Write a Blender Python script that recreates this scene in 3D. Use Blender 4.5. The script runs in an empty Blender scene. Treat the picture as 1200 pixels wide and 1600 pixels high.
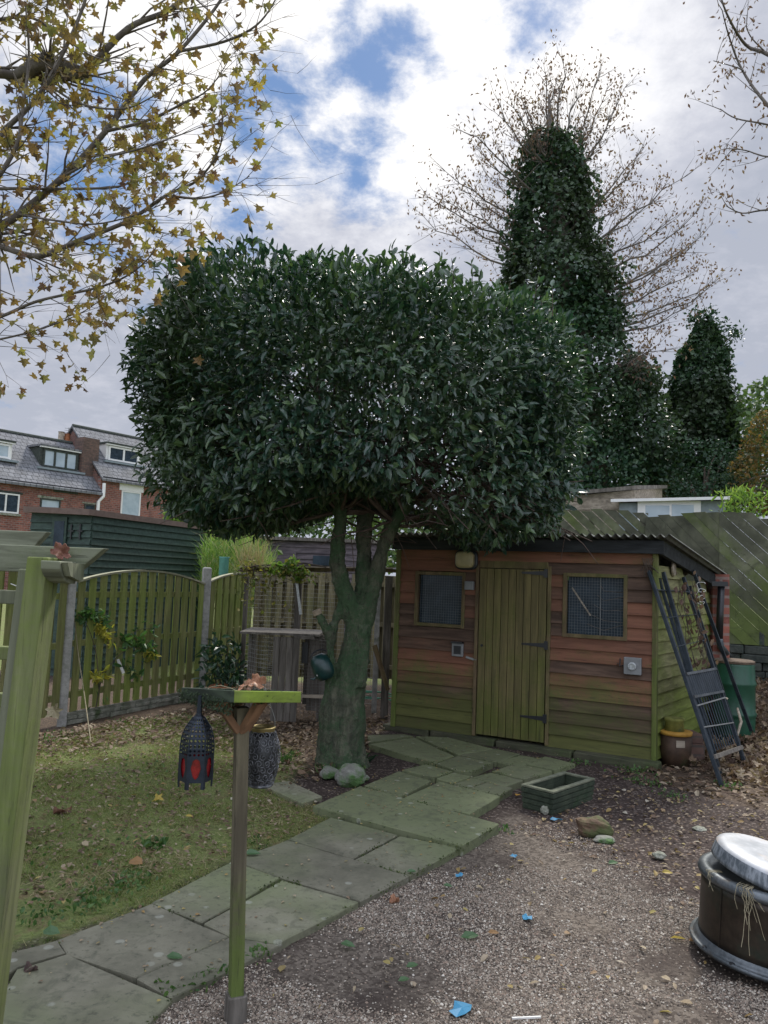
import bpy, math, random
import numpy as np
from mathutils import Vector, Matrix, noise
random.seed(7); RS = np.random.RandomState(11)
S = bpy.context.scene; COL = S.collection
PI = math.pi; R = math.radians
# ------------------------------------------------------------------ camera
F_PX = 1200.0; PITCH = R(5.0); ROLL = 0.038; EYE = Vector((0, 0, 1.55))
_r0 = Vector((1, 0, 0)); _f = Vector((0, math.cos(PITCH), math.sin(PITCH))); _u0 = Vector((0, -math.sin(PITCH), math.cos(PITCH)))
_R = math.cos(ROLL) * _r0 + math.sin(ROLL) * _u0
_U = math.cos(ROLL) * _u0 - math.sin(ROLL) * _r0
cd = bpy.data.cameras.new('camera'); cam = bpy.data.objects.new('camera', cd); COL.objects.link(cam)
cd.sensor_fit = 'VERTICAL'; cd.sensor_height = 36; cd.lens = F_PX / 1600 * 36
cd.clip_start = 0.05; cd.clip_end = 5000
cam.matrix_world = Matrix(((_R.x, _U.x, -_f.x, EYE.x), (_R.y, _U.y, -_f.y, EYE.y), (_R.z, _U.z, -_f.z, EYE.z), (0, 0, 0, 1)))
S.camera = cam
S.render.resolution_x = 768; S.render.resolution_y = 1024
def ray(px, py):
    px = float(px); py = float(py); return _f + (px - 600) / F_PX * _R + (800 - py) / F_PX * _U
def at(px, py, Y):
    Y = float(Y)
    d = ray(px, py); return EYE + d * (Y / d.y)
def G(px, py, z=0.0):
    d = ray(px, py); return EYE + d * ((z - EYE.z) / d.z)
# ------------------------------------------------------------------ view, world, sun
S.view_settings.view_transform = 'Standard'; S.view_settings.look = 'None'
S.view_settings.exposure = 0.4; S.view_settings.gamma = 1.0; S.view_settings.use_curve_mapping = False
W = bpy.data.worlds.new('World'); S.world = W; W.use_nodes = True
wt = W.node_tree; wt.nodes.clear()
SUN_EL = R(48); SUN_AZ = R(22)          # azimuth clockwise from +Y
class NB:
    """little node builder"""
    def __init__(s, nt): s.nt = nt
    def n(s, t, ins=None, **kw):
        nd = s.nt.nodes.new(t)
        for k, v in kw.items(): setattr(nd, k, v)
        for k, v in (ins or {}).items():
            sk = nd.inputs[k]
            if isinstance(v, bpy.types.NodeSocket): s.nt.links.new(v, sk)
            elif isinstance(v, bpy.types.Node): s.nt.links.new(v.outputs[0], sk)
            else:
                if isinstance(v, tuple) and sk.type == 'RGBA' and len(v) == 3: v = v + (1,)
                sk.default_value = v
        return nd
    def m(s, op, a, b=0.0, c=None, clamp=False):
        ins = {0: a, 1: b}
        if c is not None: ins[2] = c
        nd = s.n('ShaderNodeMath', ins, operation=op, use_clamp=clamp); return nd.outputs[0]
    def mix(s, f, a, b, bt='MIX'):
        nd = s.n('ShaderNodeMix', None, data_type='RGBA', blend_type=bt)
        for sk, v in ((nd.inputs[0], f), (nd.inputs[6], a), (nd.inputs[7], b)):
            if isinstance(v, bpy.types.NodeSocket): s.nt.links.new(v, sk)
            else:
                if isinstance(v, tuple) and len(v) == 3: v = v + (1,)
                sk.default_value = v
        return nd.outputs[2]
    def sm(s, x, a, b):   # smoothstep
        nd = s.n('ShaderNodeMapRange', {0: x, 1: a, 2: b, 3: 0.0, 4: 1.0}, interpolation_type='SMOOTHSTEP'); return nd.outputs[0]
    def noise(s, vec, scale, detail=4, rough=.55, dist=0.0):
        return s.n('ShaderNodeTexNoise', {'Vector': vec, 'Scale': scale, 'Detail': detail, 'Roughness': rough, 'Distortion': dist}).outputs[0]
b = NB(wt)
sky = b.n('ShaderNodeTexSky', sky_type='NISHITA', sun_disc=False, sun_elevation=SUN_EL, sun_rotation=SUN_AZ, air_density=1.0, dust_density=.6, ozone_density=2.0)
tc = b.n('ShaderNodeTexCoord'); gen = tc.outputs['Generated']
sp = b.n('ShaderNodeSeparateXYZ', {0: gen}); dz = b.m('ADD', b.m('MAXIMUM', sp.outputs[2], 0.0), .22)
pv = b.n('ShaderNodeCombineXYZ', {0: b.m('DIVIDE', sp.outputs[0], dz), 1: b.m('DIVIDE', sp.outputs[1], dz), 2: 0.0})
def blob(px, py, rpx):     # soft round patch of the sky dome about a direction
    d = ray(px, py).normalized()
    dist = b.n('ShaderNodeVectorMath', {0: gen, 1: tuple(d)}, operation='DISTANCE').outputs['Value']
    return b.m('SUBTRACT', 1.0, b.sm(dist, 0.0, rpx / 1200.0))
def vmax(*a):
    r = a[0]
    for x in a[1:]: r = b.m('MAXIMUM', r, x)
    return r
n1 = b.noise(pv.outputs[0], 3.1, 10, .60, .1)
n2 = b.noise(pv.outputs[0], 8.5, 10, .64, .12)
n3 = b.noise(pv.outputs[0], 1.2, 5, .5, .3)
blue = vmax(blob(450, 200, 190), blob(580, 130, 150), blob(640, 60, 110), b.m('MULTIPLY', blob(820, 30, 130), .8), blob(560, 250, 120), blob(130, 240, 260), blob(370, 300, 120), blob(400, 190, 130), blob(500, 230, 130))
# cloud cover: solid away from the gaps, broken by noise inside them
cv = b.m('ADD', b.m('ADD', b.m('MULTIPLY', b.m('SUBTRACT', n1, .5), 2.2), b.m('MULTIPLY', b.m('SUBTRACT', n2, .5), 3.0)), b.m('SUBTRACT', 1.0, b.m('MULTIPLY', blue, 1.12)))
cover = b.sm(cv, -.35, .75)
glow = vmax(blob(620, -60, 520), b.m('MULTIPLY', blob(860, 90, 330), .9), b.m('MULTIPLY', blob(300, 120, 420), .8), b.m('MULTIPLY', blob(640, 200, 300), .85))
lit = b.m('ADD', b.m('MULTIPLY', glow, 1.18), b.m('MULTIPLY', b.m('SUBTRACT', n1, .5), .95))
lit = b.m('ADD', lit, b.m('MULTIPLY', b.m('SUBTRACT', n2, .5), 1.0))
cr = b.n('ShaderNodeValToRGB', {0: lit}); e = cr.color_ramp.elements
e[0].position = 0.0; e[0].color = (.36, .385, .455, 1); e[1].position = 1.0; e[1].color = (.92, .90, .88, 1)
x = e.new(.35); x.color = (.48, .495, .56, 1)
x = e.new(.65); x.color = (.71, .715, .75, 1)
SKY_S = .075
cloud = b.n('ShaderNodeVectorMath', {0: cr.outputs[0], 1: (1 / SKY_S,) * 3}, operation='MULTIPLY').outputs[0]
bluec = b.mix(.62, sky.outputs[0], (.12 / SKY_S, .24 / SKY_S, .49 / SKY_S))
up = sp.outputs[2]
boost = b.m('ADD', b.m('ADD', 1.0, b.m('MULTIPLY', b.sm(up, .66, .95), 2.6)), b.m('MULTIPLY', b.sm(sp.outputs[1], -.05, -.7), 1.35))          # clouds brighter overhead near the sun, with fill light added behind the camera
cloud = b.n('ShaderNodeVectorMath', {0: cloud, 1: b.n('ShaderNodeCombineXYZ', {0: boost, 1: boost, 2: boost}).outputs[0]}, operation='MULTIPLY').outputs[0]
skyc = b.mix(cover, bluec, cloud)
bg = b.n('ShaderNodeBackground', {'Color': skyc, 'Strength': SKY_S}); b.n('ShaderNodeOutputWorld', {0: bg})
sl = bpy.data.lights.new('sun', 'SUN'); sl.energy = 3.2; sl.angle = R(9); sl.color = (1, .95, .87)
so = bpy.data.objects.new('sun', sl); COL.objects.link(so)
sdir = Vector((math.sin(SUN_AZ) * math.cos(SUN_EL), math.cos(SUN_AZ) * math.cos(SUN_EL), math.sin(SUN_EL)))
so.rotation_euler = sdir.to_track_quat('Z', 'Y').to_euler()
# ------------------------------------------------------------------ object helpers
FR = {}
def set_props(o, label=None, cat=None, group=None, kind=None):
    if label: o['label'] = label
    if cat: o['category'] = cat
    if group: o['group'] = group
    if kind: o['kind'] = kind
    return o
def frame(loc, rz=0.0): return Matrix.Translation(Vector(loc)) @ Matrix.Rotation(rz, 4, 'Z')
def thing(name, label, cat, loc, rz=0.0, group=None):
    o = bpy.data.objects.new(name, None); COL.objects.link(o); o.empty_display_size = .1
    m = frame(loc, rz); o.matrix_world = m; FR[o.name] = m
    return set_props(o, label, cat, group)
def mkmesh(name, V, Fc, mat, parent=None, loc=None, rz=0.0, smooth=False, label=None):
    """V: (N,3) world coordinates; Fc: list of faces or (M,k) array."""
    V = np.asarray(V, dtype=np.float64)
    if parent is not None: M = FR[parent.name]
    elif loc is not None: M = frame(loc, rz)
    else: M = Matrix.Identity(4)
    Mi = np.array(M.inverted())
    V = V @ Mi[:3, :3].T + Mi[:3, 3]
    me = bpy.data.meshes.new(name)
    if isinstance(Fc, np.ndarray):
        nf, k = Fc.shape; fl = Fc.reshape(-1); st = np.arange(nf) * k
    else:
        ln = np.array([len(f) for f in Fc]); fl = np.array([i for f in Fc for i in f]); st = np.concatenate(([0], np.cumsum(ln)[:-1])); nf = len(Fc)
    me.vertices.add(len(V)); me.vertices.foreach_set('co', V.astype(np.float32).reshape(-1))
    me.loops.add(len(fl)); me.loops.foreach_set('vertex_index', fl.astype(np.int32))
    me.polygons.add(nf); me.polygons.foreach_set('loop_start', st.astype(np.int32))
    me.update(calc_edges=True); me.validate()
    me.polygons.foreach_set('use_smooth', np.full(len(me.polygons), bool(smooth), dtype=bool))
    me.materials.append(mat)
    o = bpy.data.objects.new(name, me); COL.objects.link(o)
    if parent is not None: o.parent = parent; FR[o.name] = M
    elif loc is not None: o.matrix_world = M; FR[o.name] = M
    else: FR[o.name] = M
    if label: o['label'] = label
    return o
class MB:
    def __init__(s): s.v = []; s.f = []
    def add(s, vs, fs):
        k = len(s.v); s.v += [tuple(x) for x in vs]; s.f += [[i + k for i in f] for f in fs]; return s
    def hexa(s, p):    # p: 4 bottom + 4 top, counter-clockwise seen from the top
        return s.add(p, [(3, 2, 1, 0), (4, 5, 6, 7), (0, 1, 5, 4), (1, 2, 6, 5), (2, 3, 7, 6), (3, 0, 4, 7)])
    def box(s, lo, hi, M=None):
        x0, y0, z0 = lo; x1, y1, z1 = hi
        p = [(x0, y0, z0), (x1, y0, z0), (x1, y1, z0), (x0, y1, z0), (x0, y0, z1), (x1, y0, z1), (x1, y1, z1), (x0, y1, z1)]
        if M is not None: p = [M @ Vector(q) for q in p]
        return s.hexa(p)
    def beam(s, a, c, w, h, up=(0, 0, 1), roll=0.0):
        """rectangular bar from a to c, w across, h along up"""
        a = Vector(a); c = Vector(c); d = (c - a).normalized(); u = Vector(up)
        if abs(d.dot(u)) > .98: u = Vector((0, 1, 0))
        sd = d.cross(u).normalized(); u = sd.cross(d).normalized()
        if roll: q = Matrix.Rotation(roll, 3, d); sd = q @ sd; u = q @ u
        A = sd * w / 2; B = u * h / 2
        return s.hexa([a - A - B, a + A - B, c + A - B, c - A - B, a - A + B, a + A + B, c + A + B, c - A + B])
    def tube(s, pts, rad, n=8, caps=True):
        pts = [Vector(p) for p in pts]; m = len(pts)
        if not hasattr(rad, '__len__'): rad = [rad] * m
        vs = []; fs = []; ref = None
        for i, p in enumerate(pts):
            d = (pts[min(i + 1, m - 1)] - pts[max(i - 1, 0)])
            d = d.normalized() if d.length > 1e-9 else Vector((0, 0, 1))
            if ref is None: ref = d.orthogonal().normalized()
            ref = (ref - d * ref.dot(d)); ref = ref.normalized() if ref.length > 1e-6 else d.orthogonal().normalized()
            bi = d.cross(ref)
            for k in range(n):
                t = 2 * PI * k / n; vs.append(p + (ref * math.cos(t) + bi * math.sin(t)) * rad[i])
        for i in range(m - 1):
            for k in range(n):
                fs.append((i * n + k, i * n + (k + 1) % n, (i + 1) * n + (k + 1) % n, (i + 1) * n + k))
        if caps: fs.append(tuple(range(n))[::-1]); fs.append(tuple((m - 1) * n + k for k in range(n)))
        return s.add(vs, fs)
    def lathe(s, prof, M, n=32, close=True):
        """prof: (r,z) list; M: frame matrix"""
        vs = []; fs = []
        for (r, z) in prof:
            for k in range(n):
                t = 2 * PI * k / n; vs.append(M @ Vector((r * math.cos(t), r * math.sin(t), z)))
        for i in range(len(prof) - 1):
            for k in range(n):
                fs.append((i * n + k, i * n + (k + 1) % n, (i + 1) * n + (k + 1) % n, (i + 1) * n + k))
        if close: fs.append(tuple(range(n))[::-1]); fs.append(tuple((len(prof) - 1) * n + k for k in range(n)))
        return s.add(vs, fs)
    def prism(s, poly, dv):
        """poly: list of points (planar), extruded by dv"""
        poly = [Vector(p) for p in poly]; dv = Vector(dv); n = len(poly)
        nr = Vector((0, 0, 0))
        for i in range(n): nr += poly[i].cross(poly[(i + 1) % n])
        if nr.dot(dv) < 0: poly = poly[::-1]
        return s.add(poly + [p + dv for p in poly], [tuple(range(n))[::-1], tuple(range(n, 2 * n))] + [(i, (i + 1) % n, n + (i + 1) % n, n + i) for i in range(n)])
    def build(s, name, mat, parent=None, loc=None, rz=0.0, smooth=False, bevel=0, label=None):
        o = mkmesh(name, s.v, s.f, mat, parent, loc, rz, smooth, label)
        if bevel:
            md = o.modifiers.new('bevel', 'BEVEL'); md.width = bevel; md.segments = 2; md.limit_method = 'ANGLE'; md.angle_limit = R(40)
        return o
class Plane:
    """vertical plane through ground points a -> c; u runs along it, off is towards the camera"""
    def __init__(s, a, c):
        s.a = Vector((a[0], a[1], 0)); d = Vector((c[0] - a[0], c[1] - a[1], 0)); s.L = d.length; s.d = d.normalized()
        s.n = Vector((s.d.y, -s.d.x, 0))
        if s.n.dot(Vector((0, 0, 0)) - s.a) < 0: s.n = -s.n
        s.rz = math.atan2(s.d.y, s.d.x)
    def uz(s, px, py, off=0.0):
        d = ray(px, py); t = ((s.a + s.n * off) - EYE).dot(s.n) / d.dot(s.n); p = EYE + d * t
        return (p - s.a).dot(s.d), p.z
    shear = 0.0
    def p(s, u, z, off=0.0): return s.a + s.d * (u + s.shear * max(0.0, -off)) + s.n * off + Vector((0, 0, z))
    def box(s, mb, u0, u1, z0, z1, o0, o1):
        q = [s.p(u0, z0, o0), s.p(u1, z0, o0), s.p(u1, z0, o1), s.p(u0, z0, o1), s.p(u0, z1, o0), s.p(u1, z1, o0), s.p(u1, z1, o1), s.p(u0, z1, o1)]
        if (q[1] - q[0]).cross(q[3] - q[0]).z < 0: q = [q[3], q[2], q[1], q[0], q[7], q[6], q[5], q[4]]
        mb.hexa(q)
    def poly(s, mb, pts, o0, o1):
        mb.prism([s.p(u, z, o0) for u, z in pts], s.n * (o1 - o0))
def nrm(a): return a / np.maximum(np.linalg.norm(a, axis=-1, keepdims=True), 1e-9)
T_LEAF = (np.array([(0, 0, 0), (.3, .5, .1), (.3, -.5, .1), (.5, 0, 0), (.7, .42, .02), (.7, -.42, .02), (1, 0, -.12)]),
          np.array([(0, 3, 1), (1, 3, 4), (4, 3, 6), (0, 2, 3), (3, 2, 5), (3, 5, 6)]))
T_QUAD = (np.array([(0, 0, 0), (.5, .5, .12), (1, 0, -.05), (.5, -.5, .12)]), np.array([(0, 2, 1), (0, 3, 2)]))
_hm = [(.08, .20), (-.05, .28), (.00, .50), (.13, .43), (.26, .31), (.38, .46), (.50, .66), (.55, .46), (.57, .22), (.74, .22), (.82, .10)]
_mp = [(0, 0)] + _hm + [(1.0, 0)] + [(x_, -y_) for x_, y_ in _hm[::-1]]
T_MAPLE = (np.array([(.33, 0, -.06)] + [(x_, y_, abs(y_) * .38 + .10 * math.sin(5 * x_ + 3 * y_)) for x_, y_ in _mp]), np.array([(0, i + 1, (i + 1) % 24 + 1) for i in range(24)]))
T_BLADE = (np.array([(0, .5, 0), (0, -.5, 0), (.55, -.35, .1), (.55, .35, .1), (1, 0, -.1)]), np.array([(0, 1, 2), (0, 2, 3), (3, 2, 4)]))
def scatter(pos, d, n, L, Wd, T):
    pos = np.asarray(pos, float); d = nrm(np.asarray(d, float)); n = np.asarray(n, float)
    s_ = nrm(np.cross(n, d)); n = np.cross(d, s_); N = len(pos); tv, tf = T
    L = np.broadcast_to(L, (N,))[:, None, None]; Wd = np.broadcast_to(Wd, (N,))[:, None, None]
    V = pos[:, None] + L * (tv[None, :, 0:1] * d[:, None] + tv[None, :, 2:3] * n[:, None]) + Wd * tv[None, :, 1:2] * s_[:, None]
    Fc = tf[None] + (np.arange(N) * len(tv))[:, None, None]
    return V.reshape(-1, 3), Fc.reshape(-1, tf.shape[1])
def joinVF(*parts):
    V = []; Fc = []; k = 0
    for v, f in parts: V.append(v); Fc.append(f + k); k += len(v)
    return np.concatenate(V), np.concatenate(Fc)
def rdir(N, zb=0.0):
    d = RS.normal(size=(N, 3)); d[:, 2] += zb; return nrm(d)
def fbm(p, s=1.0, o=3):
    return noise.fractal(Vector(p) * s, 1.0, 2.0, o)
def fbmA(P, s=1.0, o=3): return np.array([fbm(q, s, o) for q in P])
def copy_tree(o, parent=None):
    c = o.copy(); COL.objects.link(c); c.parent = parent
    FR[c.name] = FR[o.name]
    for ch in list(o.children): copy_tree(ch, c)
    return c
# ------------------------------------------------------------------ materials
def newmat(name):
    m = bpy.data.materials.new(name); m.use_nodes = True; m.node_tree.nodes.clear(); return m, NB(m.node_tree)
def finish(m, q, col, rough=.8, bump=None, bs=.3, bd=.01, metal=0.0, spec=.4, trans=None, alpha=None, coat=0.0):
    ins = {'Base Color': col, 'Roughness': rough, 'Metallic': metal, 'Specular IOR Level': spec, 'Coat Weight': coat}
    if bump is not None: ins['Normal'] = q.n('ShaderNodeBump', {'Strength': bs, 'Distance': bd, 'Height': bump}).outputs[0]
    p = q.n('ShaderNodeBsdfPrincipled', ins); out = p.outputs[0]
    if trans is not None:
        t = q.n('ShaderNodeBsdfTranslucent', {'Color': trans[1]}); out = q.n('ShaderNodeMixShader', {0: trans[0], 1: out, 2: t.outputs[0]}).outputs[0]
    q.n('ShaderNodeOutputMaterial', {0: out}); return m
def coords(q, sc=(1, 1, 1), kind='Object'):
    t = q.n('ShaderNodeTexCoord'); return q.n('ShaderNodeMapping', {0: t.outputs[kind], 3: sc}).outputs[0]
def wood(name, c1, c2, algae=None, amt=.5, grain=(3, 30, 30), island=.35, rough=.85, zband=None, red=None, dirt=True, bs=.35):
    m, q = newmat(name); v = coords(q, grain); o = coords(q)
    g = q.noise(v, 1.0, 6, .6, .4); big = q.noise(o, 2.2, 4, .6); fine = q.noise(o, 45, 3, .6)
    geo = q.n('ShaderNodeNewGeometry'); ri = geo.outputs['Random Per Island']
    col = q.mix(q.sm(g, .3, .7), c1, c2)
    if red is not None: col = q.mix(q.m('MULTIPLY', q.sm(q.m('ADD', ri, q.m('MULTIPLY', big, .6)), .55, .95), .9), col, red)
    if algae is not None:
        a = q.m('ADD', q.m('ADD', q.m('MULTIPLY', big, 1.5), q.m('MULTIPLY', ri, island * 1.2)), amt - 1.15)
        if zband is not None:
            z = q.n('ShaderNodeSeparateXYZ', {0: o}).outputs[2]
            a = q.m('ADD', a, q.m('MULTIPLY', q.sm(z, zband[1], zband[0]), zband[2]))
        a = q.m('ADD', a, q.m('MULTIPLY', q.m('SUBTRACT', fine, .5), .5))
        col = q.mix(q.m('MULTIPLY', q.sm(a, 0, .7), .92), col, algae)
    br = q.m('ADD', 1 - island * .55, q.m('MULTIPLY', ri, island * 1.1))
    br = q.m('MULTIPLY', br, q.m('ADD', .72, q.m('MULTIPLY', q.sm(g, .2, .8), .45)))
    cc = q.n('ShaderNodeCombineColor', {0: br, 1: br, 2: br}).outputs[0]
    col = q.mix(1.0, col, cc, 'MULTIPLY')
    if dirt:
        dd = q.sm(q.noise(coords(q, tuple(x_ * .8 for x_ in grain)), 1.3, 5, .7, 1.0), .56, .72)
        col = q.mix(q.m('MULTIPLY', dd, .45), col, (.03, .03, .022))
    ck = q.sm(q.noise(coords(q, tuple(x_ * 2.6 for x_ in grain)), 1.0, 4, .6, .6), .60, .70)
    col = q.mix(q.m('MULTIPLY', ck, .42), col, (.02, .02, .015))
    return finish(m, q, col, rough, q.m('SUBTRACT', q.m('ADD', g, q.m('MULTIPLY', fine, .4)), q.m('MULTIPLY', ck, .8)), bs, .006)
def rough_mat(name, c1, c2, c3=None, sc=8, rough=.85, bs=.4, bd=.01, metal=0.0, spec=.4, thr=(.35, .65), t3=(.55, .7), sc3=3.0, detail=6):
    m, q = newmat(name); o = coords(q); a = q.noise(o, sc, detail, .6); f = q.noise(o, sc * 9, 3, .6)
    col = q.mix(q.sm(q.m('ADD', q.m('MULTIPLY', a, .75), q.m('MULTIPLY', f, .25)), *thr), c1, c2)
    if c3 is not None: col = q.mix(q.sm(q.noise(o, sc3, 5, .65), *t3), col, c3)
    return finish(m, q, col, rough, q.m('ADD', a, q.m('MULTIPLY', f, .5)), bs, bd, metal, spec)
def leafmat(name, cols, rough=.5, trans=.3, tcol=None, spec=.4, big=None):
    """random colour per leaf from a ramp of colours"""
    m, q = newmat(name); geo = q.n('ShaderNodeNewGeometry')
    cr = q.n('ShaderNodeValToRGB', {0: geo.outputs['Random Per Island']}); el = cr.color_ramp.elements
    n = len(cols); el[0].position = 0; el[0].color = cols[0] + (1,); el[1].position = 1; el[1].color = cols[-1] + (1,)
    for i in range(1, n - 1): x_ = el.new(i / (n - 1)); x_.color = cols[i] + (1,)
    col = cr.outputs[0]
    if big is not None:
        f = q.sm(q.noise(coords(q), big[1], 3, .5), .42, .62); col = q.mix(q.m('MULTIPLY', f, big[2]), col, big[0])
    tc_ = q.mix(1.0, col, (1.6, 1.7, 1.0), 'MULTIPLY') if tcol is None else tcol
    return finish(m, q, col, rough, None, spec=spec, trans=(trans, tc_))
def plain(name, c, rough=.5, metal=0.0, spec=.5, var=.25, sc=12, bs=.15):
    d = tuple(x_ * (1 - var) for x_ in c); return rough_mat(name, d, c, None, sc, rough, bs, .004, metal, spec)
def brickmat(name, c1, c2, mortar, bw=.225, bh=.075, ms=.012, rot=(PI / 2, 0, 0), bias=0.0, stain=None, bs=.4, offset=.5):
    m, q = newmat(name); t = q.n('ShaderNodeTexCoord')
    mp = q.n('ShaderNodeMapping', {0: t.outputs['Object'], 2: rot}).outputs[0]
    br = q.n('ShaderNodeTexBrick', {'Vector': mp, 'Color1': c1 + (1,), 'Color2': c2 + (1,), 'Mortar': mortar + (1,), 'Scale': 1.0, 'Mortar Size': ms, 'Bias': bias, 'Brick Width': bw, 'Row Height': bh}, offset=offset)
    nz = q.noise(t.outputs['Object'], 1.3, 6, .65); f = q.noise(t.outputs['Object'], 9, 4, .6)
    col = q.mix(q.m('MULTIPLY', q.sm(nz, .42, .7), .6), br.outputs[0], stain or tuple(x_ * .45 for x_ in c1))
    col = q.mix(q.m('MULTIPLY', q.sm(f, .4, .75), .35), col, tuple(min(1, x_ * 1.7) for x_ in c2))
    return finish(m, q, col, .9, q.m('ADD', q.m('MULTIPLY', br.outputs[1], -1.0), f), bs, .01)
M = {}
GRN = (.085, .115, .022)
M['fence'] = wood('fence_wood', (.19, .185, .075), (.27, .255, .11), (.185, .235, .050), .62, (25, 25, 2.2), .3)
M['fence_back'] = wood('fence_back_wood', (.15, .13, .075), (.23, .20, .11), (.12, .13, .045), .25, (25, 25, 2.2), .4)
M['post_green'] = wood('pergola_post_wood', (.13, .14, .07), (.19, .20, .10), (.14, .185, .04), .72, (26, 26, 1.6), .1)
M['post_grey'] = wood('grey_green_wood', (.12, .13, .085), (.18, .19, .13), (.12, .155, .05), .4, (22, 22, 1.2), .1)
M['beam'] = wood('beam_wood', (.13, .14, .095), (.21, .225, .16), (.11, .15, .05), .35, (2, 24, 24), .15)
M['tray'] = wood('tray_lit_wood', (.10, .12, .05), (.16, .19, .06), (.22, .31, .035), .85, (8, 8, 24), .1, dirt=False)  # mossy tray wood, light on the right-front rim painted into the colour
M['trayshade'] = wood('tray_shaded_wood', (.022, .032, .022), (.05, .07, .045), (.04, .08, .02), .3, (8, 8, 20), .2)  # darker copy of the tray wood, shade painted into the colour
M['brace'] = wood('brace_wood', (.16, .085, .045), (.25, .14, .075), None, 0, (12, 12, 5), .15)
M['tpost'] = wood('table_post_wood', (.10, .085, .055), (.16, .14, .09), (.105, .15, .03), .25, (22, 22, 2), .1, zband=(0.0, .75, .9))
M['cladding'] = wood('shed_cladding', (.085, .052, .036), (.135, .085, .058), (.085, .098, .026), .06, (2.2, 20, 26), .40, red=(.185, .080, .048), zband=(.05, 1.1, .85))
M['sidecladding'] = wood('shed_side_cladding', (.19, .18, .085), (.28, .27, .13), (.14, .18, .03), .5, (20, 2.2, 26), .3, zband=(.0, 1.2, .5))
M['door'] = wood('shed_door_wood', (.125, .105, .045), (.17, .14, .058), (.095, .11, .022), .35, (24, 24, 1.6), .18, zband=(.1, 1.4, .4))
M['trimwood'] = wood('trim_wood', (.12, .085, .045), (.17, .12, .065), (.085, .10, .025), .45, (15, 15, 3), .2)
M['fascia'] = wood('dark_fascia', (.012, .014, .016), (.03, .034, .036), None, 0, (3, 20, 20), .1)
M['greywood'] = wood('grey_weathered_wood', (.085, .075, .062), (.16, .145, .125), None, 0, (22, 22, 2), .3)
M['diag'] = wood('diagonal_board_wood', (.085, .09, .06), (.15, .155, .105), (.095, .13, .03), .33, (3, 30, 3), .35, zband=(1.2, 2.4, .35))
M['palewood'] = wood('pale_shed_wood', (.26, .22, .165), (.40, .345, .27), None, 0, (2, 20, 20), .25)
M['sleeper'] = wood('mossy_sleeper', (.055, .055, .035), (.09, .09, .055), (.055, .085, .022), .5, (3, 20, 20), .2)
M['darkgreen'] = wood('dark_green_paint', (.026, .050, .040), (.038, .068, .053), None, 0, (2, 20, 20), .25, rough=.6)
M['purple'] = wood('purple_brown_paint', (.10, .083, .095), (.15, .125, .135), None, 0, (2, 20, 20), .2)
M['bluegrey'] = plain('blue_grey_paint', (.24, .29, .31), .6)
M['white'] = plain('white_paint', (.78, .78, .76), .45, var=.08)
M['slatef'] = plain('felt_brown', (.17, .12, .10), .9)
M['concrete'] = rough_mat('concrete_post', (.22, .22, .20), (.36, .355, .33), (.12, .14, .08), 14, .9, .5, .006, sc3=4)
M['bark'] = rough_mat('mossy_bark', (.050, .060, .038), (.125, .135, .085), (.040, .075, .035), 7, .95, .9, .03, sc3=2.4, t3=(.42, .62))
def barkmat(name):
    m, q = newmat(name); o = coords(q); v = coords(q, (1, 1, .28)); a = q.noise(v, 16, 6, .65, .5); f = q.noise(o, 60, 4, .65); g = q.noise(o, 2.6, 5, .65, .4); r = q.noise(v, 34, 3, .6)
    col = q.mix(q.sm(a, .3, .7), (.040, .045, .030), (.125, .125, .085))
    col = q.mix(q.m('MULTIPLY', q.sm(q.m('ADD', g, q.m('MULTIPLY', q.m('SUBTRACT', f, .5), .5)), .38, .60), .85), col, (.038, .082, .034))
    col = q.mix(q.m('MULTIPLY', q.sm(r, .58, .70), .6), col, (.014, .018, .012))
    col = q.mix(q.m('MULTIPLY', q.sm(q.noise(o, 5, 4, .7), .60, .70), .5), col, (.16, .18, .13))
    return finish(m, q, col, .95, q.m('ADD', q.m('ADD', a, q.m('MULTIPLY', f, .6)), q.m('MULTIPLY', r, -.5)), .9, .03)
M['bark'] = barkmat('mossy_trunk_bark')
M['barkd'] = rough_mat('dark_twig_bark', (.045, .035, .028), (.10, .08, .062), None, 14, .9, .6, .01)
M['barkg'] = rough_mat('grey_twig_bark', (.085, .072, .062), (.165, .145, .125), None, 14, .9, .6, .01)
M['cutwood'] = rough_mat('sawn_wood', (.20, .16, .11), (.32, .26, .19), None, 20, .9, .4, .006)
M['laurel'] = leafmat('laurel_leaf', [(.011, .034, .022), (.017, .048, .030), (.013, .040, .026), (.026, .066, .037), (.036, .082, .042), (.085, .140, .055), (.019, .052, .032)], .32, .20, spec=.75, big=((.045, .080, .026), 1.1, .5))
M['ivy'] = leafmat('ivy_leaf', [(.014, .038, .020), (.022, .058, .030), (.032, .078, .034), (.055, .105, .042)], .42, .18, spec=.5, big=((.075, .065, .035), .35, .28))
M['conifer'] = leafmat('dark_evergreen_leaf', [(.012, .036, .018), (.022, .056, .026), (.034, .078, .034)], .45, .2)
M['drybrown'] = leafmat('dry_brown_leaf', [(.09, .055, .045), (.15, .10, .075), (.11, .06, .05), (.19, .14, .10)], .75, .3)
M['maple'] = leafmat('autumn_maple_leaf', [(.15, .09, .04), (.26, .18, .05), (.22, .21, .07), (.10, .055, .045), (.30, .23, .06), (.15, .16, .06), (.16, .09, .05), (.22, .17, .05), (.08, .05, .04)], .6, .35)
M['orange'] = leafmat('orange_hedge_leaf', [(.06, .07, .03), (.20, .12, .035), (.14, .09, .03), (.04, .055, .025), (.08, .09, .03)], .6, .35)
M['lime'] = leafmat('lime_leaf', [(.08, .15, .03), (.14, .23, .045), (.20, .28, .06)], .5, .4)
M['midgreen'] = leafmat('mid_green_leaf', [(.03, .08, .022), (.05, .12, .03), (.08, .16, .04)], .5, .3)
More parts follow.
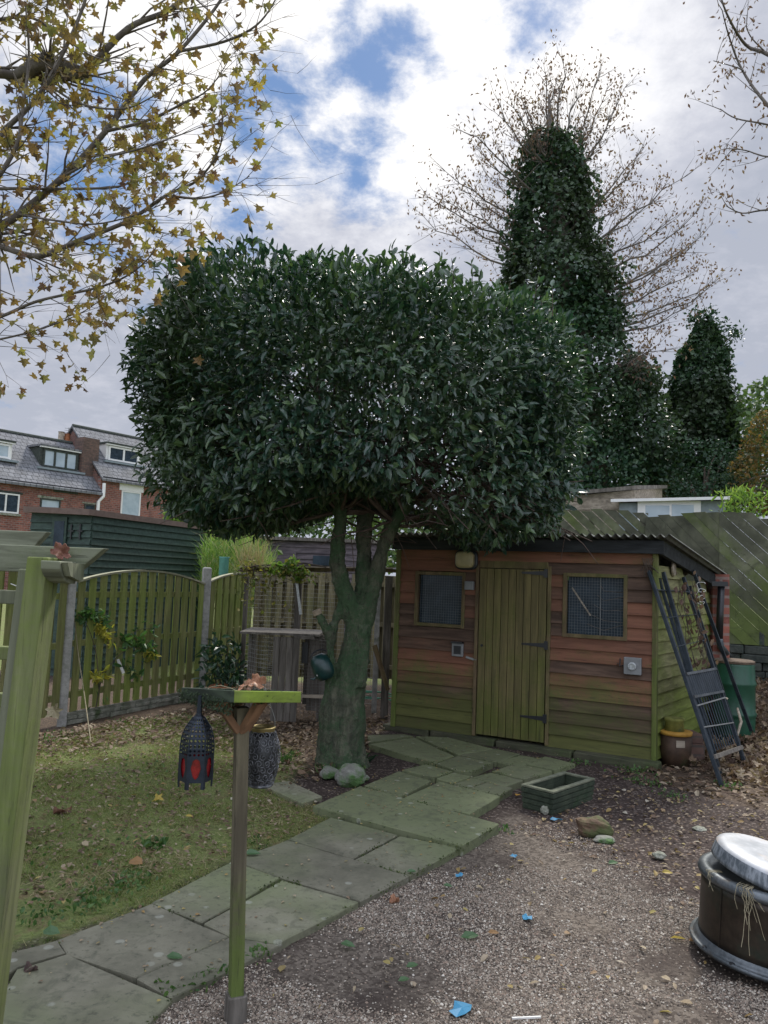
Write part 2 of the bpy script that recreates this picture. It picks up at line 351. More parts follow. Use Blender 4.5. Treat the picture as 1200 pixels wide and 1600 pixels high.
M['darkshrub'] = leafmat('dark_shrub_leaf', [(.010, .030, .016), (.02, .055, .026), (.035, .08, .035)], .4, .15)
M['hedge'] = leafmat('hedge_leaf', [(.04, .08, .03), (.07, .12, .04), (.10, .15, .05)], .55, .3)
M['rushes'] = leafmat('wild_grass_blade', [(.06, .12, .03), (.10, .19, .04), (.15, .24, .06), (.24, .23, .11)], .6, .4)
M['straw'] = leafmat('straw_blade', [(.24, .20, .11), (.34, .29, .17), (.20, .155, .09)], .7, .3)
M['lawn'] = leafmat('lawn_blade', [(.13, .17, .045), (.17, .21, .055), (.13, .20, .04), (.24, .24, .10), (.30, .27, .14), (.09, .13, .04)], .7, .3)
M['weed'] = leafmat('weed_leaf', [(.04, .095, .028), (.065, .13, .035), (.10, .17, .045)], .5, .3)
M['litter'] = leafmat('fallen_leaf', [(.075, .045, .03), (.13, .08, .05), (.20, .14, .09), (.06, .035, .025), (.26, .20, .14), (.10, .065, .04), (.35, .29, .21), (.16, .10, .05)], .75, .15)
M['litterp'] = leafmat('pale_fallen_leaf', [(.22, .16, .09), (.33, .27, .18), (.14, .09, .06), (.34, .28, .10), (.24, .14, .06), (.40, .37, .30)], .7, .2)
M['leafbrown'] = rough_mat('curled_leaf', (.18, .075, .035), (.36, .19, .11), (.55, .42, .32), 25, .7, .3, .004, sc3=14)
M['blackmetal'] = rough_mat('dark_blue_metal', (.018, .026, .034), (.040, .052, .064), (.07, .05, .04), 10, .45, .2, .003, .5, sc3=5, t3=(.62, .74))
M['wire'] = plain('galvanised_wire', (.33, .34, .33), .5, .7)
M['glass'] = None
m_, q_ = newmat('dark_glass_reflection'); M['glass'] = finish(m_, q_, q_.mix(q_.sm(q_.noise(coords(q_), 5, 5, .7), .3, .7), (.012, .022, .032), (.035, .055, .075)), .22, None, spec=.2)  # uneven bluish tone paints a reflection into the dark pane
m_, q_ = newmat('pale_glass'); M['paleglass'] = finish(m_, q_, q_.mix(q_.sm(q_.noise(coords(q_), 1.2, 4, .6), .35, .65), (.30, .38, .43), (.42, .50, .55)), .2, None, spec=.6)
M['brick'] = brickmat('red_brick', (.15, .055, .042), (.30, .11, .078), (.22, .17, .15), .26, .10, .016, bias=-.1, stain=(.07, .04, .036))
M['brickdark'] = brickmat('sooty_brick', (.085, .055, .045), (.15, .09, .07), (.09, .075, .065), .24, .08, .012, stain=(.04, .035, .035))
M['slate'] = brickmat('slate_roof', (.115, .12, .13), (.175, .18, .19), (.04, .042, .048), .30, .24, .022, rot=(0, 0, 0), stain=(.07, .07, .068))
M['terracotta'] = rough_mat('terracotta', (.26, .09, .04), (.40, .16, .07), (.12, .08, .05), 12, .85, .3, .004)
M['orangerim'] = rough_mat('ochre_glaze', (.38, .20, .03), (.50, .28, .05), (.12, .12, .03), 12, .6, .3, .004)
M['mosspot'] = rough_mat('mossy_pot', (.14, .15, .035), (.24, .24, .06), (.05, .09, .06), 14, .8, .4, .005)
M['stone'] = rough_mat('dry_stone', (.14, .15, .11), (.34, .34, .28), (.07, .10, .045), 9, .9, .7, .02, sc3=4)
M['darkstone'] = rough_mat('dark_stone', (.028, .036, .032), (.07, .08, .068), (.03, .055, .035), 9, .9, .7, .02, sc3=4)
M['rockgreen'] = rough_mat('mossy_rock', (.14, .14, .12), (.27, .27, .24), (.06, .12, .035), 9, .9, .6, .01, sc3=5, t3=(.42, .6))
M['rockbrown'] = rough_mat('brown_rock', (.09, .055, .035), (.15, .10, .06), (.07, .085, .03), 12, .9, .6, .01, sc3=5, t3=(.42, .58))
M['barrel'] = plain('green_plastic', (.016, .085, .048), .4, var=.35, sc=5)
M['lidb'] = rough_mat('barrel_lid', (.07, .05, .035), (.13, .09, .06), (.2, .15, .1), 20, .9, .5, .01)
M['pipe'] = plain('black_pipe', (.012, .014, .017), .35)
M['trough'] = rough_mat('mossy_trough', (.022, .032, .020), (.050, .064, .040), (.022, .045, .018), 12, .95, .6, .01, sc3=4)
M['troughtop'] = rough_mat('trough_rim', (.10, .11, .075), (.17, .18, .125), (.07, .10, .045), 18, .95, .6, .008, sc3=6)
M['drum'] = rough_mat('dark_drum_metal', (.022, .018, .014), (.060, .046, .034), (.018, .038, .028), 4, .38, .15, .004, .6, .5, sc3=3, t3=(.45, .65))
M['drumrim'] = rough_mat('drum_rim_metal', (.055, .066, .072), (.14, .155, .165), (.07, .06, .05), 8, .42, .2, .004, .6, .5, sc3=6)
m_, q_ = newmat('zinc_lid'); o_ = coords(q_); z1 = q_.noise(o_, 5, 6, .65); z2 = q_.noise(o_, 22, 4, .6)
c_ = q_.mix(q_.sm(z1, .35, .65), (.25, .265, .28), (.43, .44, .45)); c_ = q_.mix(q_.m('MULTIPLY', q_.sm(q_.noise(o_, 3.2, 5, .7, .6), .52, .68), .75), c_, (.42, .30, .19)); c_ = q_.mix(q_.m('MULTIPLY', q_.sm(z2, .55, .75), .35), c_, (.2, .17, .14))
M['zinc'] = finish(m_, q_, c_, .55, z2, .2, .003, .25)
m_, q_ = newmat('zinc_lid_rim'); o_ = coords(q_, (30, 30, 2)); z1 = q_.noise(o_, 1.4, 4, .7)
M['zincrim'] = finish(m_, q_, q_.mix(q_.sm(z1, .35, .65), (.10, .12, .135), (.30, .33, .36)), .55, z1, .3, .003, .4)
M['lantern'] = plain('dark_lantern_metal', (.030, .040, .056), .5, .55, var=.4, sc=30)
M['lantern2'] = plain('grey_lantern_metal', (.24, .25, .27), .38, .5, var=.75, sc=40)
M['brass'] = plain('brass_rim', (.30, .24, .10), .5, .7)
M['redglass'] = plain('red_glass', (.27, .012, .016), .25, var=.5, sc=30)
M['silver'] = plain('pale_glass_liner', (.50, .53, .53), .3, .3, var=.35, sc=60)
M['lampglass'] = plain('cream_lamp_glass', (.42, .36, .19), .4, var=.2)
M['plasticgrey'] = plain('grey_plastic', (.22, .23, .23), .5)
M['plasticblack'] = plain('black_plastic', (.015, .017, .02), .4)
M['can'] = plain('teal_enamel', (.010, .042, .040), .28, var=.4)
M['teal'] = plain('teal_tube', (.11, .33, .27), .5)
M['blue'] = leafmat('blue_plastic', [(.05, .22, .38), (.08, .30, .48)], .45, .2)
M['whitep'] = plain('white_plastic', (.72, .72, .68), .4)
M['hose'] = plain('green_hose', (.03, .22, .12), .4)
M['twig'] = rough_mat('pale_twig', (.22, .19, .12), (.34, .30, .20), None, 20, .9, .3, .004)
M['corr'] = rough_mat('corrugated_sheet', (.075, .078, .07), (.15, .155, .14), (.06, .08, .04), 8, .9, .4, .01, sc3=3)
m_, q_ = newmat('paving_flag'); o_ = coords(q_); geo_ = q_.n('ShaderNodeNewGeometry'); ri_ = geo_.outputs['Random Per Island']
a_ = q_.noise(o_, 3.5, 7, .65); f_ = q_.noise(o_, 30, 5, .65); g_ = q_.noise(o_, 1.3, 5, .6, .5)
c_ = q_.mix(q_.sm(a_, .3, .7), (.120, .115, .082), (.215, .205, .150))
yy_ = q_.n('ShaderNodeSeparateXYZ', {0: o_}).outputs[1]
mo_ = q_.m('ADD', q_.m('ADD', q_.m('MULTIPLY', g_, 1.3), q_.m('MULTIPLY', ri_, .35)), q_.m('SUBTRACT', q_.m('MULTIPLY', q_.sm(yy_, 3.0, 5.2), .42), .72))
c_ = q_.mix(q_.m('MULTIPLY', q_.sm(mo_, 0, .55), .85), c_, (.140, .165, .080))
br_ = q_.m('ADD', .80, q_.m('MULTIPLY', ri_, .35)); c_ = q_.mix(1.0, c_, q_.n('ShaderNodeCombineColor', {0: br_, 1: br_, 2: br_}).outputs[0], 'MULTIPLY')
vo_ = q_.n('ShaderNodeTexVoronoi', {'Vector': o_, 'Scale': 11.0}, feature='F1')
sp_ = q_.m('MULTIPLY', q_.sm(vo_.outputs[0], .26, .16), q_.sm(q_.n('ShaderNodeSeparateColor', {0: vo_.outputs[1]}).outputs[0], .72, .78))
c_ = q_.mix(q_.m('MULTIPLY', sp_, .45), c_, (.36, .37, .31))
c_ = q_.mix(q_.m('MULTIPLY', q_.sm(f_, .54, .70), .6), c_, (.05, .052, .036)); c_ = q_.mix(q_.m('MULTIPLY', q_.sm(q_.noise(o_, 7.5, 8, .72, .8), .50, .64), .45), c_, (.065, .068, .046))
M['flag'] = finish(m_, q_, c_, .8, q_.m('ADD', q_.m('MULTIPLY', a_, 1.2), q_.m('MULTIPLY', f_, .5)), .35, .012, spec=.35)
m_, q_ = newmat('gravel_stone'); geo_ = q_.n('ShaderNodeNewGeometry')
cr_ = q_.n('ShaderNodeValToRGB', {0: geo_.outputs['Random Per Island']}); el_ = cr_.color_ramp.elements; cr_.color_ramp.interpolation = 'CONSTANT'
gc = [(.205, .168, .132), (.095, .075, .058), (.29, .245, .195), (.135, .108, .082), (.25, .185, .14), (.40, .36, .30), (.165, .135, .105), (.065, .052, .040), (.26, .215, .165), (.56, .52, .45)]
el_[0].position = 0; el_[0].color = gc[0] + (1,); el_[1].position = .975; el_[1].color = gc[9] + (1,)
for i in range(1, 9): x_ = el_.new(i * .105); x_.color = gc[i] + (1,)
M['gravel'] = finish(m_, q_, cr_.outputs[0], .7)
# ground: one sheet, what lies where comes from the zone attribute (R lawn, G gravel, B leaf mould)
m_, q_ = newmat('garden_ground'); o_ = coords(q_, kind='Object')
at_ = q_.n('ShaderNodeAttribute', attribute_name='zone'); sc_ = q_.n('ShaderNodeSeparateColor', {0: at_.outputs['Color']})
nn = q_.noise(o_, 6, 6, .65); nf = q_.noise(o_, 40, 5, .7); nb = q_.noise(o_, 1.6, 5, .6)
vor = q_.n('ShaderNodeTexVoronoi', {'Vector': o_, 'Scale': 75.0, 'Randomness': 1.0}, feature='F1')
vcol = q_.n('ShaderNodeSeparateColor', {0: vor.outputs[1]}).outputs[0]
soil = q_.mix(q_.sm(nf, .35, .65), (.024, .017, .014), (.062, .044, .037)); soil = q_.mix(q_.m('MULTIPLY', q_.sm(vcol, .86, .9), .6), soil, (.24, .20, .17))
grav = q_.mix(q_.sm(vcol, .1, .9), (.070, .056, .044), (.160, .134, .108)); grav = q_.mix(q_.m('MULTIPLY', q_.sm(nb, .44, .60), .75), grav, (.042, .031, .026))
lawn = q_.mix(q_.sm(nf, .35, .65), (.095, .118, .036), (.165, .20, .064)); lawn = q_.mix(q_.sm(nn, .48, .68), lawn, (.15, .12, .06)); lawn = q_.mix(q_.m('MULTIPLY', q_.sm(nb, .5, .7), .5), lawn, (.09, .07, .045))
lit_ = q_.mix(q_.sm(nf, .35, .65), (.05, .036, .026), (.12, .085, .058))
jit = q_.m('MULTIPLY', q_.m('SUBTRACT', nn, .5), .9)
c_ = q_.mix(q_.sm(q_.m('ADD', sc_.outputs[2], jit), .3, .7), soil, lit_)
c_ = q_.mix(q_.sm(q_.m('ADD', sc_.outputs[1], jit), .3, .7), c_, grav)
c_ = q_.mix(q_.sm(q_.m('ADD', sc_.outputs[0], jit), .3, .7), c_, lawn)
M['ground'] = finish(m_, q_, c_, .92, q_.m('ADD', q_.m('MULTIPLY', nn, .8), nf), .7, .02, spec=.25)
M['brickside'] = brickmat('red_brick_side', (.13, .065, .05), (.21, .10, .075), (.13, .11, .10), .24, .08, .012, rot=(PI / 2, PI / 2, 0), stain=(.06, .04, .038))
def xy(v): return (v[0], v[1])
# ------------------------------------------------------------------ ground
def pline(pts): return [xy(G(*p)) for p in pts]
LEFT_EDGE = pline([(-60, 1520), (31, 1479), (90, 1469), (237, 1410), (364, 1345), (450, 1311), (517, 1276), (490, 1260), (579, 1220), (600, 1150)])
LAWN = pline([(-700, 1600), (-300, 1230), (60, 1165), (250, 1120), (330, 1115), (430, 1150), (480, 1200), (440, 1235), (490, 1262), (517, 1276), (450, 1311), (364, 1345), (237, 1410), (90, 1469), (31, 1479), (-60, 1520), (-300, 1620)])
GRAV = pline([(-300, 1700), (220, 1600), (433, 1474), (560, 1407), (719, 1324), (781, 1290), (800, 1262), (840, 1300), (960, 1365), (1060, 1420), (1250, 1480), (1500, 1640)]) + [(4, .8), (4, -2), (-3, -2)]
MOULD = pline([(600, 1130), (480, 1210), (330, 1110), (60, 1160), (-400, 1200), (-400, 1060), (300, 1060), (620, 1060)])
MOULD2 = pline([(1000, 1215), (1200, 1270), (1500, 1320), (1500, 1080), (1080, 1100), (1030, 1180)])
def sdist(P, poly):
    """signed distance to a polygon, positive inside"""
    P = np.asarray(P); a = np.array(poly); c = np.roll(a, -1, 0); best = np.full(len(P), 1e9); ins = np.zeros(len(P), bool)
    for p, q in zip(a, c):
        e = q - p; w = P - p; t = np.clip((w @ e) / (e @ e), 0, 1); best = np.minimum(best, np.linalg.norm(w - t[:, None] * e, axis=1))
        cnd = (p[1] > P[:, 1]) != (q[1] > P[:, 1]); xs = (q[0] - p[0]) * (P[:, 1] - p[1]) / (q[1] - p[1] + 1e-12) + p[0]; ins ^= cnd & (P[:, 0] < xs)
    return np.where(ins, best, -best)
def mound(X, Y):
    m = .42 * np.clip((X - 3.1) / 1.6, 0, 1) * np.clip((Y - 7.0) / 2.2, 0, 1)
    m += .02 * np.exp(-(((X + 3.2) / .8) ** 2 + ((Y - 6.2) / 1.4) ** 2))
    return m
xs = np.concatenate(([-400, -150, -60, -30, -18, -12, -9, -7], np.arange(-6, 6.01, .06), [7, 9, 12, 18, 30, 60, 150, 400]))
ys = np.concatenate(([-60, -20, -8, -3, -1], np.arange(0, 11.01, .06), [12, 14, 17, 22, 30, 45, 70, 120, 250, 500]))
XX, YY = np.meshgrid(xs, ys); P2 = np.stack([XX.ravel(), YY.ravel()], 1)
near = (np.abs(P2[:, 0]) < 6.5) & (P2[:, 1] > -1) & (P2[:, 1] < 11.5)
Z = np.zeros(len(P2)); Z[near] = [.012 * fbm((x_, y_, 0), 2.0) + .006 * fbm((x_, y_, 3), 9.0, 2) for x_, y_ in P2[near]]
Z += mound(P2[:, 0], P2[:, 1])
def gz(x, y): return .012 * fbm((x, y, 0), 2.0) + .006 * fbm((x, y, 3), 9.0, 2) + float(mound(np.array(x), np.array(y)))
def gzA(P): return np.array([gz(a, b) for a, b in P])
nx = len(xs); ny = len(ys); ii = np.arange(nx * ny).reshape(ny, nx)
Fg = np.stack([ii[:-1, :-1], ii[:-1, 1:], ii[1:, 1:], ii[1:, :-1]], -1).reshape(-1, 4)
gr = mkmesh('ground', np.column_stack([P2, Z]), Fg, M['ground'], smooth=True); gr['kind'] = 'structure'
zc = np.zeros((len(P2), 4), np.float32); zc[:, 3] = 1
zc[:, 0] = np.clip(.5 + sdist(P2, LAWN) / .5, 0, 1); zc[:, 1] = np.clip(.5 + sdist(P2, GRAV) / .7, 0, 1)
zc[:, 2] = np.clip(.5 + np.maximum(sdist(P2, MOULD), sdist(P2, MOULD2)) / .6, 0, 1)
far_ = ~near; zc[far_, 0] = 1; zc[far_, 1] = 0
ca = gr.data.color_attributes.new('zone', 'FLOAT_COLOR', 'POINT'); ca.data.foreach_set('color', zc.reshape(-1))
# ------------------------------------------------------------------ flagstone path
FL = [  # corners in the photograph, laid on the ground; thickness of the rise
 ([(-40, 1640), (27, 1514), (104, 1491), (267, 1561), (170, 1660)], .026),
 ([(-70, 1545), (-30, 1500), (90, 1469), (102, 1489), (27, 1511), (-40, 1560)], .024),
 ([(92, 1468), (237, 1412), (356, 1463), (213, 1526), (106, 1490)], .030),
 ([(216, 1528), (358, 1465), (440, 1474), (269, 1558)], .028),
 ([(239, 1410), (363, 1346), (436, 1371), (317, 1441)], .030),
 ([(320, 1443), (441, 1375), (560, 1408), (434, 1473), (360, 1462)], .034),
 ([(366, 1345), (449, 1313), (637, 1368), (563, 1407), (440, 1370)], .034),
 ([(452, 1311), (517, 1277), (621, 1304), (551, 1341)], .036),
 ([(555, 1343), (625, 1307), (718, 1325), (641, 1366)], .036),
 ([(490, 1259), (563, 1228), (779, 1287), (721, 1321)], .058),
 ([(629, 1247), (687, 1221), (781, 1244), (733, 1272)], .055),
 ([(570, 1227), (623, 1205), (673, 1220), (626, 1245)], .050),
 ([(629, 1203), (665, 1194), (707, 1205), (679, 1214)], .048),
 ([(682, 1216), (709, 1207), (736, 1213), (706, 1223)], .046),
 ([(710, 1225), (738, 1215), (758, 1221), (730, 1231)], .046),
 ([(733, 1232), (762, 1222), (800, 1231), (782, 1242)], .046),
 ([(740, 1214), (767, 1207), (817, 1219), (789, 1229)], .050),
 ([(577, 1163), (647, 1152), (709, 1181), (679, 1192)], .052),
 ([(575, 1149), (631, 1147), (645, 1150), (577, 1160)], .045),
 ([(682, 1193), (716, 1181), (770, 1191), (737, 1205), (710, 1203)], .050),
 ([(650, 1150), (700, 1152), (770, 1170), (716, 1179)], .045),
 ([(720, 1179), (774, 1170), (812, 1178), (773, 1190)], .048),
 ([(770, 1205), (806, 1193), (862, 1204), (819, 1217)], .052),
 ([(778, 1190), (814, 1180), (852, 1187), (808, 1197), (800, 1195)], .045),
 ([(812, 1191), (853, 1182), (898, 1193), (866, 1203)], .045),
]
mb = MB()
for pts, h in FL:
    c = [G(x_, y_, h) for x_, y_ in pts]; c = [Vector((p.x, p.y, 0)) for p in c]
    ctr = sum(c, Vector()) / len(c); ed = []
    for i in range(len(c)):
        a, e = c[i], c[(i + 1) % len(c)]; k = max(2, int((e - a).length / .09))
        for j in range(k):
            p = a.lerp(e, j / k)
            w = .005 * fbm((p.x, p.y, h * 10), 14.0, 3) + .003
            ed.append(p + (p - ctr).normalized() * w)
    tilt = Vector((random.uniform(-.006, .006), random.uniform(-.006, .006)))
    def zt(p): return h + tilt.x * (p.x - ctr.x) + tilt.y * (p.y - ctr.y)
    n_ = len(ed)
    top = [Vector((p.x, p.y, zt(p))) for p in [ctr.lerp(p, 1 - .005 / max(.05, (p - ctr).length)) for p in ed]]
    mid = [Vector((p.x, p.y, zt(p) - .005)) for p in ed]; bot = [Vector((p.x, p.y, -.06)) for p in ed]
    if sum((ed[i] - ctr).cross(ed[(i + 1) % n_] - ctr).z for i in range(n_)) < 0: top.reverse(); mid.reverse(); bot.reverse()
    mb.add([Vector((ctr.x, ctr.y, h))] + top + mid + bot, [(0, 1 + i, 1 + (i + 1) % n_) for i in range(n_)] + [(1 + n_ + i, 1 + n_ + (i + 1) % n_, 1 + (i + 1) % n_, 1 + i) for i in range(n_)] + [(1 + 2 * n_ + i, 1 + 2 * n_ + (i + 1) % n_, 1 + n_ + (i + 1) % n_, 1 + n_ + i) for i in range(n_)])
pa = mb.build('path', M['flag']); pa['kind'] = 'structure'
mb = MB(); c = [G(x_, y_, .03) for x_, y_ in [(412, 1225), (452, 1220), (504, 1244), (473, 1255), (419, 1231)]]
mb.prism([Vector((p.x, p.y, -.02)) for p in c], (0, 0, .05))
set_props(mb.build('paving_slab', M['flag'], loc=(c[0].x, c[0].y, 0), bevel=.006), 'mossy stray flagstone let into the lawn edge beside the tree foot', 'paving slab')
# ------------------------------------------------------------------ shed
ga = G(616, 1133, .06); gb = G(1020, 1188, .06)
SP = Plane(ga, gb); SP.shear = .162; SW = SP.L; SD = 1.5
while SP.p(SW, 0, -SD).x / SP.p(SW, 0, -SD).y < (1112 - 600) / F_PX * 1.0: SD += .02
def sh(t): return SP.uz(*t)
eave_l = SP.uz(624, 858)[1]; eave_r = SP.uz(1022, 861)[1]; EV = (eave_l + eave_r) / 2
shed = thing('garden_shed', 'low red-brown and green mossy wooden shed with two mesh windows and a plank door', 'shed', (SP.a.x, SP.a.y, 0), SP.rz)
DROP = EV + .03 - at(1116, 910, SP.p(SW, 0, -SD).y).z; print('shed', SW, SD, EV, DROP)
def roofz(off): return EV + DROP * off / SD   # off is negative to the back
mb = MB()
nb_ = 16; bh = (EV - .06) / nb_
wl = [SP.uz(655, 897), SP.uz(722, 977)]; wr = [SP.uz(886, 900), SP.uz(975, 996)]; dr = [SP.uz(751, 887), SP.uz(852, 1160)]
def openings(z0, z1):
    o = []
    for (u0, zt_), (u1, zb_) in (wl, wr):
        if z1 > zb_ + .01 and z0 < zt_ - .01: o.append((u0, u1))
    if z0 < dr[0][1] - .01: o.append((dr[0][0], dr[1][0]))
    return sorted(o)
for i in range(nb_):
    z0 = .06 + i * bh; z1 = z0 + bh; u = .0
    for (a, e) in openings(z0, z1) + [(SW, SW)]:
        if a - u > .02:
            q = [(u, z0), (a, z0), (a, z1), (u, z1)]
            p = [SP.p(u, z0, -.02), SP.p(a, z0, -.02), SP.p(a, z0, .026), SP.p(u, z0, .026), SP.p(u, z1, -.02), SP.p(a, z1, -.02), SP.p(a, z1, .006), SP.p(u, z1, .006)]
            if (p[1] - p[0]).cross(p[3] - p[0]).z < 0: p = [p[3], p[2], p[1], p[0], p[7], p[6], p[5], p[4]]
            mb.hexa(p)
        u = e
mb.build('front_wall', M['cladding'], shed, bevel=.003)
# side wall on the right, its boards taper to the roof slope
mb = MB()
for i in range(nb_):
    z0 = .06 + i * bh; z1 = z0 + bh
    e0 = -SD; 
    if z1 > roofz(-SD): e0 = max(-SD, (z1 - EV) / DROP * SD) if z1 < EV - 1e-6 else -.05
    if e0 > -.03: continue
    p = [SP.p(SW - .01, z0, -.02), SP.p(SW + .026, z0, -.02), SP.p(SW + .026, z0, e0), SP.p(SW - .01, z0, e0), SP.p(SW - .01, z1, -.02), SP.p(SW + .006, z1, -.02), SP.p(SW + .006, z1, e0), SP.p(SW - .01, z1, e0)]
    if (p[1] - p[0]).cross(p[3] - p[0]).z < 0: p = [p[3], p[2], p[1], p[0], p[7], p[6], p[5], p[4]]
    mb.hexa(p)
mb.build('side_wall', M['sidecladding'], shed, bevel=.003)
mb = MB()
mb.prism([SP.p(.0, .06, -.03), SP.p(.0, EV, -.03), SP.p(0, roofz(-SD), -SD), SP.p(0, .06, -SD)], SP.d * .03)
SP.box(mb, 0, SW, .06, roofz(-SD), -SD - .02, -SD)
SP.box(mb, .03, SW - .02, .03, .055, -SD, -.03)
mb.build('back_wall', M['fence_back'], shed)
mb = MB(); CPM = wood('corner_post_wood', (.12, .10, .05), (.17, .15, .07), (.10, .14, .025), .6, (22, 22, 2), .15, zband=(.1, 1.6, .4))
SP.box(mb, -.03, .02, .05, EV - .02, -.03, .034); mb.build('corner_post', CPM, shed, bevel=.004); mb = MB(); SP.box(mb, SW - .005, SW + .034, .05, roofz(-SD) - .01, -SD - .02, -SD + .05); mb.build('corner_post', CPM, shed, bevel=.004)
mb = MB(); SP.box(mb, SW - .01, SW + .032, .05, EV - .01, -.03, .034)
mb.build('corner_post', CPM, shed, bevel=.004)
mb = MB(); SP.box(mb, -.06, SW + .09, EV - .015, EV + .10, .035, .075)
mb.prism([SP.p(SW + .05, EV - .02, .07), SP.p(SW + .05, EV + .10, .07), SP.p(SW + .05, roofz(-SD) + .09, -SD - .05), SP.p(SW + .05, roofz(-SD) - .03, -SD - .05)], SP.d * .03)
mb.build('fascia', M['fascia'], shed)
# corrugated roof
NU = 260; V = []; Fc = []; pitch = .076
for k in range(2):
    for j, off in enumerate((.14, -SD - .08)):
        for i in range(NU + 1):
            u = -.12 + (SW + .28) * i / NU
            V.append(SP.p(u, roofz(off) + .125 + .016 * math.sin(2 * PI * u / pitch) - k * .006, off + .01 * math.sin(u * 7)))
n1_ = NU + 1
for i in range(NU):
    Fc.append((i, i + 1, n1_ + i + 1, n1_ + i)); Fc.append((2 * n1_ + i, 3 * n1_ + i, 3 * n1_ + i + 1, 2 * n1_ + i + 1))
    Fc.append((i, 2 * n1_ + i, 2 * n1_ + i + 1, i + 1)); Fc.append((n1_ + i, n1_ + i + 1, 3 * n1_ + i + 1, 3 * n1_ + i))
Fc += [(0, n1_, 3 * n1_, 2 * n1_), (NU, 2 * n1_ + NU, 3 * n1_ + NU, n1_ + NU)]
mkmesh('roof', V, Fc, M['corr'], shed)
def mesh_window(w, lab, bars):
    (u0, z1), (u1, z0) = w
    mb = MB(); t = .03
    SP.box(mb, u0 - t, u0 + .004, z0 - t, z1 + t, -.01, .030); SP.box(mb, u1 - .004, u1 + t, z0 - t, z1 + t, -.01, .030)
    SP.box(mb, u0, u1, z1 - .004, z1 + t, -.01, .029); SP.box(mb, u0, u1, z0 - t, z0 + .004, -.01, .029)
    f = mb.build('window', M['trimwood'], shed, bevel=.003, label=lab)
    mb = MB(); SP.box(mb, u0, u1, z0, z1, -.05, -.035); mb.build('pane', M['glass'], f)
    mb = MB(); g = .026
    for i in range(1, int((u1 - u0) / g)): mb.tube([SP.p(u0 + i * g, z0, .0), SP.p(u0 + i * g, z1, .0)], .0013, 4)
    for i in range(1, int((z1 - z0) / g)): mb.tube([SP.p(u0, z0 + i * g, .003), SP.p(u1, z0 + i * g, .003)], .0013, 4)
    mb.build('wire_mesh', plain('dull_wire', (.17, .19, .2), .6, .5), f)
    if bars:
        mb = MB(); um = u0 + (u1 - u0) * .58; mb.tube([SP.p(um, z0, -.02), SP.p(um, z1, -.02)], .005, 6); mb.build('glazing_bar', M['wire'], f)
        mb = MB(); a = SP.uz(892, 918); e = SP.uz(921, 962); mb.beam(SP.p(a[0], a[1], -.028), SP.p(e[0], e[1], -.028), .014, .004, SP.n); mb.build('stick', M['palewood'], f)
        mb = MB()
        for k in range(5):
            zz = z0 + .05 + .09 * k; mb.tube([SP.p(um - .12 + .03 * k, zz + .05, -.025), SP.p(um + .03, zz, -.025), SP.p(u1 - .02, zz + random.uniform(-.02, .06), -.025)], .003, 5)
        mb.build('twig', M['barkg'], f)
mesh_window(wl, 'smaller left window with dark glass', False)
mesh_window(wr, 'larger right window with wire mesh and a stick behind it', True)
# plank door
(u0, z1), (u1, z0) = dr; z0 = .09
mb = MB(); npk = 9; w_ = (u1 - u0 - .012) / npk
for i in range(npk): SP.box(mb, u0 + .006 + i * w_ + .0025, u0 + .006 + (i + 1) * w_ - .0025, z0, z1 - .006, .0, .034)
SP.box(mb, u0 + .01, u1 - .01, z0 + .01, z1 - .02, -.02, -.001)
door = mb.build('door', M['door'], shed, bevel=.003)
for (px, py) in ((852, 896), (852, 1008), (850, 1122)):
    u, z = SP.uz(px, py); mb = MB(); mb.prism([SP.p(u + .02, z - .022, .035), SP.p(u + .02, z + .022, .035), SP.p(u - .22, z + .008, .035), SP.p(u - .22, z - .008, .035)], SP.n * .006)
    SP.box(mb, u + .0, u + .035, z - .04, z + .04, .03, .045); mb.build('hinge', M['pipe'], door)
u, z = SP.uz(755, 1008); mb = MB(); mb.lathe([(.012, 0), (.012, .015)], Matrix.Translation(SP.p(u, z, .034)) @ SP.n.to_track_quat('Z', 'Y').to_matrix().to_4x4(), 10); mb.build('keyhole', M['plasticblack'], door)
mb = MB()
SP.box(mb, u0 - .035, u0 - .002, .07, z1 + .03, .0, .036); SP.box(mb, u1 + .002, u1 + .035, .07, z1 + .03, .0, .036); SP.box(mb, u0 - .002, u1 + .002, z1 + .001, .06 + bh * math.ceil((z1 - .06) / bh) + .004, .0, .024)
mb.build('door_frame', M['trimwood'], shed, bevel=.003)
# bulkhead lamp
u, z = SP.uz(731, 875); Q = Matrix.Translation(SP.p(u, z, .03)) @ SP.n.to_track_quat('Z', 'Y').to_matrix().to_4x4()
def rrect(mb, w, h, z0, z1, Q, r=.35, n=8, dome=0):
    ring = []
    for k in range(4 * n):
        t = 2 * PI * (k + .5) / (4 * n); c, s_ = math.cos(t), math.sin(t); q_ = (abs(c) ** 4 + abs(s_) ** 4) ** -.25; ring.append((c * q_ * w / 2, s_ * q_ * h / 2))
    lv = [(1, z0), (1, z0 + (z1 - z0) * .6), (.9, z1 - (z1 - z0) * .12), (.6, z1)]
    vs = []; N = 4 * n
    for sc, zz in lv: vs += [Q @ Vector((x_ * sc, y_ * sc, zz)) for x_, y_ in ring]
    mb.add(vs, [(i * N + k, i * N + (k + 1) % N, (i + 1) * N + (k + 1) % N, (i + 1) * N + k) for i in range(3) for k in range(N)] + [tuple(range(N))[::-1], tuple(3 * N + k for k in range(N))])
lamp = thing('bulkhead_lamp', 'cream glass bulkhead lamp under the dark shed eave above the door', 'lamp', SP.p(u, z, .03), SP.rz)
mb = MB(); rrect(mb, .24, .20, 0, .03, Q); mb.build('lamp_base', M['plasticblack'], lamp, smooth=False)
mb = MB(); rrect(mb, .19, .165, .03, .09, Q); mb.build('lamp_shade', M['lampglass'], lamp, smooth=True)
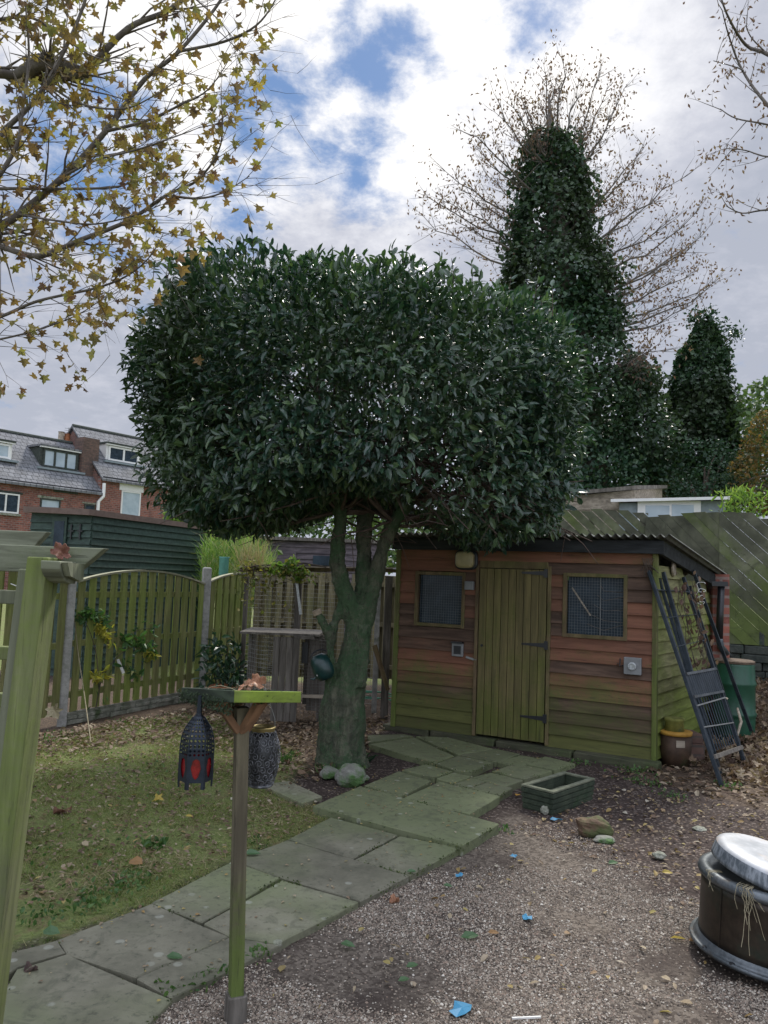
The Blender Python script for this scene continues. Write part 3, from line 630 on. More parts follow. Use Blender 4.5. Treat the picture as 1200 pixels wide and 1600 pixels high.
# fittings on the front
def fit(name, px, py, w, h, d, mat, lab, cat, extra=None):
    u, z = SP.uz(px, py); t = thing(name, lab, cat, SP.p(u, z - h / 2, .02), SP.rz)
    mb = MB(); SP.box(mb, u - w / 2, u + w / 2, z - h / 2, z + h / 2, .02, .02 + d); o = mb.build('case', mat, t, bevel=.006)
    if extra: extra(t, u, z, w, h, d)
    return t
def x_box(t, u, z, w, h, d):
    mb = MB(); SP.box(mb, u - w * .3, u + w * .3, z - h * .3, z + h * .3, .02 + d, .028 + d); mb.build('cover', M['plasticgrey'], t)
def x_flap(t, u, z, w, h, d):
    mb = MB(); SP.box(mb, u - w * .32, u + w * .32, z - h * .32, z + h * .3, .018 + d, .021 + d); mb.build('opening', M['plasticblack'], t)
    mb = MB(); SP.box(mb, u - w * .5, u + w * .5, z + h * .5, z + h * .62, .02, .05 + d); mb.build('hood', M['plasticblack'], t)
def x_vent(t, u, z, w, h, d):
    Q = Matrix.Translation(SP.p(u, z, .02 + d)) @ SP.n.to_track_quat('Z', 'Y').to_matrix().to_4x4()
    mb = MB(); mb.lathe([(.035, 0), (.035, .02), (.026, .022), (.024, .008)], Q, 20); mb.build('dial', M['silver'], t)
fit('junction_box', 736, 915, .09, .085, .05, M['plasticgrey'], 'small grey junction box beside the left shed window', 'junction box', x_box)
fit('pet_flap', 717, 1015, .12, .13, .025, M['plasticgrey'], 'grey and black square pet flap low on the shed wall', 'pet flap', x_flap)
fit('socket_box', 990, 1040, .15, .15, .05, M['plasticgrey'], 'square grey outdoor socket box near the shed corner', 'socket box', x_vent)
t = thing('door_latch', 'small pale metal latch on the wall left of the shed door', 'latch', SP.p(SP.uz(735, 1028)[0], SP.uz(735, 1028)[1], .03), SP.rz)
mb = MB(); a = SP.uz(730, 1026); e = SP.uz(742, 1030); mb.beam(SP.p(a[0], a[1], .035), SP.p(e[0], e[1], .035), .02, .012, SP.n); mb.build('plate', M['wire'], t, bevel=.002)
mb = MB(); mb.tube([SP.p(e[0], e[1], .035), SP.p(e[0] + .03, e[1], .045)], .005, 6); mb.build('bolt', M['wire'], t)
mb = MB(); a = SP.uz(970, 1037); mb.tube([SP.p(a[0], a[1] + .05, .03), SP.p(a[0], a[1] - .02, .05), SP.p(a[0] + .05, a[1], .04)], .006, 6); mb.tube([SP.p(a[0] - .02, a[1], .02), SP.p(a[0] - .02, a[1], .05)], .005, 6)
set_props(mb.build('hook', M['pipe'], loc=SP.p(a[0], a[1], .03), rz=SP.rz), 'small black iron hook left of the grey socket box', 'hook')
# ventilation ring on the side wall
pv_ = None
for off in np.arange(-.2, -1.2, -.01):
    p_ = SP.p(SW + .02, 0, off); d_ = ray(1050, 888)
    if d_.y > 0 and p_.x / p_.y < d_.x / d_.y: continue
    pv_ = off
    if abs(p_.x / p_.y - d_.x / d_.y) < .01: break
if pv_ is None: pv_ = -.45
zz_ = at(1050, 888, SP.p(SW, 0, pv_).y).z
Q = Matrix.Translation(SP.p(SW + .02, zz_, pv_)) @ SP.d.to_track_quat('Z', 'Y').to_matrix().to_4x4()
mb = MB(); mb.lathe([(.075, 0), (.078, .02), (.066, .028), (.05, .026), (.048, .004)], Q, 28); mb.build('vent_ring', M['palewood'], shed, smooth=True)
mb = MB(); mb.lathe([(.048, .003), (.047, .006)], Q, 24); mb.build('vent_hole', M['plasticblack'], shed)
# sleepers along the foot of the shed
kb = Plane(G(596, 1140, .0), G(1030, 1207, .0))
cuts = [0, .55, 1.25, 2.0, kb.L]
for i in range(4):
    mb = MB(); kb.box(mb, cuts[i] + .01, cuts[i + 1] - .01, -.03, .06 + .006 * (i % 2), -.16, .0)
    lab = ['short mossy timber at the left end of the row under the shed front', 'mossy timber under the left shed window', 'mossy timber lying under the plank door', 'long mossy timber under the right shed window, at the shed corner'][i]
    set_props(mb.build('timber_edging', M['sleeper'], loc=(kb.p(cuts[i], 0).x, kb.p(cuts[i], 0).y, 0), rz=kb.rz, bevel=.012), lab, 'edging timber', 'timbers edging the foot of the shed')
# ------------------------------------------------------------------ left fence: concrete posts and arched slatted panels
def post(px, pyb, pyt, lab, w=.10, name='concrete_post', mat=None, Y=None):
    g = G(px, pyb); 
    if Y: g = at(px, 900, Y)
    top = at(px + (pyb - pyt) * 0, pyt, g.y).z
    Mx = frame((g.x, g.y, 0), .42); mb = MB()
    mb.box((-w / 2, -w / 2, -.05), (w / 2, w / 2, top - .015), Mx)
    mb.hexa([Mx @ Vector(q) for q in [(-w / 2, -w / 2, top - .015), (w / 2, -w / 2, top - .015), (w / 2, w / 2, top - .015), (-w / 2, w / 2, top - .015), (-w / 3, -w / 3, top), (w / 3, -w / 3, top), (w / 3, w / 3, top), (-w / 3, w / 3, top)]])
    return set_props(mb.build(name, mat or M['concrete'], loc=(g.x, g.y, 0), rz=.42, bevel=.004), lab, 'fence post', 'posts of the slatted fence'), g, top
p1, g1, t1 = post(96, 1135, 902, 'nearer grey concrete post beside the pergola post', .085)
p2, g2, t2 = post(312, 1092, 886, 'farther grey concrete post at the right end of the arched panel', .10)
FP = Plane(g1, g2)
def panel(pl, u0, u1, zb, ze, za, lab, mat, slat=.088, step=.152, arch=True, cap=True, group='slatted fence panels'):
    base = pl.p(u0, 0); t = thing('slatted_fence', lab, 'fence', (base.x, base.y, 0), pl.rz, group)
    def top(u):
        s_ = (u - u0) / (u1 - u0); return ze[0] + (ze[1] - ze[0]) * s_ + (za * (1 - (2 * s_ - 1) ** 2) if arch else 0)
    mb = MB(); n_ = max(2, round((u1 - u0 - slat) / step)); st_ = (u1 - u0 - slat - .02) / n_
    for k in range(2 * n_ + 1):
        o = .012 if k % 2 == 0 else -.062
        u = u0 + .01 + k * st_ / 2; w = slat * random.uniform(.97, 1.02)
        pl.poly(mb, [(u, zb + random.uniform(-.008, .008)), (u + w, zb), (u + w, top(u + w) - .012), (u, top(u) - .012)], o, o + .014)
    mb.build('slats', mat, t, bevel=.002)
    H = min(ze)
    for z in (zb + .16, zb + (H - zb) * .52, H - .13):
        m2 = MB(); pl.box(m2, u0 + .005, u1 - .005, z - .03, z + .03, -.046, .010); m2.build('rail', mat, t, bevel=.003)
    if cap:
        n = 20; m2 = MB(); pts = [(u0 + (u1 - u0) * i / n) for i in range(n + 1)]
        for a, e in zip(pts[:-1], pts[1:]):
            pl.poly(m2, [(a, top(a) - .012), (e, top(e) - .012), (e, top(e) + .008), (a, top(a) + .008)], -.035, .035)
        m2.build('top_cap', wood('pale_cap_wood' , (.24, .24, .15), (.36, .35, .24), None, 0, (3, 20, 20), .1), t)
    return t, top
zA = [FP.uz(118, 908)[1], FP.uz(303, 912)[1]]
zb1 = (FP.uz(118, 1103)[1] + FP.uz(300, 1082)[1]) / 2
apex = FP.uz(210, 891)[1] - (zA[0] + zA[1]) / 2
panel(FP, .06, FP.L - .06, zb1, zA, apex, 'green mossy arched slatted fence panel between the two concrete posts', M['fence'])
# gravel board wall of rough stone under the arched panels
mb = MB(); FP.box(mb, .05, FP.L - .05, -.05, zb1 - .02, -.05, .0)
wall_ = set_props(mb.build('plinth_wall', M['stone'], loc=FP.p(.05, 0), rz=FP.rz), 'low rough stone plinth under the arched slatted fence panel', 'wall')
mb = MB(); z = .0
while z < zb1 - .05:
    h = random.uniform(.035, .06); u = .05
    while u < FP.L - .1:
        l = random.uniform(.08, .24); FP.box(mb, u + .004, min(u + l - .004, FP.L - .06), z + .003, z + h - .003, -.004, random.uniform(.008, .03)); u += l
    z += h
mb.build('facing_stone', M['stone'], wall_, bevel=.006)
# panel to the left of the nearer post
q0 = FP.p(-1.95, 0); panel(FP, -1.95, -.06, .12, [zA[0] - .0, zA[0] - .02], .14, 'green slatted fence panel left of the nearer concrete post', M['fence'])
panel(FP, FP.L + .06, FP.L + 1.0, zb1, [FP.uz(325, 908)[1], FP.uz(325, 908)[1] + .10], .05, 'short slatted fence panel right of the farther concrete post', M['fence'])
corner = FP.p(FP.L + 1.02, 0)
BP = Plane(corner, (corner.x + 2.6, corner.y + .25))
bz = BP.uz(500, 893)[1]
panel(BP, .02, 1.28, .18, [bz, bz], 0, 'tan slatted fence panel behind the wire pen, left of the trunk', M['fence_back'], arch=False, cap=False)
panel(BP, 1.34, 2.5, .18, [bz, bz - .02], 0, 'tan slatted fence panel behind the laurel trunk', M['fence_back'], arch=False, cap=False)
# ------------------------------------------------------------------ pergola
PY = 2.15
pb = at(35, 1300, PY)
pg = thing('pergola', 'green mossy timber pergola end at the left with a lattice side', 'pergola', (pb.x, pb.y, 0))
top_c = at(98, 890, PY); bot_c = at(-22, 1750, PY)
ax = (top_c - bot_c); zbot = 0
lean = Vector((0, 0, 1)); pbx = at(45, 1250, PY).x
TZ = at(100, 872, PY).z
def pgx(px, py=1000, dy=0): return at(px, py, PY + dy).x
xr = pgx(76, 1000) ; wpost = .098
xr = pgx(67, 1000); LN = .055
def leanbox(x0, x1, y0, y1, zt_):
    m_ = MB(); d0 = LN * 1.3; m_.hexa([(x0 - d0, y0, -.05), (x1 - d0, y0, -.05), (x1 - d0, y1, -.05), (x0 - d0, y1, -.05), (x0 + LN * (zt_ - 1.4), y0, zt_), (x1 + LN * (zt_ - 1.4), y0, zt_), (x1 + LN * (zt_ - 1.4), y1, zt_), (x0 + LN * (zt_ - 1.4), y1, zt_)]); return m_
mb = leanbox(xr - .058, xr, PY - .03, PY + .06, TZ); mb.build('post', M['post_green'], pg, bevel=.004)
mb = leanbox(xr - .092, xr - .060, PY + .0, PY + .064, at(60, 890, PY).z); mb.build('post', M['post_grey'], pg, bevel=.004)
# main beam (runs left-right, cut at an angle at the right end)
zt = at(60, 852, PY).z; zb = at(60, 895, PY).z; xe = pgx(150, 860)
mb = MB(); mb.prism([(xe, PY + .065, zt), (xe - .045, PY + .065, zb + .035), (xe - .085, PY + .065, zb), (-3.2, PY + .065, zb), (-3.2, PY + .065, zt)], (0, .045, 0)); mb.build('main_beam', M['beam'], pg, bevel=.003)
yb2 = PY + .75; zt2 = at(20, 829, yb2).z; zb2 = at(20, 855, yb2).z; xe2 = at(73, 840, yb2).x
mb = MB(); mb.prism([(xe2, yb2, zt2), (xe2 - .05, yb2, zb2), (-3.6, yb2, zb2), (-3.6, yb2, zt2)], (0, .045, 0)); mb.build('rear_beam', M['beam'], pg, bevel=.003)
# rafter: short piece crossing above the post, rounded underside at the near end
zr1 = at(100, 877, PY - .05).z; zr0 = zr1 - .062; xc = pgx(88, 890)
prof = [(PY - .06, zr1), (PY - .055, zr1 - .022), (PY - .035, zr1 - .042), (PY - .01, zr1 - .055), (PY + .03, zr0), (PY + .064, zr0), (PY + .064, zr1)]
mb = MB(); mb.prism([(xc - .02, y_, z_) for y_, z_ in prof], (.052, 0, 0)); mb.build('rafter', M['beam'], pg, bevel=.003)
mb = MB(); mb.prism([(xc + .033, y_ + .005, z_) for y_, z_ in [(PY - .055, zr1 - .004), (PY - .03, zr1 - .04), (PY + .02, zr1 - .05), (PY + .05, zr1 - .055), (PY + .064, zr1 - .055), (PY + .064, zr1 - .004)]], (.018, 0, 0)); mb.build('block', M['post_grey'], pg)
for (pxr, y0_, y1_) in ((52, 924, 945), (30, 1011, 1031), (22, 1084, 1104)):
    mb = MB(); Yr = PY + .08; a = at(pxr, (y0_ + y1_) / 2, Yr); hh = (y1_ - y0_) / 1200 * Yr
    mb.beam((a.x, Yr, a.z), (-3.1, Yr, a.z + .01), .03, hh); mb.build('lattice_rail', M['post_grey'] if y0_ < 1000 else M['post_green'], pg, bevel=.003)
mb = MB(); a = at(45, 935, PY + .06)
for k in range(3): mb.tube([Vector((a.x + .012 * k + .008 * math.sin(t), PY + .08 + .024 * math.cos(t) - .0, a.z + .026 * math.sin(t) - .002)) for t in np.linspace(0, 6.2, 14)], .0015, 5)
mb.tube([Vector((a.x - .05, PY + .05, a.z + .04)), Vector((a.x - .02, PY + .05, a.z + .03)), Vector((a.x, PY + .055, a.z + .02))], .0015, 5)
mb.build('twine', M['whitep'], pg)
# ------------------------------------------------------------------ houses
HP_a = at(0, 740, 36); HP_dir = Vector((.6, .8, 0)).normalized()
HP = Plane(HP_a, HP_a + HP_dir)
HP.L = 1
def hz_(px, py): return HP.uz(px, py)
Lo = -12.0; uj = hz_(156, 770)[0]; uend = hz_(330, 780)[0] + 3
ev1 = (hz_(0, 743)[1] + hz_(150, 770)[1]) / 2; ev2 = (hz_(160, 742)[1] + hz_(236, 757)[1]) / 2
RW = 3.0
RP = Plane(HP.p(0, 0, -RW), HP.p(1, 0, -RW))
rd1 = RP.uz(40, 683)[1]; rd2 = RP.uz(180, 681)[1]
def house(name, lab, u0, u1, ev, rd):
    base = HP.p(u0, 0); t = thing('terraced_house', lab, 'house', (base.x, base.y, 0), HP.rz, 'brick terraced houses beyond the garden')
    mb = MB(); HP.box(mb, u0, u1, -.2, ev, -.25, 0); HP.box(mb, u0, u1, -.2, ev, -2 * RW, -2 * RW + .25); mb.build('wall', M['brick'], t)
    for ua in (u0 + .003, u1 - .25):
        mb = MB(); mb.prism([HP.p(ua, -.2, -.26), HP.p(ua, ev - .01, -.0 - .26), HP.p(ua, rd - .15, -RW), HP.p(ua, ev - .01, -2 * RW + .26), HP.p(ua, -.2, -2 * RW + .26)], HP.d * .247)
        mb.build('gable_wall', M['brickside'], t)
    mb = MB()
    for s_ in (0, 1):
        e = .3 if s_ == 0 else -2 * RW - .3
        sl_ = (rd - ev) / RW
        ze_ = ev - .3 * sl_ + .02
        mb.hexa([HP.p(u0 - .1, ze_, e), HP.p(u1 + .05, ze_, e), HP.p(u1 + .05, rd, -RW), HP.p(u0 - .1, rd, -RW), HP.p(u0 - .1, ze_ + .12, e), HP.p(u1 + .05, ze_ + .12, e), HP.p(u1 + .05, rd + .12, -RW), HP.p(u0 - .1, rd + .12, -RW)])
    r = mb.build('roof', M['slate'], t)
    mb = MB(); mb.tube([HP.p(u0 - .05, rd + .10, -RW), HP.p(u1, rd + .10, -RW)], .11, 8); mb.build('ridge_tile', M['darkstone'], r)
    mb = MB(); HP.box(mb, u0, u1, ev - .14, ev - .02, .12, .24); mb.build('gutter', M['pipe'], t)
    return t, r
def slope_off(z, ev, rd): return -(z - ev) / (rd - ev) * RW
def hwin(t, x0, y0, x1, y1, panes, fm, gm, lintel=None, lab=None, sill=True):
    a = hz_(x0, y0); e = hz_(x1, y1); u0, u1 = a[0], e[0]; z1 = (a[1]); z0 = e[1]; w = u1 - u0
    zc1 = hz_((x0 + x1) / 2, (y0 + y1) / 2)[1]; 
    mb = MB(); f = .07
    HP.box(mb, u0, u0 + f, z0, z1, -.02, .06); HP.box(mb, u1 - f, u1, z0, z1, -.02, .06); HP.box(mb, u0 + f, u1 - f, z1 - f, z1, -.02, .059); HP.box(mb, u0 + f, u1 - f, z0, z0 + f, -.02, .059)
    for k in range(1, panes): um = u0 + w * k / panes; HP.box(mb, um - f * .55, um + f * .55, z0 + f, z1 - f, -.02, .058)
    wd = mb.build('window', fm, t, label=lab); mb = MB(); HP.box(mb, u0 + .02, u1 - .02, z0 + .02, z1 - .02, -.02, .02); mb.build('pane', gm, wd)
    if sill: mb = MB(); HP.box(mb, u0 - .1, u1 + .1, z0 - .12, z0 - .005, -.02, .12); mb.build('sill', fm if sill == 'w' else M['stone'], wd)
    if lintel is not None: mb = MB(); HP.box(mb, u0 - .15, u1 + .15, z1 + .01, z1 + .01 + lintel[0], -.02, .05); mb.build('lintel', lintel[1], wd)
    return wd
hA, rA = house('a', 'lower brick terraced house with a dark framed dormer, at the left edge', Lo, uj, ev1, rd1)
hB, rB = house('b', 'taller brick terraced house with a white dormer and a white lintelled window', uj + .01, uend, ev2, rd2)
hwin(hA, -12, 768, 28, 803, 2, M['white'], M['glass'], (.10, M['darkstone']), 'white casement window', True)
hwin(hA, 63, 778, 93, 797, 1, M['darkstone'], M['paleglass'], (.12, M['stone']), 'small dark recessed window')
hwin(hA, 132, 787, 147, 800, 1, M['darkstone'], M['glass'], (.08, M['stone']), 'tiny dark window')
mb = MB(); a = hz_(84, 762); e = hz_(121, 773); HP.box(mb, a[0], e[0], e[1], a[1], -.02, .04); mb.build('stone_panel', M['darkstone'], hA)
hwin(hB, 190, 766, 217, 812, 1, M['white'], M['paleglass'], (.45, M['white']), 'tall white window with a wide white lintel', 'w')
hwin(hB, 264, 775, 284, 806, 1, M['bluegrey'], M['glass'], (.14, M['stone']), 'partly hidden window by the tree')
def dormer(t, ev, rd, x0, y0, x1, y1, off, panes, fm, cm, gm, lab):
    D = Plane(HP.p(0, 0, off), HP.p(1, 0, off)); a = D.uz(x0, y0); e = D.uz(x1, y1); u0, u1, z1, z0 = a[0], e[0], a[1], e[1]
    z1 = D.uz((x0 + x1) / 2, y0 + (y1 - y0) * .12)[1]; z0 = D.uz((x0 + x1) / 2, y1 - (y1 - y0) * .12)[1]
    back = slope_off(z1 + .25, ev, rd) - .3
    mb = MB(); D.box(mb, u0 - .12, u1 + .12, z0 - .25, z1 + .1, back - off, -.02)
    d = mb.build('dormer', cm, t, label=lab)
    mb = MB(); D.box(mb, u0 - .22, u1 + .22, z1 + .1, z1 + .2, back - off, .16); mb.build('dormer_roof', M['slate'] if fm is not M['white'] else M['darkstone'], d)
    mb = MB(); D.box(mb, u0 - .2, u1 + .2, z1 + .04, z1 + .1, .0, .14); mb.build('dormer_fascia', M['white'], d)
    mb = MB(); f = .09
    D.box(mb, u0, u0 + f, z0, z1, 0, .06); D.box(mb, u1 - f, u1, z0, z1, 0, .06); D.box(mb, u0 + f, u1 - f, z1 - f, z1, 0, .058); D.box(mb, u0 + f, u1 - f, z0, z0 + f, 0, .058)
    for k in range(1, panes): um = u0 + (u1 - u0) * k / panes; D.box(mb, um - f * .6, um + f * .6, z0 + f, z1 - f, 0, .057)
    mb.build('window_frame', fm, d); mb = MB(); D.box(mb, u0 + .03, u1 - .03, z0 + .03, z1 - .03, 0, .02); mb.build('pane', gm, d)
    mb = MB(); D.box(mb, u0 - .35, u1 + .35, z0 - .16, z0 - .06, -.05, .3); mb.build('lead_flashing', M['bluegrey'], d)
dormer(hA, ev1, rd1, 68, 700, 119, 737, -1.0, 3, M['darkstone'], M['darkstone'], M['paleglass'], 'dark framed dormer with three panes')
dormer(hA, ev1, rd1, -25, 688, 14, 718, -1.0, 2, M['white'], M['white'], M['paleglass'], 'white framed dormer cut by the photo edge')
dormer(hB, ev2, rd2, 170, 697, 215, 726, -1.0, 2, M['white'], M['white'], M['glass'], 'white dormer with two panes')
# chimneys
CP = Plane(HP.p(0, 0, -1.0), HP.p(1, 0, -1.0)); a = CP.uz(127, 683); e = CP.uz(151, 700)
mb = MB(); CP.box(mb, a[0], e[0], ev1, a[1], -.55, .25); ch = mb.build('chimney', M['brickdark'], rB)
CP2 = Plane(HP.p(0, 0, -RW - .4), HP.p(1, 0, -RW - .4)); a = CP2.uz(84, 688); e = CP2.uz(108, 692)
mb = MB(); CP2.box(mb, a[0], e[0], rd1 - .3, a[1], -.4, .4); ch = mb.build('chimney', M['brickdark'], rA)
for (x0, x1, yt, mt) in ((91, 99, 676, M['palewood']), (101, 108, 679, M['terracotta'])):
    u = CP2.uz((x0 + x1) / 2, 690)[0]; z1 = CP2.uz((x0 + x1) / 2, yt)[1]
    mb = MB(); mb.lathe([(.19, 0), (.16, .15), (.15, z1 - a[1]), (.18, z1 - a[1] + .05)], Matrix.Translation(CP2.p(u, a[1], 0)), 12); mb.build('chimney_pot', mt, ch)
mb = MB(); u, z = CP2.uz(107, 680); mb.tube([CP2.p(u, z - .3, 0), CP2.p(u, CP2.uz(107, 668)[1], 0)], .025, 5)
for k in range(3): zt_ = CP2.uz(107, 670)[1] - .12 * k; mb.tube([CP2.p(u - .25, zt_, 0), CP2.p(u + .25, zt_ + .05, 0)], .015, 4)
mb.tube([CP2.p(u + .6, z, 0), CP2.p(u + 1.2, z + .7, 0)], .02, 4); mb.build('aerial', M['wire'], ch)
mb = MB(); u, z = hz_(156, 755); ub = hz_(150, 800)[0]
mb.tube([HP.p(u + .1, z, .25), HP.p(u + .1, z - .7, .25), HP.p(u - .1, z - 1.0, .15), HP.p(u - .1, 0, .15)], .09, 8); mb.build('drainpipe', M['white'], hB)
# ------------------------------------------------------------------ sheds beyond the fence
def lapshed(name, lab, cat, C, El, Er, zt, mat, roofmat, rows=11, extra=None, group=None, th=.09, hang=.12):
    """C corner, El left end, Er right end (xy); zt = (z at El, C, Er)"""
    t = thing(name, lab, cat, (C[0], C[1], 0), 0, group)
    P1 = Plane(El, C); P2_ = Plane(C, Er)
    for pl, za, zb_, nm in ((P1, zt[0], zt[1], 'front_wall'), (P2_, zt[1], zt[2], 'side_wall')):
        mb = MB(); H = min(za, zb_); h = H / rows
        for i in range(rows + 1):
            z0 = i * h; z1 = z0 + h if i < rows else None
            if z1 is None: pts = [(0, H), (pl.L, H), (pl.L, zb_), (0, za)]; 
            if z1 is None:
                if abs(za - zb_) < .02: continue
                pts = [(0, H), (pl.L, H), (pl.L, zb_ + .001), (0, za + .001)]; pl.poly(mb, pts, -.03, .01); continue
            p = [pl.p(0, z0, -.03), pl.p(pl.L, z0, -.03), pl.p(pl.L, z0, .03), pl.p(0, z0, .03), pl.p(0, z1, -.03), pl.p(pl.L, z1, -.03), pl.p(pl.L, z1, .008), pl.p(0, z1, .008)]
            if (p[1] - p[0]).cross(p[3] - p[0]).z < 0: p = [p[3], p[2], p[1], p[0], p[7], p[6], p[5], p[4]]
            mb.hexa(p)
        mb.build(nm, mat, t)
    A = Vector((El[0], El[1], zt[0])); B_ = Vector((C[0], C[1], zt[1])); D_ = Vector((Er[0], Er[1], zt[2])); E_ = A + D_ - B_
    ctr = (A + D_) / 2; q = [p + (p - ctr).normalized() * hang * Vector((1, 1, 0)).length for p in (A, B_, D_, E_)]
    q = [Vector((p.x, p.y, o.z)) for p, o in zip(q, (A, B_, D_, E_))]
    mb = MB(); mb.hexa([p + Vector((0, 0, .0)) for p in q] + [p + Vector((0, 0, th)) for p in q]); mb.build('roof', roofmat, t)
    back = MB(); back.prism([Vector((El[0], El[1], 0)), Vector((E_.x, E_.y, 0)), Vector((E_.x, E_.y, E_.z)), A], (0, .02, 0)); back.prism([Vector((D_.x, D_.y, 0)), Vector((E_.x, E_.y, 0)), E_, D_], (-.02, 0, 0)); back.build('back_wall', mat, t)
    return t, P1, P2_
C = at(145, 805, 11); Er = Vector((-3.23, 13.9, 0)); 
kx = (318 - 600) / 1200; tt = (kx * 11 - C.x) / (.37 - kx); Er = Vector((C.x + .37 * tt, 11 + tt, 0))
kx = (50 - 600) / 1200; ss = (kx * 11 - C.x) / (-1 - .37 * kx); El = Vector((C.x - ss, 11 + .37 * ss, 0))
t, P1, P2_ = lapshed('green_shed', 'dark green painted timber shed with a brown roof edge beyond the fence', 'shed', (C.x, 11), (El.x, El.y), (Er.x, Er.y), (at(50, 801, El.y).z, at(145, 806, 11).z, at(318, 828, Er.y).z), M['darkgreen'], M['slatef'], 22, th=.085, hang=.10)
a = P1.uz(86, 808); e = P1.uz(105, 860); mb = MB(); P1.box(mb, a[0], e[0], .1, a[1], .02, .05); d = mb.build('door', M['darkgreen'], t)
mb = MB(); P1.box(mb, a[0] + .05, e[0] - .04, a[1] - .5, a[1] - .06, .05, .055); mb.build('pane', M['glass'], d)
for px in (114, 128):
    u, z = P1.uz(px, 830); mb = MB(); P1.box(mb, u - .012, u + .012, z - .12, z + .1, .03, .045); P1.box(mb, u - .05, u + .05, z - .01, z + .01, .03, .047); mb.build('hinge', M['plasticblack'], t)
Cx = at(405, 850, 14.5); Ex = at(600, 853, 14.2)
t, P1, P2_ = lapshed('purple_shed', 'faded purple-brown lap board shed behind the laurel trunk', 'shed', (Cx.x, 14.5), (Cx.x - .05, 17), (Ex.x, 14.2), (at(408, 843, 14.5).z, at(408, 843, 14.5).z, at(600, 850, 14.2).z), M['purple'], M['greywood'], 20, th=.06)
a = P2_.uz(425, 862); e = P2_.uz(462, 900); mb = MB(); P2_.box(mb, a[0], e[0], .2, a[1], .02, .05)
d = mb.build('door', M['purple'], t); a = P2_.uz(490, 868); e = P2_.uz(520, 884); mb = MB(); P2_.box(mb, a[0], e[0], e[1], a[1], .02, .04); mb.build('window', M['glass'], t)
t, P1, P2_ = lapshed('timber_shed', 'pale unpainted lap board shed top above the diagonal board fence', 'shed', (at(990, 765, 14).x, 14), (at(860, 775, 14.6).x, 14.6), (at(1034, 758, 16).x, 16), (at(862, 778, 14.6).z, at(990, 766, 14).z, at(1034, 762, 16).z), M['palewood'], M['greywood'], 14, th=.07)
C = at(1128, 785, 13); El = at(968, 787, 13.4)
t, P1, P2_ = lapshed('summerhouse', 'blue-grey summerhouse top with white trim and flat white roof edge', 'summerhouse', (C.x, 13), (El.x, 13.4), (at(1133, 785, 15.0).x, 15.0), (at(968, 786, 13.4).z, at(1128, 782, 13).z, at(1133, 780, 15.0).z), M['bluegrey'], M['white'], 12, th=.05, hang=.16)
for (x0, y0, x1, y1, mt, o) in ((996, 782, 1094, 860, M['white'], .045), (1008, 790, 1045, 850, M['paleglass'], .05), (1049, 789, 1083, 850, M['paleglass'], .052)):
    a = P1.uz(x0, y0); e = P1.uz(x1, y1); mb = MB(); P1.box(mb, a[0], e[0], a[1] - .6, a[1], .0, o + .02); mb.build('door_frame' if mt is M['white'] else 'pane', mt, t)
# ------------------------------------------------------------------ diagonal board fence on the retaining wall
def clip(poly, ax, v, keep):
    out = []
    for i in range(len(poly)):
        a, c = poly[i], poly[(i + 1) % len(poly)]; ia = (a[ax] - v) * keep >= 0; ic = (c[ax] - v) * keep >= 0
        if ia: out.append(a)
        if ia != ic: s_ = (v - a[ax]) / (c[ax] - a[ax]); out.append((a[0] + (c[0] - a[0]) * s_, a[1] + (c[1] - a[1]) * s_))
    return out
def diag_fence(A, B_, z0, zt, bw, gap, lab, ang=R(44)):
    pl = Plane(A, B_); t = thing('board_fence', lab, 'fence', (pl.a.x, pl.a.y, 0), pl.rz, 'diagonal board fences behind the shed')
    mb = MB(); st = (bw + gap) / math.sin(ang); H = max(zt) - z0; u = -H / math.tan(ang) - st; k = 0
    ds = 1 if pl.d.x > 0 else -1
    while u < pl.L + st:
        w = bw / math.sin(ang); r = H / math.tan(ang)
        jt = random.uniform(-.03, .05)
        p = [(u + r + .1, z0 - .1 / math.tan(ang) * 0), (u + r + w + .1, z0), (u + w, z0 + H + .1), (u, z0 + H + .1)]
        p = clip(p, 0, 0, 1); p = clip(p, 0, pl.L, -1) if p else p
        if p:
            ztop = lambda uu: zt[0] + (zt[1] - zt[0]) * uu / pl.L
            um = max(0, min(pl.L, u)); p = clip(p, 1, ztop(um) + jt * .6, -1)
        if p: p = clip(p, 1, z0, 1)
        if p and len(p) > 2:
            o = .0 if k % 2 else .004
            mb.prism([pl.p(a, z_, o) for a, z_ in p], pl.n * .018)
        u += st; k += 1
    mb.build('boards', M['diag'], t)
    for z_ in (z0 + .15, (z0 + min(zt)) / 2, min(zt) - .3): m2 = MB(); pl.box(m2, 0, pl.L, z_ - .04, z_ + .04, -.06, -.002); m2.build('rail', M['greywood'], t)
    for u_ in (0.05, pl.L / 2, pl.L - .12): m2 = MB(); pl.box(m2, u_, u_ + .08, z0 - .4, min(zt) - .05, -.14, -.06); m2.build('post', M['greywood'], t)
    return pl
A = at(1010, 800, 10.9); B_ = at(1125, 800, 10.0)
diag_fence(xy(A), xy(B_), .9, (at(1010, 808, 10.9).z, at(1115, 796, 10.0).z), .125, .003, 'long grey-green fence of sloping boards right of the shed roof')
A2 = at(830, 800, 11.6); B2 = at(1013, 800, 10.93)
diag_fence(xy(A2), xy(B2), .9, (at(850, 797, 11.6).z, at(990, 800, 10.95).z), .11, .012, 'weathered fence of sloping boards seen just above the shed roof')
A3 = at(1124, 800, 9.98); B3 = at(1330, 800, 9.3)
diag_fence(xy(A3), xy(B3), .9, (at(1140, 802, 10).z, at(1330, 850, 9.3).z), .125, .003, 'sloping board fence at the right edge above the dark stone wall')
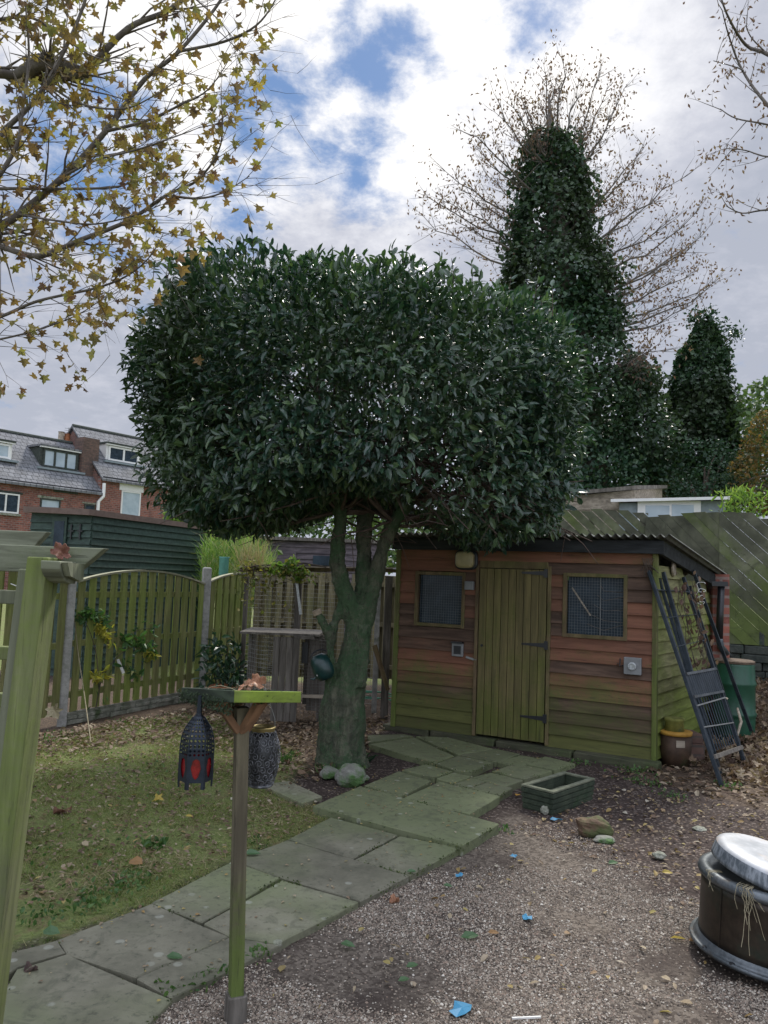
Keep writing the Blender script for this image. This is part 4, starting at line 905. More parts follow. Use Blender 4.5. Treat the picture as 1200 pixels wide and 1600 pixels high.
# retaining wall
RWp = Plane(at(1040, 1000, 10.35), at(1420, 1000, 8.9)); t = thing('retaining_wall', 'dark mossy dry stone retaining wall behind the green barrel', 'wall', (RWp.a.x, RWp.a.y, 0), RWp.rz)
mb = MB(); z = .0
while z < .80:
    h = random.uniform(.07, .12); u = 0
    while u < RWp.L: l = random.uniform(.14, .4); RWp.box(mb, u + .004, u + l - .004, z, z + h - .006, -.3, random.uniform(-.02, .03)); u += l
    z += h
mb.build('stonework', M['darkstone'], t, bevel=.012)
mb = MB(); u = 0
while u < RWp.L: l = random.uniform(.06, .12); hh = random.uniform(.10, .18); RWp.box(mb, u, u + l - .012, z, z + hh, -.25, random.uniform(-.04, .02)); u += l
mb.build('coping_stone', M['darkstone'], t, bevel=.012)
# brick pier at the shed rear corner
rc = SP.p(SW + .16, 0, -SD + .1); pt = at(1128, 897, rc.y)
mb = MB(); mb.box((pt.x - .09, rc.y + .02, -.05), (pt.x + .09, rc.y + .24, pt.z)); set_props(mb.build('brick_pier', M['brick'], loc=(pt.x, rc.y, 0)), 'narrow red brick pier behind the rear shed corner', 'pier')
# ------------------------------------------------------------------ the clipped laurel
lg = G(535, 1193); LY = lg.y
laurel = thing('laurel_tree', 'clipped evergreen laurel tree with a wide box-like glossy crown on a mossy forked trunk', 'tree', (lg.x, LY, 0))
def L_(px, py, dy=0.0): return at(px, py, LY + dy)
mb = MB(); pr = lambda w: w / 1200 * LY / 2
def trunk(pts, n=14):
    mb.tube([L_(x_, y_, dy) for x_, y_, w, dy in pts], [pr(w) for x_, y_, w, dy in pts], n)
trunk([(532, 1218, 100, 0), (533, 1195, 82, 0), (533, 1165, 72, 0), (535, 1115, 70, 0), (541, 1070, 58, 0), (553, 1030, 44, 0), (558, 995, 40, 0), (560, 965, 38, 0), (561, 945, 32, 0)])
trunk([(555, 985, 30, 0), (546, 945, 30, -.02), (535, 915, 27, -.03), (527, 885, 25, -.04), (527, 850, 22, -.05), (532, 815, 21, -.05), (530, 770, 19, -.07), (515, 715, 15, -.2)])
trunk([(562, 985, 30, 0), (568, 950, 30, .03), (569, 915, 28, .06), (568, 870, 26, .08), (570, 815, 25, .10), (580, 750, 22, .15), (592, 680, 16, .2)])
trunk([(568, 975, 28, .0), (578, 935, 26, .0), (588, 900, 24, .0), (597, 862, 22, -.02), (610, 825, 21, -.05), (638, 785, 18, -.1), (685, 740, 13, -.2)])
trunk([(520, 1085, 24, -.02), (516, 1045, 17, -.06), (517, 1010, 15, -.08), (522, 975, 14, -.06), (535, 945, 14, -.03)], 10)
trunk([(518, 1010, 13, -.09), (513, 990, 13, -.10), (504, 972, 12, -.12), (495, 955, 14, -.14)], 10)
trunk([(502, 1214, 34, -.08), (511, 1180, 22, -.06), (516, 1130, 16, -.05)], 8); trunk([(568, 1210, 30, -.04), (558, 1170, 22, -.04), (558, 1110, 16, -.04)], 8)
trunk([(538, 1214, 34, -.20), (539, 1165, 22, -.16), (545, 1090, 14, -.13)], 8); trunk([(562, 1075, 18, -.1), (567, 1040, 14, -.08), (572, 1000, 14, -.04)], 8)
tr = mb.build('trunk', M['bark'], laurel, smooth=True)
md = tr.modifiers.new('fuse', 'REMESH'); md.mode = 'VOXEL'; md.voxel_size = .011; md.use_smooth_shade = True
tx = bpy.data.textures.new('bark_lumps', 'CLOUDS'); tx.noise_scale = .16
sm_ = tr.modifiers.new('soft', 'SMOOTH'); sm_.iterations = 5
tx2 = bpy.data.textures.new('bark_ridges', 'CLOUDS'); tx2.noise_scale = .03; tx2.noise_depth = 3
md = tr.modifiers.new('ridges', 'DISPLACE'); md.texture = tx2; md.strength = .022; md.mid_level = .5; md.texture_coords = 'LOCAL'
md = tr.modifiers.new('lumps', 'DISPLACE'); md.texture = tx; md.strength = .05; md.mid_level = .5; md.texture_coords = 'LOCAL'
mb = MB(); a = L_(494, 953, -.14); c = L_(497, 960, -.136); mb.tube([c, a], [pr(14), pr(14)], 10); mb.build('sawn_stub', M['cutwood'], laurel)
# crown: a box-like rounded mass
CX0, CX1 = at(226, 620, LY).x, at(912, 620, LY).x
CZ1 = at(560, 388, LY - .9).z; CZ0 = at(540, 866, LY - .6).z
CC = Vector(((CX0 + CX1) / 2, LY + .15, (CZ0 + CZ1) / 2)); AX = Vector(((CX1 - CX0) / 2 * .905, 1.55, (CZ1 - CZ0) / 2 * .97))
def crown_pts(N, lo, hi, p=3.7):
    d = nrm(RS.normal(size=(N, 3)) * np.array([1.1, 1, 1])); 
    r = (np.abs(d[:, 0]) ** p + np.abs(d[:, 1]) ** p + np.abs(d[:, 2]) ** p) ** (-1 / p)
    k = RS.uniform(lo, hi, N) ** .6
    lump = 1 + .09 * fbmA(d * 2.0 + 5, 1.0, 3) + .05 * fbmA(d * 6, 1.0, 2) + .035 * fbmA(d * 15, 1.0, 2)
    q = d * (r * k * lump)[:, None]
    P = np.array(CC) + q * np.array(AX)
    P[:, 2] += -.085 * (P[:, 0] - CC.x) * np.clip(.5 + q[:, 2] * .6, 0, 1) + .02 * np.abs(q[:, 0])
    # underside: lifted in the middle around the stems, drooping at the ends
    und = (q[:, 2] < -.5); P[und, 2] += (.50 * np.exp(-((P[und, 0] - lg.x - .08) / .78) ** 2)) * (-q[und, 2] - .5) * 2
    return P, nrm(q * np.array([1, 1, 1.2])), q
Ps = []; Ds = []; Ns = []; Ls = []
for N, lo, hi, sz in ((80000, .74, 1.03, 1.0), (30000, .30, .76, .95)):
    P, nn_, q = crown_pts(N, lo, hi)
    # gaps: keep fewer leaves where a noise is low and low down in the middle front
    f = fbmA(P, 2.3, 2); keep = RS.rand(N) < np.clip(.86 + f * 1.3, .3, 1)
    hole = np.exp(-(((P[:, 0] - lg.x - .55) / .75) ** 2 + ((P[:, 2] - (CZ0 + .42)) / .50) ** 2)); keep &= RS.rand(N) > hole * .84
    top = q[:, 2] > .8; keep &= ~(top & (RS.rand(N) < .15))
    P, nn_ = P[keep], nn_[keep]; n_ = len(P)
    d = nrm(nn_ * .8 + RS.normal(size=(n_, 3)) * .75 + np.array([0, 0, -.12]))
    d[:, 2] += np.where(nn_[:, 2] > .5, .5, -.1)
    Ps.append(P); Ds.append(d); Ns.append(nrm(nn_ * .9 + np.array([0, 0, .75]) + RS.normal(size=(n_, 3)) * .45)); Ls.append(np.full(n_, .070) * RS.uniform(.5, 1.5, n_) * sz)
# upright shoots along the top and sprays hanging off the ends
sh_p = []
for i in range(170):
    u = RS.uniform(-.93, .93); v = RS.uniform(-.8, .8)
    P0 = np.array([CC.x + u * AX.x, CC.y + v * AX.y, 0]); P0[2] = CC.z + AX.z * (1 - (abs(u) ** 3 + abs(v) ** 3) * .5) ** (1 / 3.) - .075 * (P0[0] - CC.x) - .08
    hh = RS.uniform(.04, .20); ln = np.array([RS.normal() * .3, RS.normal() * .3, 1])
    sh_p.append((P0, P0 + ln * hh))
    for k in range(RS.randint(7, 13)):
        s_ = RS.uniform(.1, 1); Ps.append((P0 + ln * hh * s_)[None]); Ds.append(nrm((rdir(1) * .8 + [[0, 0, .7]]))); Ns.append(rdir(1, .5)); Ls.append(np.array([RS.uniform(.045, .09)]))
V, Fc = scatter(np.concatenate(Ps), np.concatenate(Ds), np.concatenate(Ns), np.concatenate(Ls), np.concatenate(Ls) * .40, T_LEAF)
mkmesh('crown', V, Fc, M['laurel'], laurel)
# limbs inside the crown
mb = MB(); tops = [(505, 690, -.2, .016), (600, 680, .2, .018), (690, 735, -.2, .016), (545, 720, .5, .014), (533, 800, -.05, .02), (645, 780, -.1, .018), (590, 750, .15, .02), (618, 820, -.05, .016)]
for i in range(120):
    x_, y_, dy, r0 = tops[i % len(tops)]; a = L_(x_, y_, dy)
    q, nn_, _ = crown_pts(1, .6, .92); e = Vector(q[0]); 
    if i % 3 == 0: e.z = CZ0 + random.uniform(.05, .7)
    if i % 4 == 1: e = Vector((a.x + random.uniform(.2, 1.6), LY - random.uniform(.5, 1.3), CZ0 + random.uniform(.1, .6)))
    m_ = a.lerp(e, .45) + Vector((random.uniform(-.15, .15), random.uniform(-.15, .15), random.uniform(-.05, .2)))
    pts = [a.lerp(m_, t).lerp(m_.lerp(e, t), t) + Vector((0, 0, .02 * math.sin(t * 9 + i))) for t in np.linspace(0, 1, 8)]
    mb.tube(pts, list(np.linspace(r0 * random.uniform(.5, 1), .003, 8)), 6, False)
    for j in range(3):
        k = random.randint(3, 6); b0 = pts[k]; dv = Vector(rdir(1, .1)[0]) * random.uniform(.15, .4); mb.tube([b0, b0 + dv * .5 + Vector((0, 0, .03)), b0 + dv], [.005, .0035, .002], 5, False)
for a, c in sh_p: mb.tube([Vector(a) - Vector((0, 0, .1)), Vector(c)], [.004, .002], 4, False)
mb.build('branches', rough_mat('reddish_twig_bark', (.055, .038, .032), (.12, .085, .07), None, 14, .9, .5, .006), laurel, smooth=True)
# ------------------------------------------------------------------ generic branching
def grow(mb, a, d, L, r, depth, tips, spread=.5, up=.12, seg=5, kids=(2, 4), sag=0.0, wob=.09):
    pts = [a.copy()]; p = a.copy(); dv = d.normalized(); rad = [r]
    for i in range(seg):
        dv = (dv + Vector((random.gauss(0, wob), random.gauss(0, wob), random.gauss(0, wob) + up * .3 - sag))).normalized(); p = p + dv * L / seg; pts.append(p.copy()); rad.append(r * (1 - .75 * (i + 1) / seg))
    mb.tube(pts, rad, 6 if r > .02 else (5 if r > .008 else 3), False)
    tips.append((pts[-1], dv.copy())); 
    if depth > 0:
        for k in range(random.randint(*kids)):
            i = random.randint(1, seg); sd = (dv + Vector(rdir(1)[0]) * spread * 1.5).normalized()
            grow(mb, pts[i], sd, L * random.uniform(.35, .6), max(.002, rad[i] * .6), depth - 1, tips, spread, up, seg, kids, sag, wob)
    else:
        for q in pts[2:-1]: tips.append((q, dv.copy()))
def pathlimb(mb, pts, r0, r1, n=7):
    """smooth a traced limb into a tube; returns the dense points"""
    P = [Vector(p) for p in pts]; out = []
    for i in range(len(P) - 1):
        p0 = P[max(i - 1, 0)]; p1 = P[i]; p2 = P[i + 1]; p3 = P[min(i + 2, len(P) - 1)]
        for t in np.arange(0, 1, .2):
            out.append(.5 * ((2 * p1) + (p2 - p0) * t + (2 * p0 - 5 * p1 + 4 * p2 - p3) * t * t + (3 * p1 - p0 - 3 * p2 + p3) * t ** 3))
    out.append(P[-1]); rr = list(np.linspace(r0, r1, len(out))); mb.tube(out, rr, n, False); return out, rr
# ------------------------------------------------------------------ sycamore, upper left
MY = 5.2
tb = Vector((-4.9, 5.9, 0))
syc = thing('sycamore_tree', 'autumn sycamore reaching in from the upper left with yellow-brown lobed leaves', 'tree', tb)
mb = MB(); tips = []
hub = Vector((-4.6, 5.7, 3.1)); hub2 = Vector((-4.4, 5.6, 4.6)); hub3 = Vector((-4.2, 5.6, 6.2))
mb.tube([tb - Vector((0, 0, .1)), tb + Vector((.02, 0, .5)), Vector((-4.8, 5.85, 1.6)), hub, hub2, hub3, Vector((-4.0, 5.6, 8.0))], [.26, .2, .17, .15, .12, .09, .04], 12)
limbs = [  # px, py, dY ; start hub ; radius
 (hub, [(-60, 370, .2), (0, 385, 0), (60, 400, -.1), (125, 375, -.2), (200, 345, -.2), (260, 305, -.3), (310, 280, -.3), (345, 225, -.4), (345, 145, -.4)], .038, .004),
 (None, [(260, 305, -.3), (310, 310, -.35), (350, 300, -.4), (390, 275, -.45)], .014, .003),
 (hub, [(-40, 400, .3), (0, 355, .2), (30, 335, .2), (100, 275, .1), (165, 205, 0), (225, 125, 0), (280, 80, -.1), (345, 0, -.1), (370, -60, -.2)], .05, .01),
 (hub, [(-60, 300, .3), (0, 295, .2), (75, 295, .1), (175, 293, 0), (215, 280, 0), (260, 270, -.1)], .024, .004),
 (hub, [(-80, 520, .2), (0, 495, -.1), (60, 470, -.2), (150, 450, -.3), (200, 430, -.3), (235, 400, -.4), (255, 365, -.4)], .022, .003),
 (hub, [(-60, 540, .1), (0, 530, 0), (60, 515, -.1), (125, 490, -.1), (175, 455, -.2)], .016, .003),
 (hub2, [(-60, 110, .4), (0, 115, .4), (65, 120, .4), (125, 115, .3), (200, 45, .2), (265, 15, .2), (330, -40, .1)], .060, .02),
 (None, [(165, 205, 0), (225, 190, -.1), (280, 165, -.1), (325, 140, -.2), (360, 90, -.2)], .018, .003),
 (None, [(280, 80, -.1), (350, 65, -.1), (400, 40, -.2), (430, 0, -.2), (445, -40, -.2)], .016, .004),
 (hub2, [(-60, 40, .2), (0, 30, .1), (50, 28, .1), (100, 60, 0), (150, 90, 0), (210, 100, -.1)], .024, .004),
 (hub2, [(-50, 250, .1), (10, 200, .1), (60, 150, 0), (100, 80, 0), (130, 10, 0), (150, -60, 0)], .034, .012),
 (hub, [(-60, 330, 0), (20, 240, -.1), (35, 170, -.1), (45, 90, -.1), (40, 10, 0)], .03, .008),
 (None, [(30, 335, .2), (90, 345, -.3), (150, 350, -.5), (215, 335, -.6), (250, 320, -.7)], .012, .003),
 (None, [(100, 275, .1), (150, 250, -.3), (210, 235, -.4), (270, 215, -.5), (310, 200, -.5)], .014, .003),
 (None, [(60, 120, .4), (120, 160, 0), (190, 170, -.2), (240, 150, -.3), (300, 110, -.3)], .014, .003),
 (None, [(0, 355, .2), (40, 380, -.4), (90, 400, -.6), (140, 420, -.6)], .010, .003),
 (hub2, [(-60, -20, .2), (40, -30, 0), (160, -40, -.1), (260, -30, -.1), (330, 20, -.2), (365, 60, -.2)], .024, .003),
]
for hb, pts, r0, r1 in limbs:
    P = [at(x_, y_, MY + dy) for x_, y_, dy in pts]
    if hb is not None: P = [hb] + P
    dense, rr = pathlimb(mb, P, r0 * .72, r1 * .7)
    for k, (q, r) in enumerate(zip(dense, rr)):
        if k < 4 or k % 2: continue
        tips.append((q, (dense[k] - dense[k - 1]).normalized()))
        for _k in range(2):
            if random.random() > .75: continue
            dv = (dense[k] - dense[k - 1]).normalized() + Vector((random.gauss(.15, .5), random.gauss(0, .55), random.gauss(.0, .5)))
            grow(mb, q, dv, random.uniform(.25, .6), max(.0025, r * .4), 1, tips, .7, .05, 4, (1, 3), .02)
mb.build('branches', M['barkg'], syc, smooth=True)
P = []; D = []; Nn = []; Ls_ = []
for q, dv in tips:
    if q.x < -4.5 or 600 + 1200 * q.x / q.y > 385: continue
    dens = .85 if q.x < -1.6 else .55
    if q.z < at(200, 470, MY).z: dens *= .9
    for k in range(np.random.RandomState(int(abs(q.x * 1e4)) % 99991).poisson(dens)):
        P.append(q + Vector((random.gauss(0, .05), random.gauss(0, .05), random.gauss(-.02, .04)))); D.append((random.gauss(0, .5), random.gauss(0, .5), -random.uniform(.3, 1.1))); Nn.append(rdir(1, .0)[0] + np.array([0, -1.0, .25])); Ls_.append(random.uniform(.035, .080))
V, Fc = scatter(np.array([tuple(p) for p in P]), D, nrm(np.array(Nn)), np.array(Ls_), np.array(Ls_) * 1.0, T_MAPLE)
mkmesh('leaves', V, Fc, M['maple'], syc)
print('sycamore leaves', len(P))
# dark knot of twigs in the thick limb
mb = MB(); kc = at(78, 98, MY + .3); rk = random.Random(4)
for k in range(60):
    d = Vector(rdir(1)[0]); mb.tube([kc + d * .05, kc + d * rk.uniform(.10, .26) + Vector((rk.gauss(0, .03), 0, rk.gauss(0, .03)))], [.008, .003], 4, False)
mb.tube([kc + Vector((-.25, 0, -.12)), kc + Vector((-.06, 0, .0)), kc + Vector((.1, 0, -.02)), kc + Vector((.3, 0, -.08))], [.04, .065, .055, .03], 8)
mb.build('burr', M['barkg'], syc, smooth=True)
# ------------------------------------------------------------------ bare twigs, upper right
bt = Vector((5.6, 7.6, .4)); bare = thing('bare_ash_tree', 'nearly leafless tree reaching in from the upper right edge of the photo', 'tree', bt)
mb = MB(); tips = []; BY = 7.0
mb.tube([bt - Vector((0, 0, .5)), Vector((5.5, 7.5, 2.5)), Vector((5.4, 7.3, 5.0)), Vector((5.0, 7.1, 8.0))], [.20, .16, .12, .05], 10)
for hb, pts, r0 in ((Vector((5.4, 7.3, 5.0)), [(1260, 130), (1200, 85), (1165, 70), (1135, 20), (1120, -30)], .030), (Vector((5.45, 7.4, 4)), [(1290, 260), (1200, 165), (1160, 110), (1140, 60), (1128, 15)], .022),
                    (Vector((5.45, 7.4, 3.6)), [(1270, 215), (1200, 195), (1150, 185), (1125, 170)], .014), (None, [(1240, 240), (1200, 245), (1165, 235), (1135, 232)], .010),
                    (Vector((5.45, 7.4, 3.3)), [(1280, 330), (1200, 328), (1160, 333), (1135, 322)], .014), (None, [(1160, 110), (1150, 105), (1115, 95)], .007), (None, [(1200, 85), (1175, 60), (1165, 40)], .008)):
    P = [at(x_, y_, BY + random.uniform(-.3, .3)) for x_, y_ in pts]
    if hb is not None: P = [hb] + P
    dense, rr = pathlimb(mb, P, r0, .004)
    for k in range(5, len(dense), 2):
        tips.append((dense[k], Vector((0, 0, 1))))
        if random.random() < .8: grow(mb, dense[k], (dense[k] - dense[k - 1]).normalized() + Vector((random.gauss(-.1, .5), random.gauss(0, .5), random.gauss(.1, .5))), random.uniform(.2, .5), .005, 1, tips, .6, .1, 4, (1, 2))
mb.build('branches', M['barkg'], bare, smooth=True)
P = np.array([tuple(q) for q, _ in tips for k in range(2) if q.x < 5.2]); P = P + RS.normal(size=P.shape) * .04; n_ = len(P)
V, Fc = scatter(P, rdir(n_, -1.2), rdir(n_), RS.uniform(.03, .07, n_), .022, T_QUAD); mkmesh('foliage', V, Fc, M['drybrown'], bare)
# ------------------------------------------------------------------ ivy-clad tree behind
def envelope(rows, Y, N, ry=1.0, inner=.35):
    """points in a mass whose outline is given as rows (py, xl, xr); round in depth"""
    rows = sorted(rows); ysr = np.array([r[0] for r in rows], float); xl = np.array([r[1] for r in rows], float); xr_ = np.array([r[2] for r in rows], float)
    wts = np.maximum(xr_ - xl, 1); py = []
    cand = RS.uniform(ysr[0], ysr[-1], N * 4); w = np.interp(cand, ysr, xr_ - xl); keep = RS.rand(len(cand)) < w / w.max(); py = cand[keep][:N]
    a = np.interp(py, ysr, xl); c = np.interp(py, ysr, xr_); n = len(py)
    ang = RS.uniform(0, 2 * PI, n); rr = np.sqrt(RS.uniform(inner, 1, n)); cx = (a + c) / 2; hw = (c - a) / 2
    P = np.zeros((n, 3)); Nn = np.zeros((n, 3))
    for i in range(n):
        m_ = at(cx[i], py[i], Y); hwm = hw[i] / 1200 * Y; lump = 1 + .30 * fbm((math.cos(ang[i]) * 1.2, math.sin(ang[i]) * 1.2, m_.z * .9), 1.0, 3) + .16 * fbm((m_.x * .3, math.cos(ang[i]) * 3, m_.z * 2.6), 1.0, 2)
        x_ = math.cos(ang[i]) * rr[i] * hwm * lump; y_ = math.sin(ang[i]) * rr[i] * hwm * ry * lump
        P[i] = (m_.x + x_, m_.y + y_, m_.z); Nn[i] = (math.cos(ang[i]), math.sin(ang[i]), .3)
    return P, nrm(Nn)
def foliage(name, mat, parent, P, Nn, L, wd, T=T_QUAD, thin=None, droop=-.3, out=.6):
    n = len(P)
    if thin: f = fbmA(P, thin[0], 2); k = RS.rand(n) < np.clip(thin[1] + f * thin[2], 0, 1); P, Nn = P[k], Nn[k]; n = len(P)
    d = nrm(Nn * out + RS.normal(size=(n, 3)) * .7 + np.array([0, 0, droop])); nn_ = nrm(Nn + RS.normal(size=(n, 3)) * .5 + np.array([0, 0, .4])); Lr = L * RS.uniform(.6, 1.3, n)
    V, Fc = scatter(P, d, nn_, Lr, Lr * wd, T); return mkmesh(name, V, Fc, mat, parent)
IY = 19.0; ib = at(925, 900, IY); ib = Vector((ib.x, IY, 0))
ivt = thing('ivy_clad_tree', 'tall tree with a bare twiggy top and an ivy-covered trunk rising behind the laurel', 'tree', ib)
rows = [(206, 832, 866), (222, 822, 886), (262, 812, 916), (320, 802, 930), (360, 796, 928), (400, 782, 944), (450, 786, 958), (500, 800, 966), (545, 840, 980), (570, 860, 1012), (600, 865, 1028), (650, 868, 1034), (700, 870, 1034), (750, 870, 1030), (790, 880, 1010)]
P, Nn = envelope(rows, IY, 46000, .9, .45); foliage('ivy', M['ivy'], ivt, P, Nn, .125, .9, thin=(1.0, .80, 1.1))
P, Nn = envelope([(r[0], r[1] - 10, r[2] + 12) for r in rows], IY, 9000, .9, .9); foliage('loose_ivy', M['ivy'], ivt, P, Nn, .125, .9, thin=(1.6, .5, 2.0))
mb = MB(); tips = []
ax_ = [at(940, 860, IY), at(925, 700, IY), at(905, 560, IY), at(885, 430, IY), at(870, 330, IY), at(860, 240, IY), at(858, 150, IY)]
ax_[0].z = -.1; mb.tube(ax_, [.42, .36, .30, .24, .18, .1, .03], 10)
tipsT = [(640, 318, 520), (652, 290, 470), (680, 245, 430), (700, 330, 480), (740, 215, 400), (735, 185, 380), (775, 150, 330), (800, 150, 320), (815, 130, 330), (850, 92, 300), (885, 72, 300), (862, 110, 280), (905, 110, 330), (940, 95, 350), (955, 115, 340), (985, 110, 380), (960, 160, 380), (1015, 205, 420), (1000, 240, 430), (1075, 258, 470), (1040, 280, 480), (1060, 330, 500), (1108, 318, 520), (1112, 350, 540), (1090, 375, 540), (1130, 425, 580), (1122, 440, 590), (1085, 470, 600), (1040, 530, 640), (1105, 405, 560), (1010, 555, 650), (975, 300, 440), (925, 180, 380), (760, 260, 420), (720, 290, 440), (690, 300, 470), (830, 170, 340), (1030, 430, 590), (1050, 400, 560)]
for (x_, y_, y0_) in tipsT:
    t = (860 - y0_) / 710 * 6; i = min(5, int(t)); a = ax_[i].lerp(ax_[i + 1], t - i)
    e = a.lerp(at(x_, y_ + 12, IY + random.uniform(-2.2, 2.2)), .92); m_ = a.lerp(e, .5) + Vector((0, 0, -.10 * (e - a).length * (1 if abs(x_ - 880) > 60 else .3)))
    pts = [a.lerp(m_, s_).lerp(m_.lerp(e, s_), s_) + Vector((random.gauss(0, .04), 0, random.gauss(0, .04))) for s_ in np.linspace(0, 1, 9)]
    rr = list(np.linspace(.045, .008, 9)); mb.tube(pts, rr, 5, False)
    for k in range(2, 9):
        tips.append((pts[k], Vector((0, 0, 1))))
        for j in range(3):
            dv = (pts[k] - pts[k - 1]).normalized() + Vector((random.gauss(0, .45), random.gauss(0, .5), random.gauss(.15, .4))); grow(mb, pts[k], dv, random.uniform(.5, 1.5) * (1.1 - k * .07), .0085, 1, tips, .5, .15, 4, (1, 3))
mb.build('branches', M['barkg'], ivt, smooth=True)
P = np.array([tuple(q) for q, _ in tips for k in range(2)]); P = P[RS.rand(len(P)) < .40] ; P = P + RS.normal(size=P.shape) * .09; n_ = len(P); print('bare tree leaves', n_)
V, Fc = scatter(P, rdir(n_, -1.3), rdir(n_), RS.uniform(.06, .14, n_), .05, T_QUAD); mkmesh('leaves', V, Fc, M['drybrown'], ivt)
# smaller ivy-covered tree
I2 = 21.0; ib = at(1100, 900, I2); iv2 = thing('conical_tree', 'smaller dark conical ivy-covered tree to the right of the tall bare one', 'tree', (ib.x, I2, 0))
rows = [(498, 1096, 1106), (525, 1080, 1122), (560, 1062, 1136), (600, 1046, 1148), (650, 1040, 1154), (700, 1040, 1152), (750, 1046, 1144), (800, 1050, 1140)]
P, Nn = envelope(rows, I2, 24000, .9, .4); foliage('ivy', M['ivy'], iv2, P, Nn, .13, .9, thin=(1.0, .75, 1.3))
mb = MB(); mb.tube([Vector((ib.x, I2, -.1)), at(1098, 650, I2), at(1100, 500, I2)], [.25, .15, .03], 8)
for x_, y_ in ((1122, 514), (1148, 522), (1085, 500), (1075, 560), (1150, 545)): mb.tube([at(1100, 560, I2), at(x_, y_, I2)], [.04, .01], 5, False)
mb.build('trunk', M['barkd'], iv2)
P = np.concatenate([np.array(at(x_, y_, I2))[None] + RS.normal(size=(120, 3)) * .13 for x_, y_ in ((1122, 514), (1146, 523), (1086, 500), (1104, 492))]); foliage('foliage_tufts', M['conifer'], iv2, P, rdir(len(P)), .13, .5)
# hedges and trees along the back on the right
def mass(name, lab, cat, rows, Y, N, mat, L=.14, ry=.9, trunkpx=None, thin=(1.0, .8, 1.2), group=None, inner=.35, wd=.8, T=T_QUAD):
    cx = np.mean([(r[1] + r[2]) / 2 for r in rows]); b_ = at(cx, 900, Y); t = thing(name, lab, cat, (b_.x, Y, 0), 0, group)
    P, Nn = envelope(rows, Y, N, ry, inner); foliage('crown', mat, t, P, Nn, L, wd, T, thin=thin)
    mb = MB(); tpx = trunkpx or cx; ytop = rows[0][0] + (rows[-1][0] - rows[0][0]) * .4
    mb.tube([Vector((b_.x, Y, -.1)), at(tpx, ytop, Y)], [.012 * Y ** .9, .02], 8)
    for k in range(10):
        s_ = random.uniform(.3, 1); r = rows[int(s_ * (len(rows) - 1))]; e = at(random.uniform(r[1], r[2]), r[0] + 20, Y); a = Vector((b_.x, Y, 0)).lerp(at(tpx, ytop, Y), random.uniform(.5, .95)); mb.tube([a, a.lerp(e, .6) + Vector((0, 0, .1)), e], [.04, .02, .008], 5, False)
    mb.build('trunk', M['barkd'], t); return t
mass('hedge_tree', 'pale green bushy tree at the right edge, behind the orange hedge', 'tree', [(600, 1165, 1250), (630, 1140, 1330), (680, 1130, 1400), (740, 1130, 1400), (800, 1130, 1400)], 20, 11000, M['hedge'], .15)
mass('orange_shrub', 'orange and brown autumn shrub at the right edge above the board fence', 'shrub', [(640, 1185, 1225), (690, 1160, 1290), (740, 1145, 1330), (800, 1145, 1330)], 17, 9000, M['orange'], .08, thin=(1.4, .55, 1.6))
mass('dark_tree', 'dark evergreen tree with bare lower stems between the two ivy-covered trees', 'tree', [(640, 1025, 1050), (680, 1015, 1062), (720, 1005, 1075), (760, 1000, 1080), (790, 1000, 1080)], 23, 3500, M['conifer'], .16, thin=(1.2, .35, 1.8))
mass('holly_bush', 'dark holly-like bush low behind the pale shed roof', 'bush', [(690, 850, 905), (720, 845, 960), (750, 850, 985), (790, 850, 990)], 22, 3600, M['conifer'], .16, thin=(1.4, .42, 2.2))
mass('dark_shrub', 'thin dark shrub behind the summerhouse roof', 'shrub', [(690, 1060, 1135), (730, 1040, 1160), (790, 1040, 1170)], 18, 3400, M['conifer'], .09, thin=(1.4, .5, 1.8))
def blades(P, h, w, lean=.35, mat=None, name='blades', parent=None, T=T_BLADE):
    n = len(P); d = nrm(np.column_stack([RS.normal(size=n) * lean, RS.normal(size=n) * lean, np.ones(n)])); nn_ = rdir(n)
    V, Fc = scatter(P, d, nn_, h * RS.uniform(.6, 1.3, n), w, T); return mkmesh(name, V, Fc, mat, parent)
# lime shrub over the summerhouse
q = at(1160, 800, 12); t = thing('bamboo_shrub', 'bright lime-green spiky shrub beside the summerhouse roof', 'shrub', (q.x, 12, .8))
P = np.array([tuple(at(random.gauss(1160, 22), random.uniform(765, 815), 12 + random.uniform(-.2, .2))) for k in range(260)]); foliage('leaves', M['lime'], t, P, rdir(260, .6), .13, .22, T_LEAF, droop=.5)
mb = MB()
for k in range(14): e = at(random.gauss(1160, 22), random.uniform(755, 790), 12); mb.tube([Vector((q.x + random.uniform(-.2, .2), 12, .6)), e], [.006, .003], 4, False)
mb.build('stems', M['midgreen'], t)
# ------------------------------------------------------------------ green wilderness behind the left fence
t = thing('wild_bank', 'bright green rushes and wild grass behind the fence under the laurel crown', 'wild grass', (at(340, 850, 14).x, 14, 0)); t['kind'] = 'stuff'
P = []
for k in range(6500):
    px = random.uniform(316, 425); Yp = random.uniform(12.3, 16); 
    topy = 800 + (12 if px < 330 else 0) + 30 * abs(fbm((px * .03, Yp, 0))) + max(0, px - 375) * .6
    pz = at(px, topy + random.uniform(10, 110), Yp); P.append((pz.x, pz.y, pz.z - .25))
blades(np.array(P), .30, .014, .6, M['rushes'], 'blades', t)
mass('bramble_bush', 'round green bramble bush just under the left end of the laurel crown', 'bush', [(796, 265, 300), (815, 262, 330), (840, 300, 345), (870, 310, 350)], 15.5, 2500, M['lime'], .10, wd=.6)
P = np.array([tuple(at(random.uniform(375, 412), random.uniform(850, 888), 11.6) - Vector((0, 0, .2))) for k in range(240)])
t = thing('dry_stems', 'straw-coloured dead stems behind the fence beside the purple shed', 'dead stems', (P[:, 0].mean(), 11.6, 0)); t['kind'] = 'stuff'; blades(P, .5, .006, .5, M['straw'], 'stems', t)
q = at(349, 900, 10.2); z1 = at(349, 870, 10.2).z
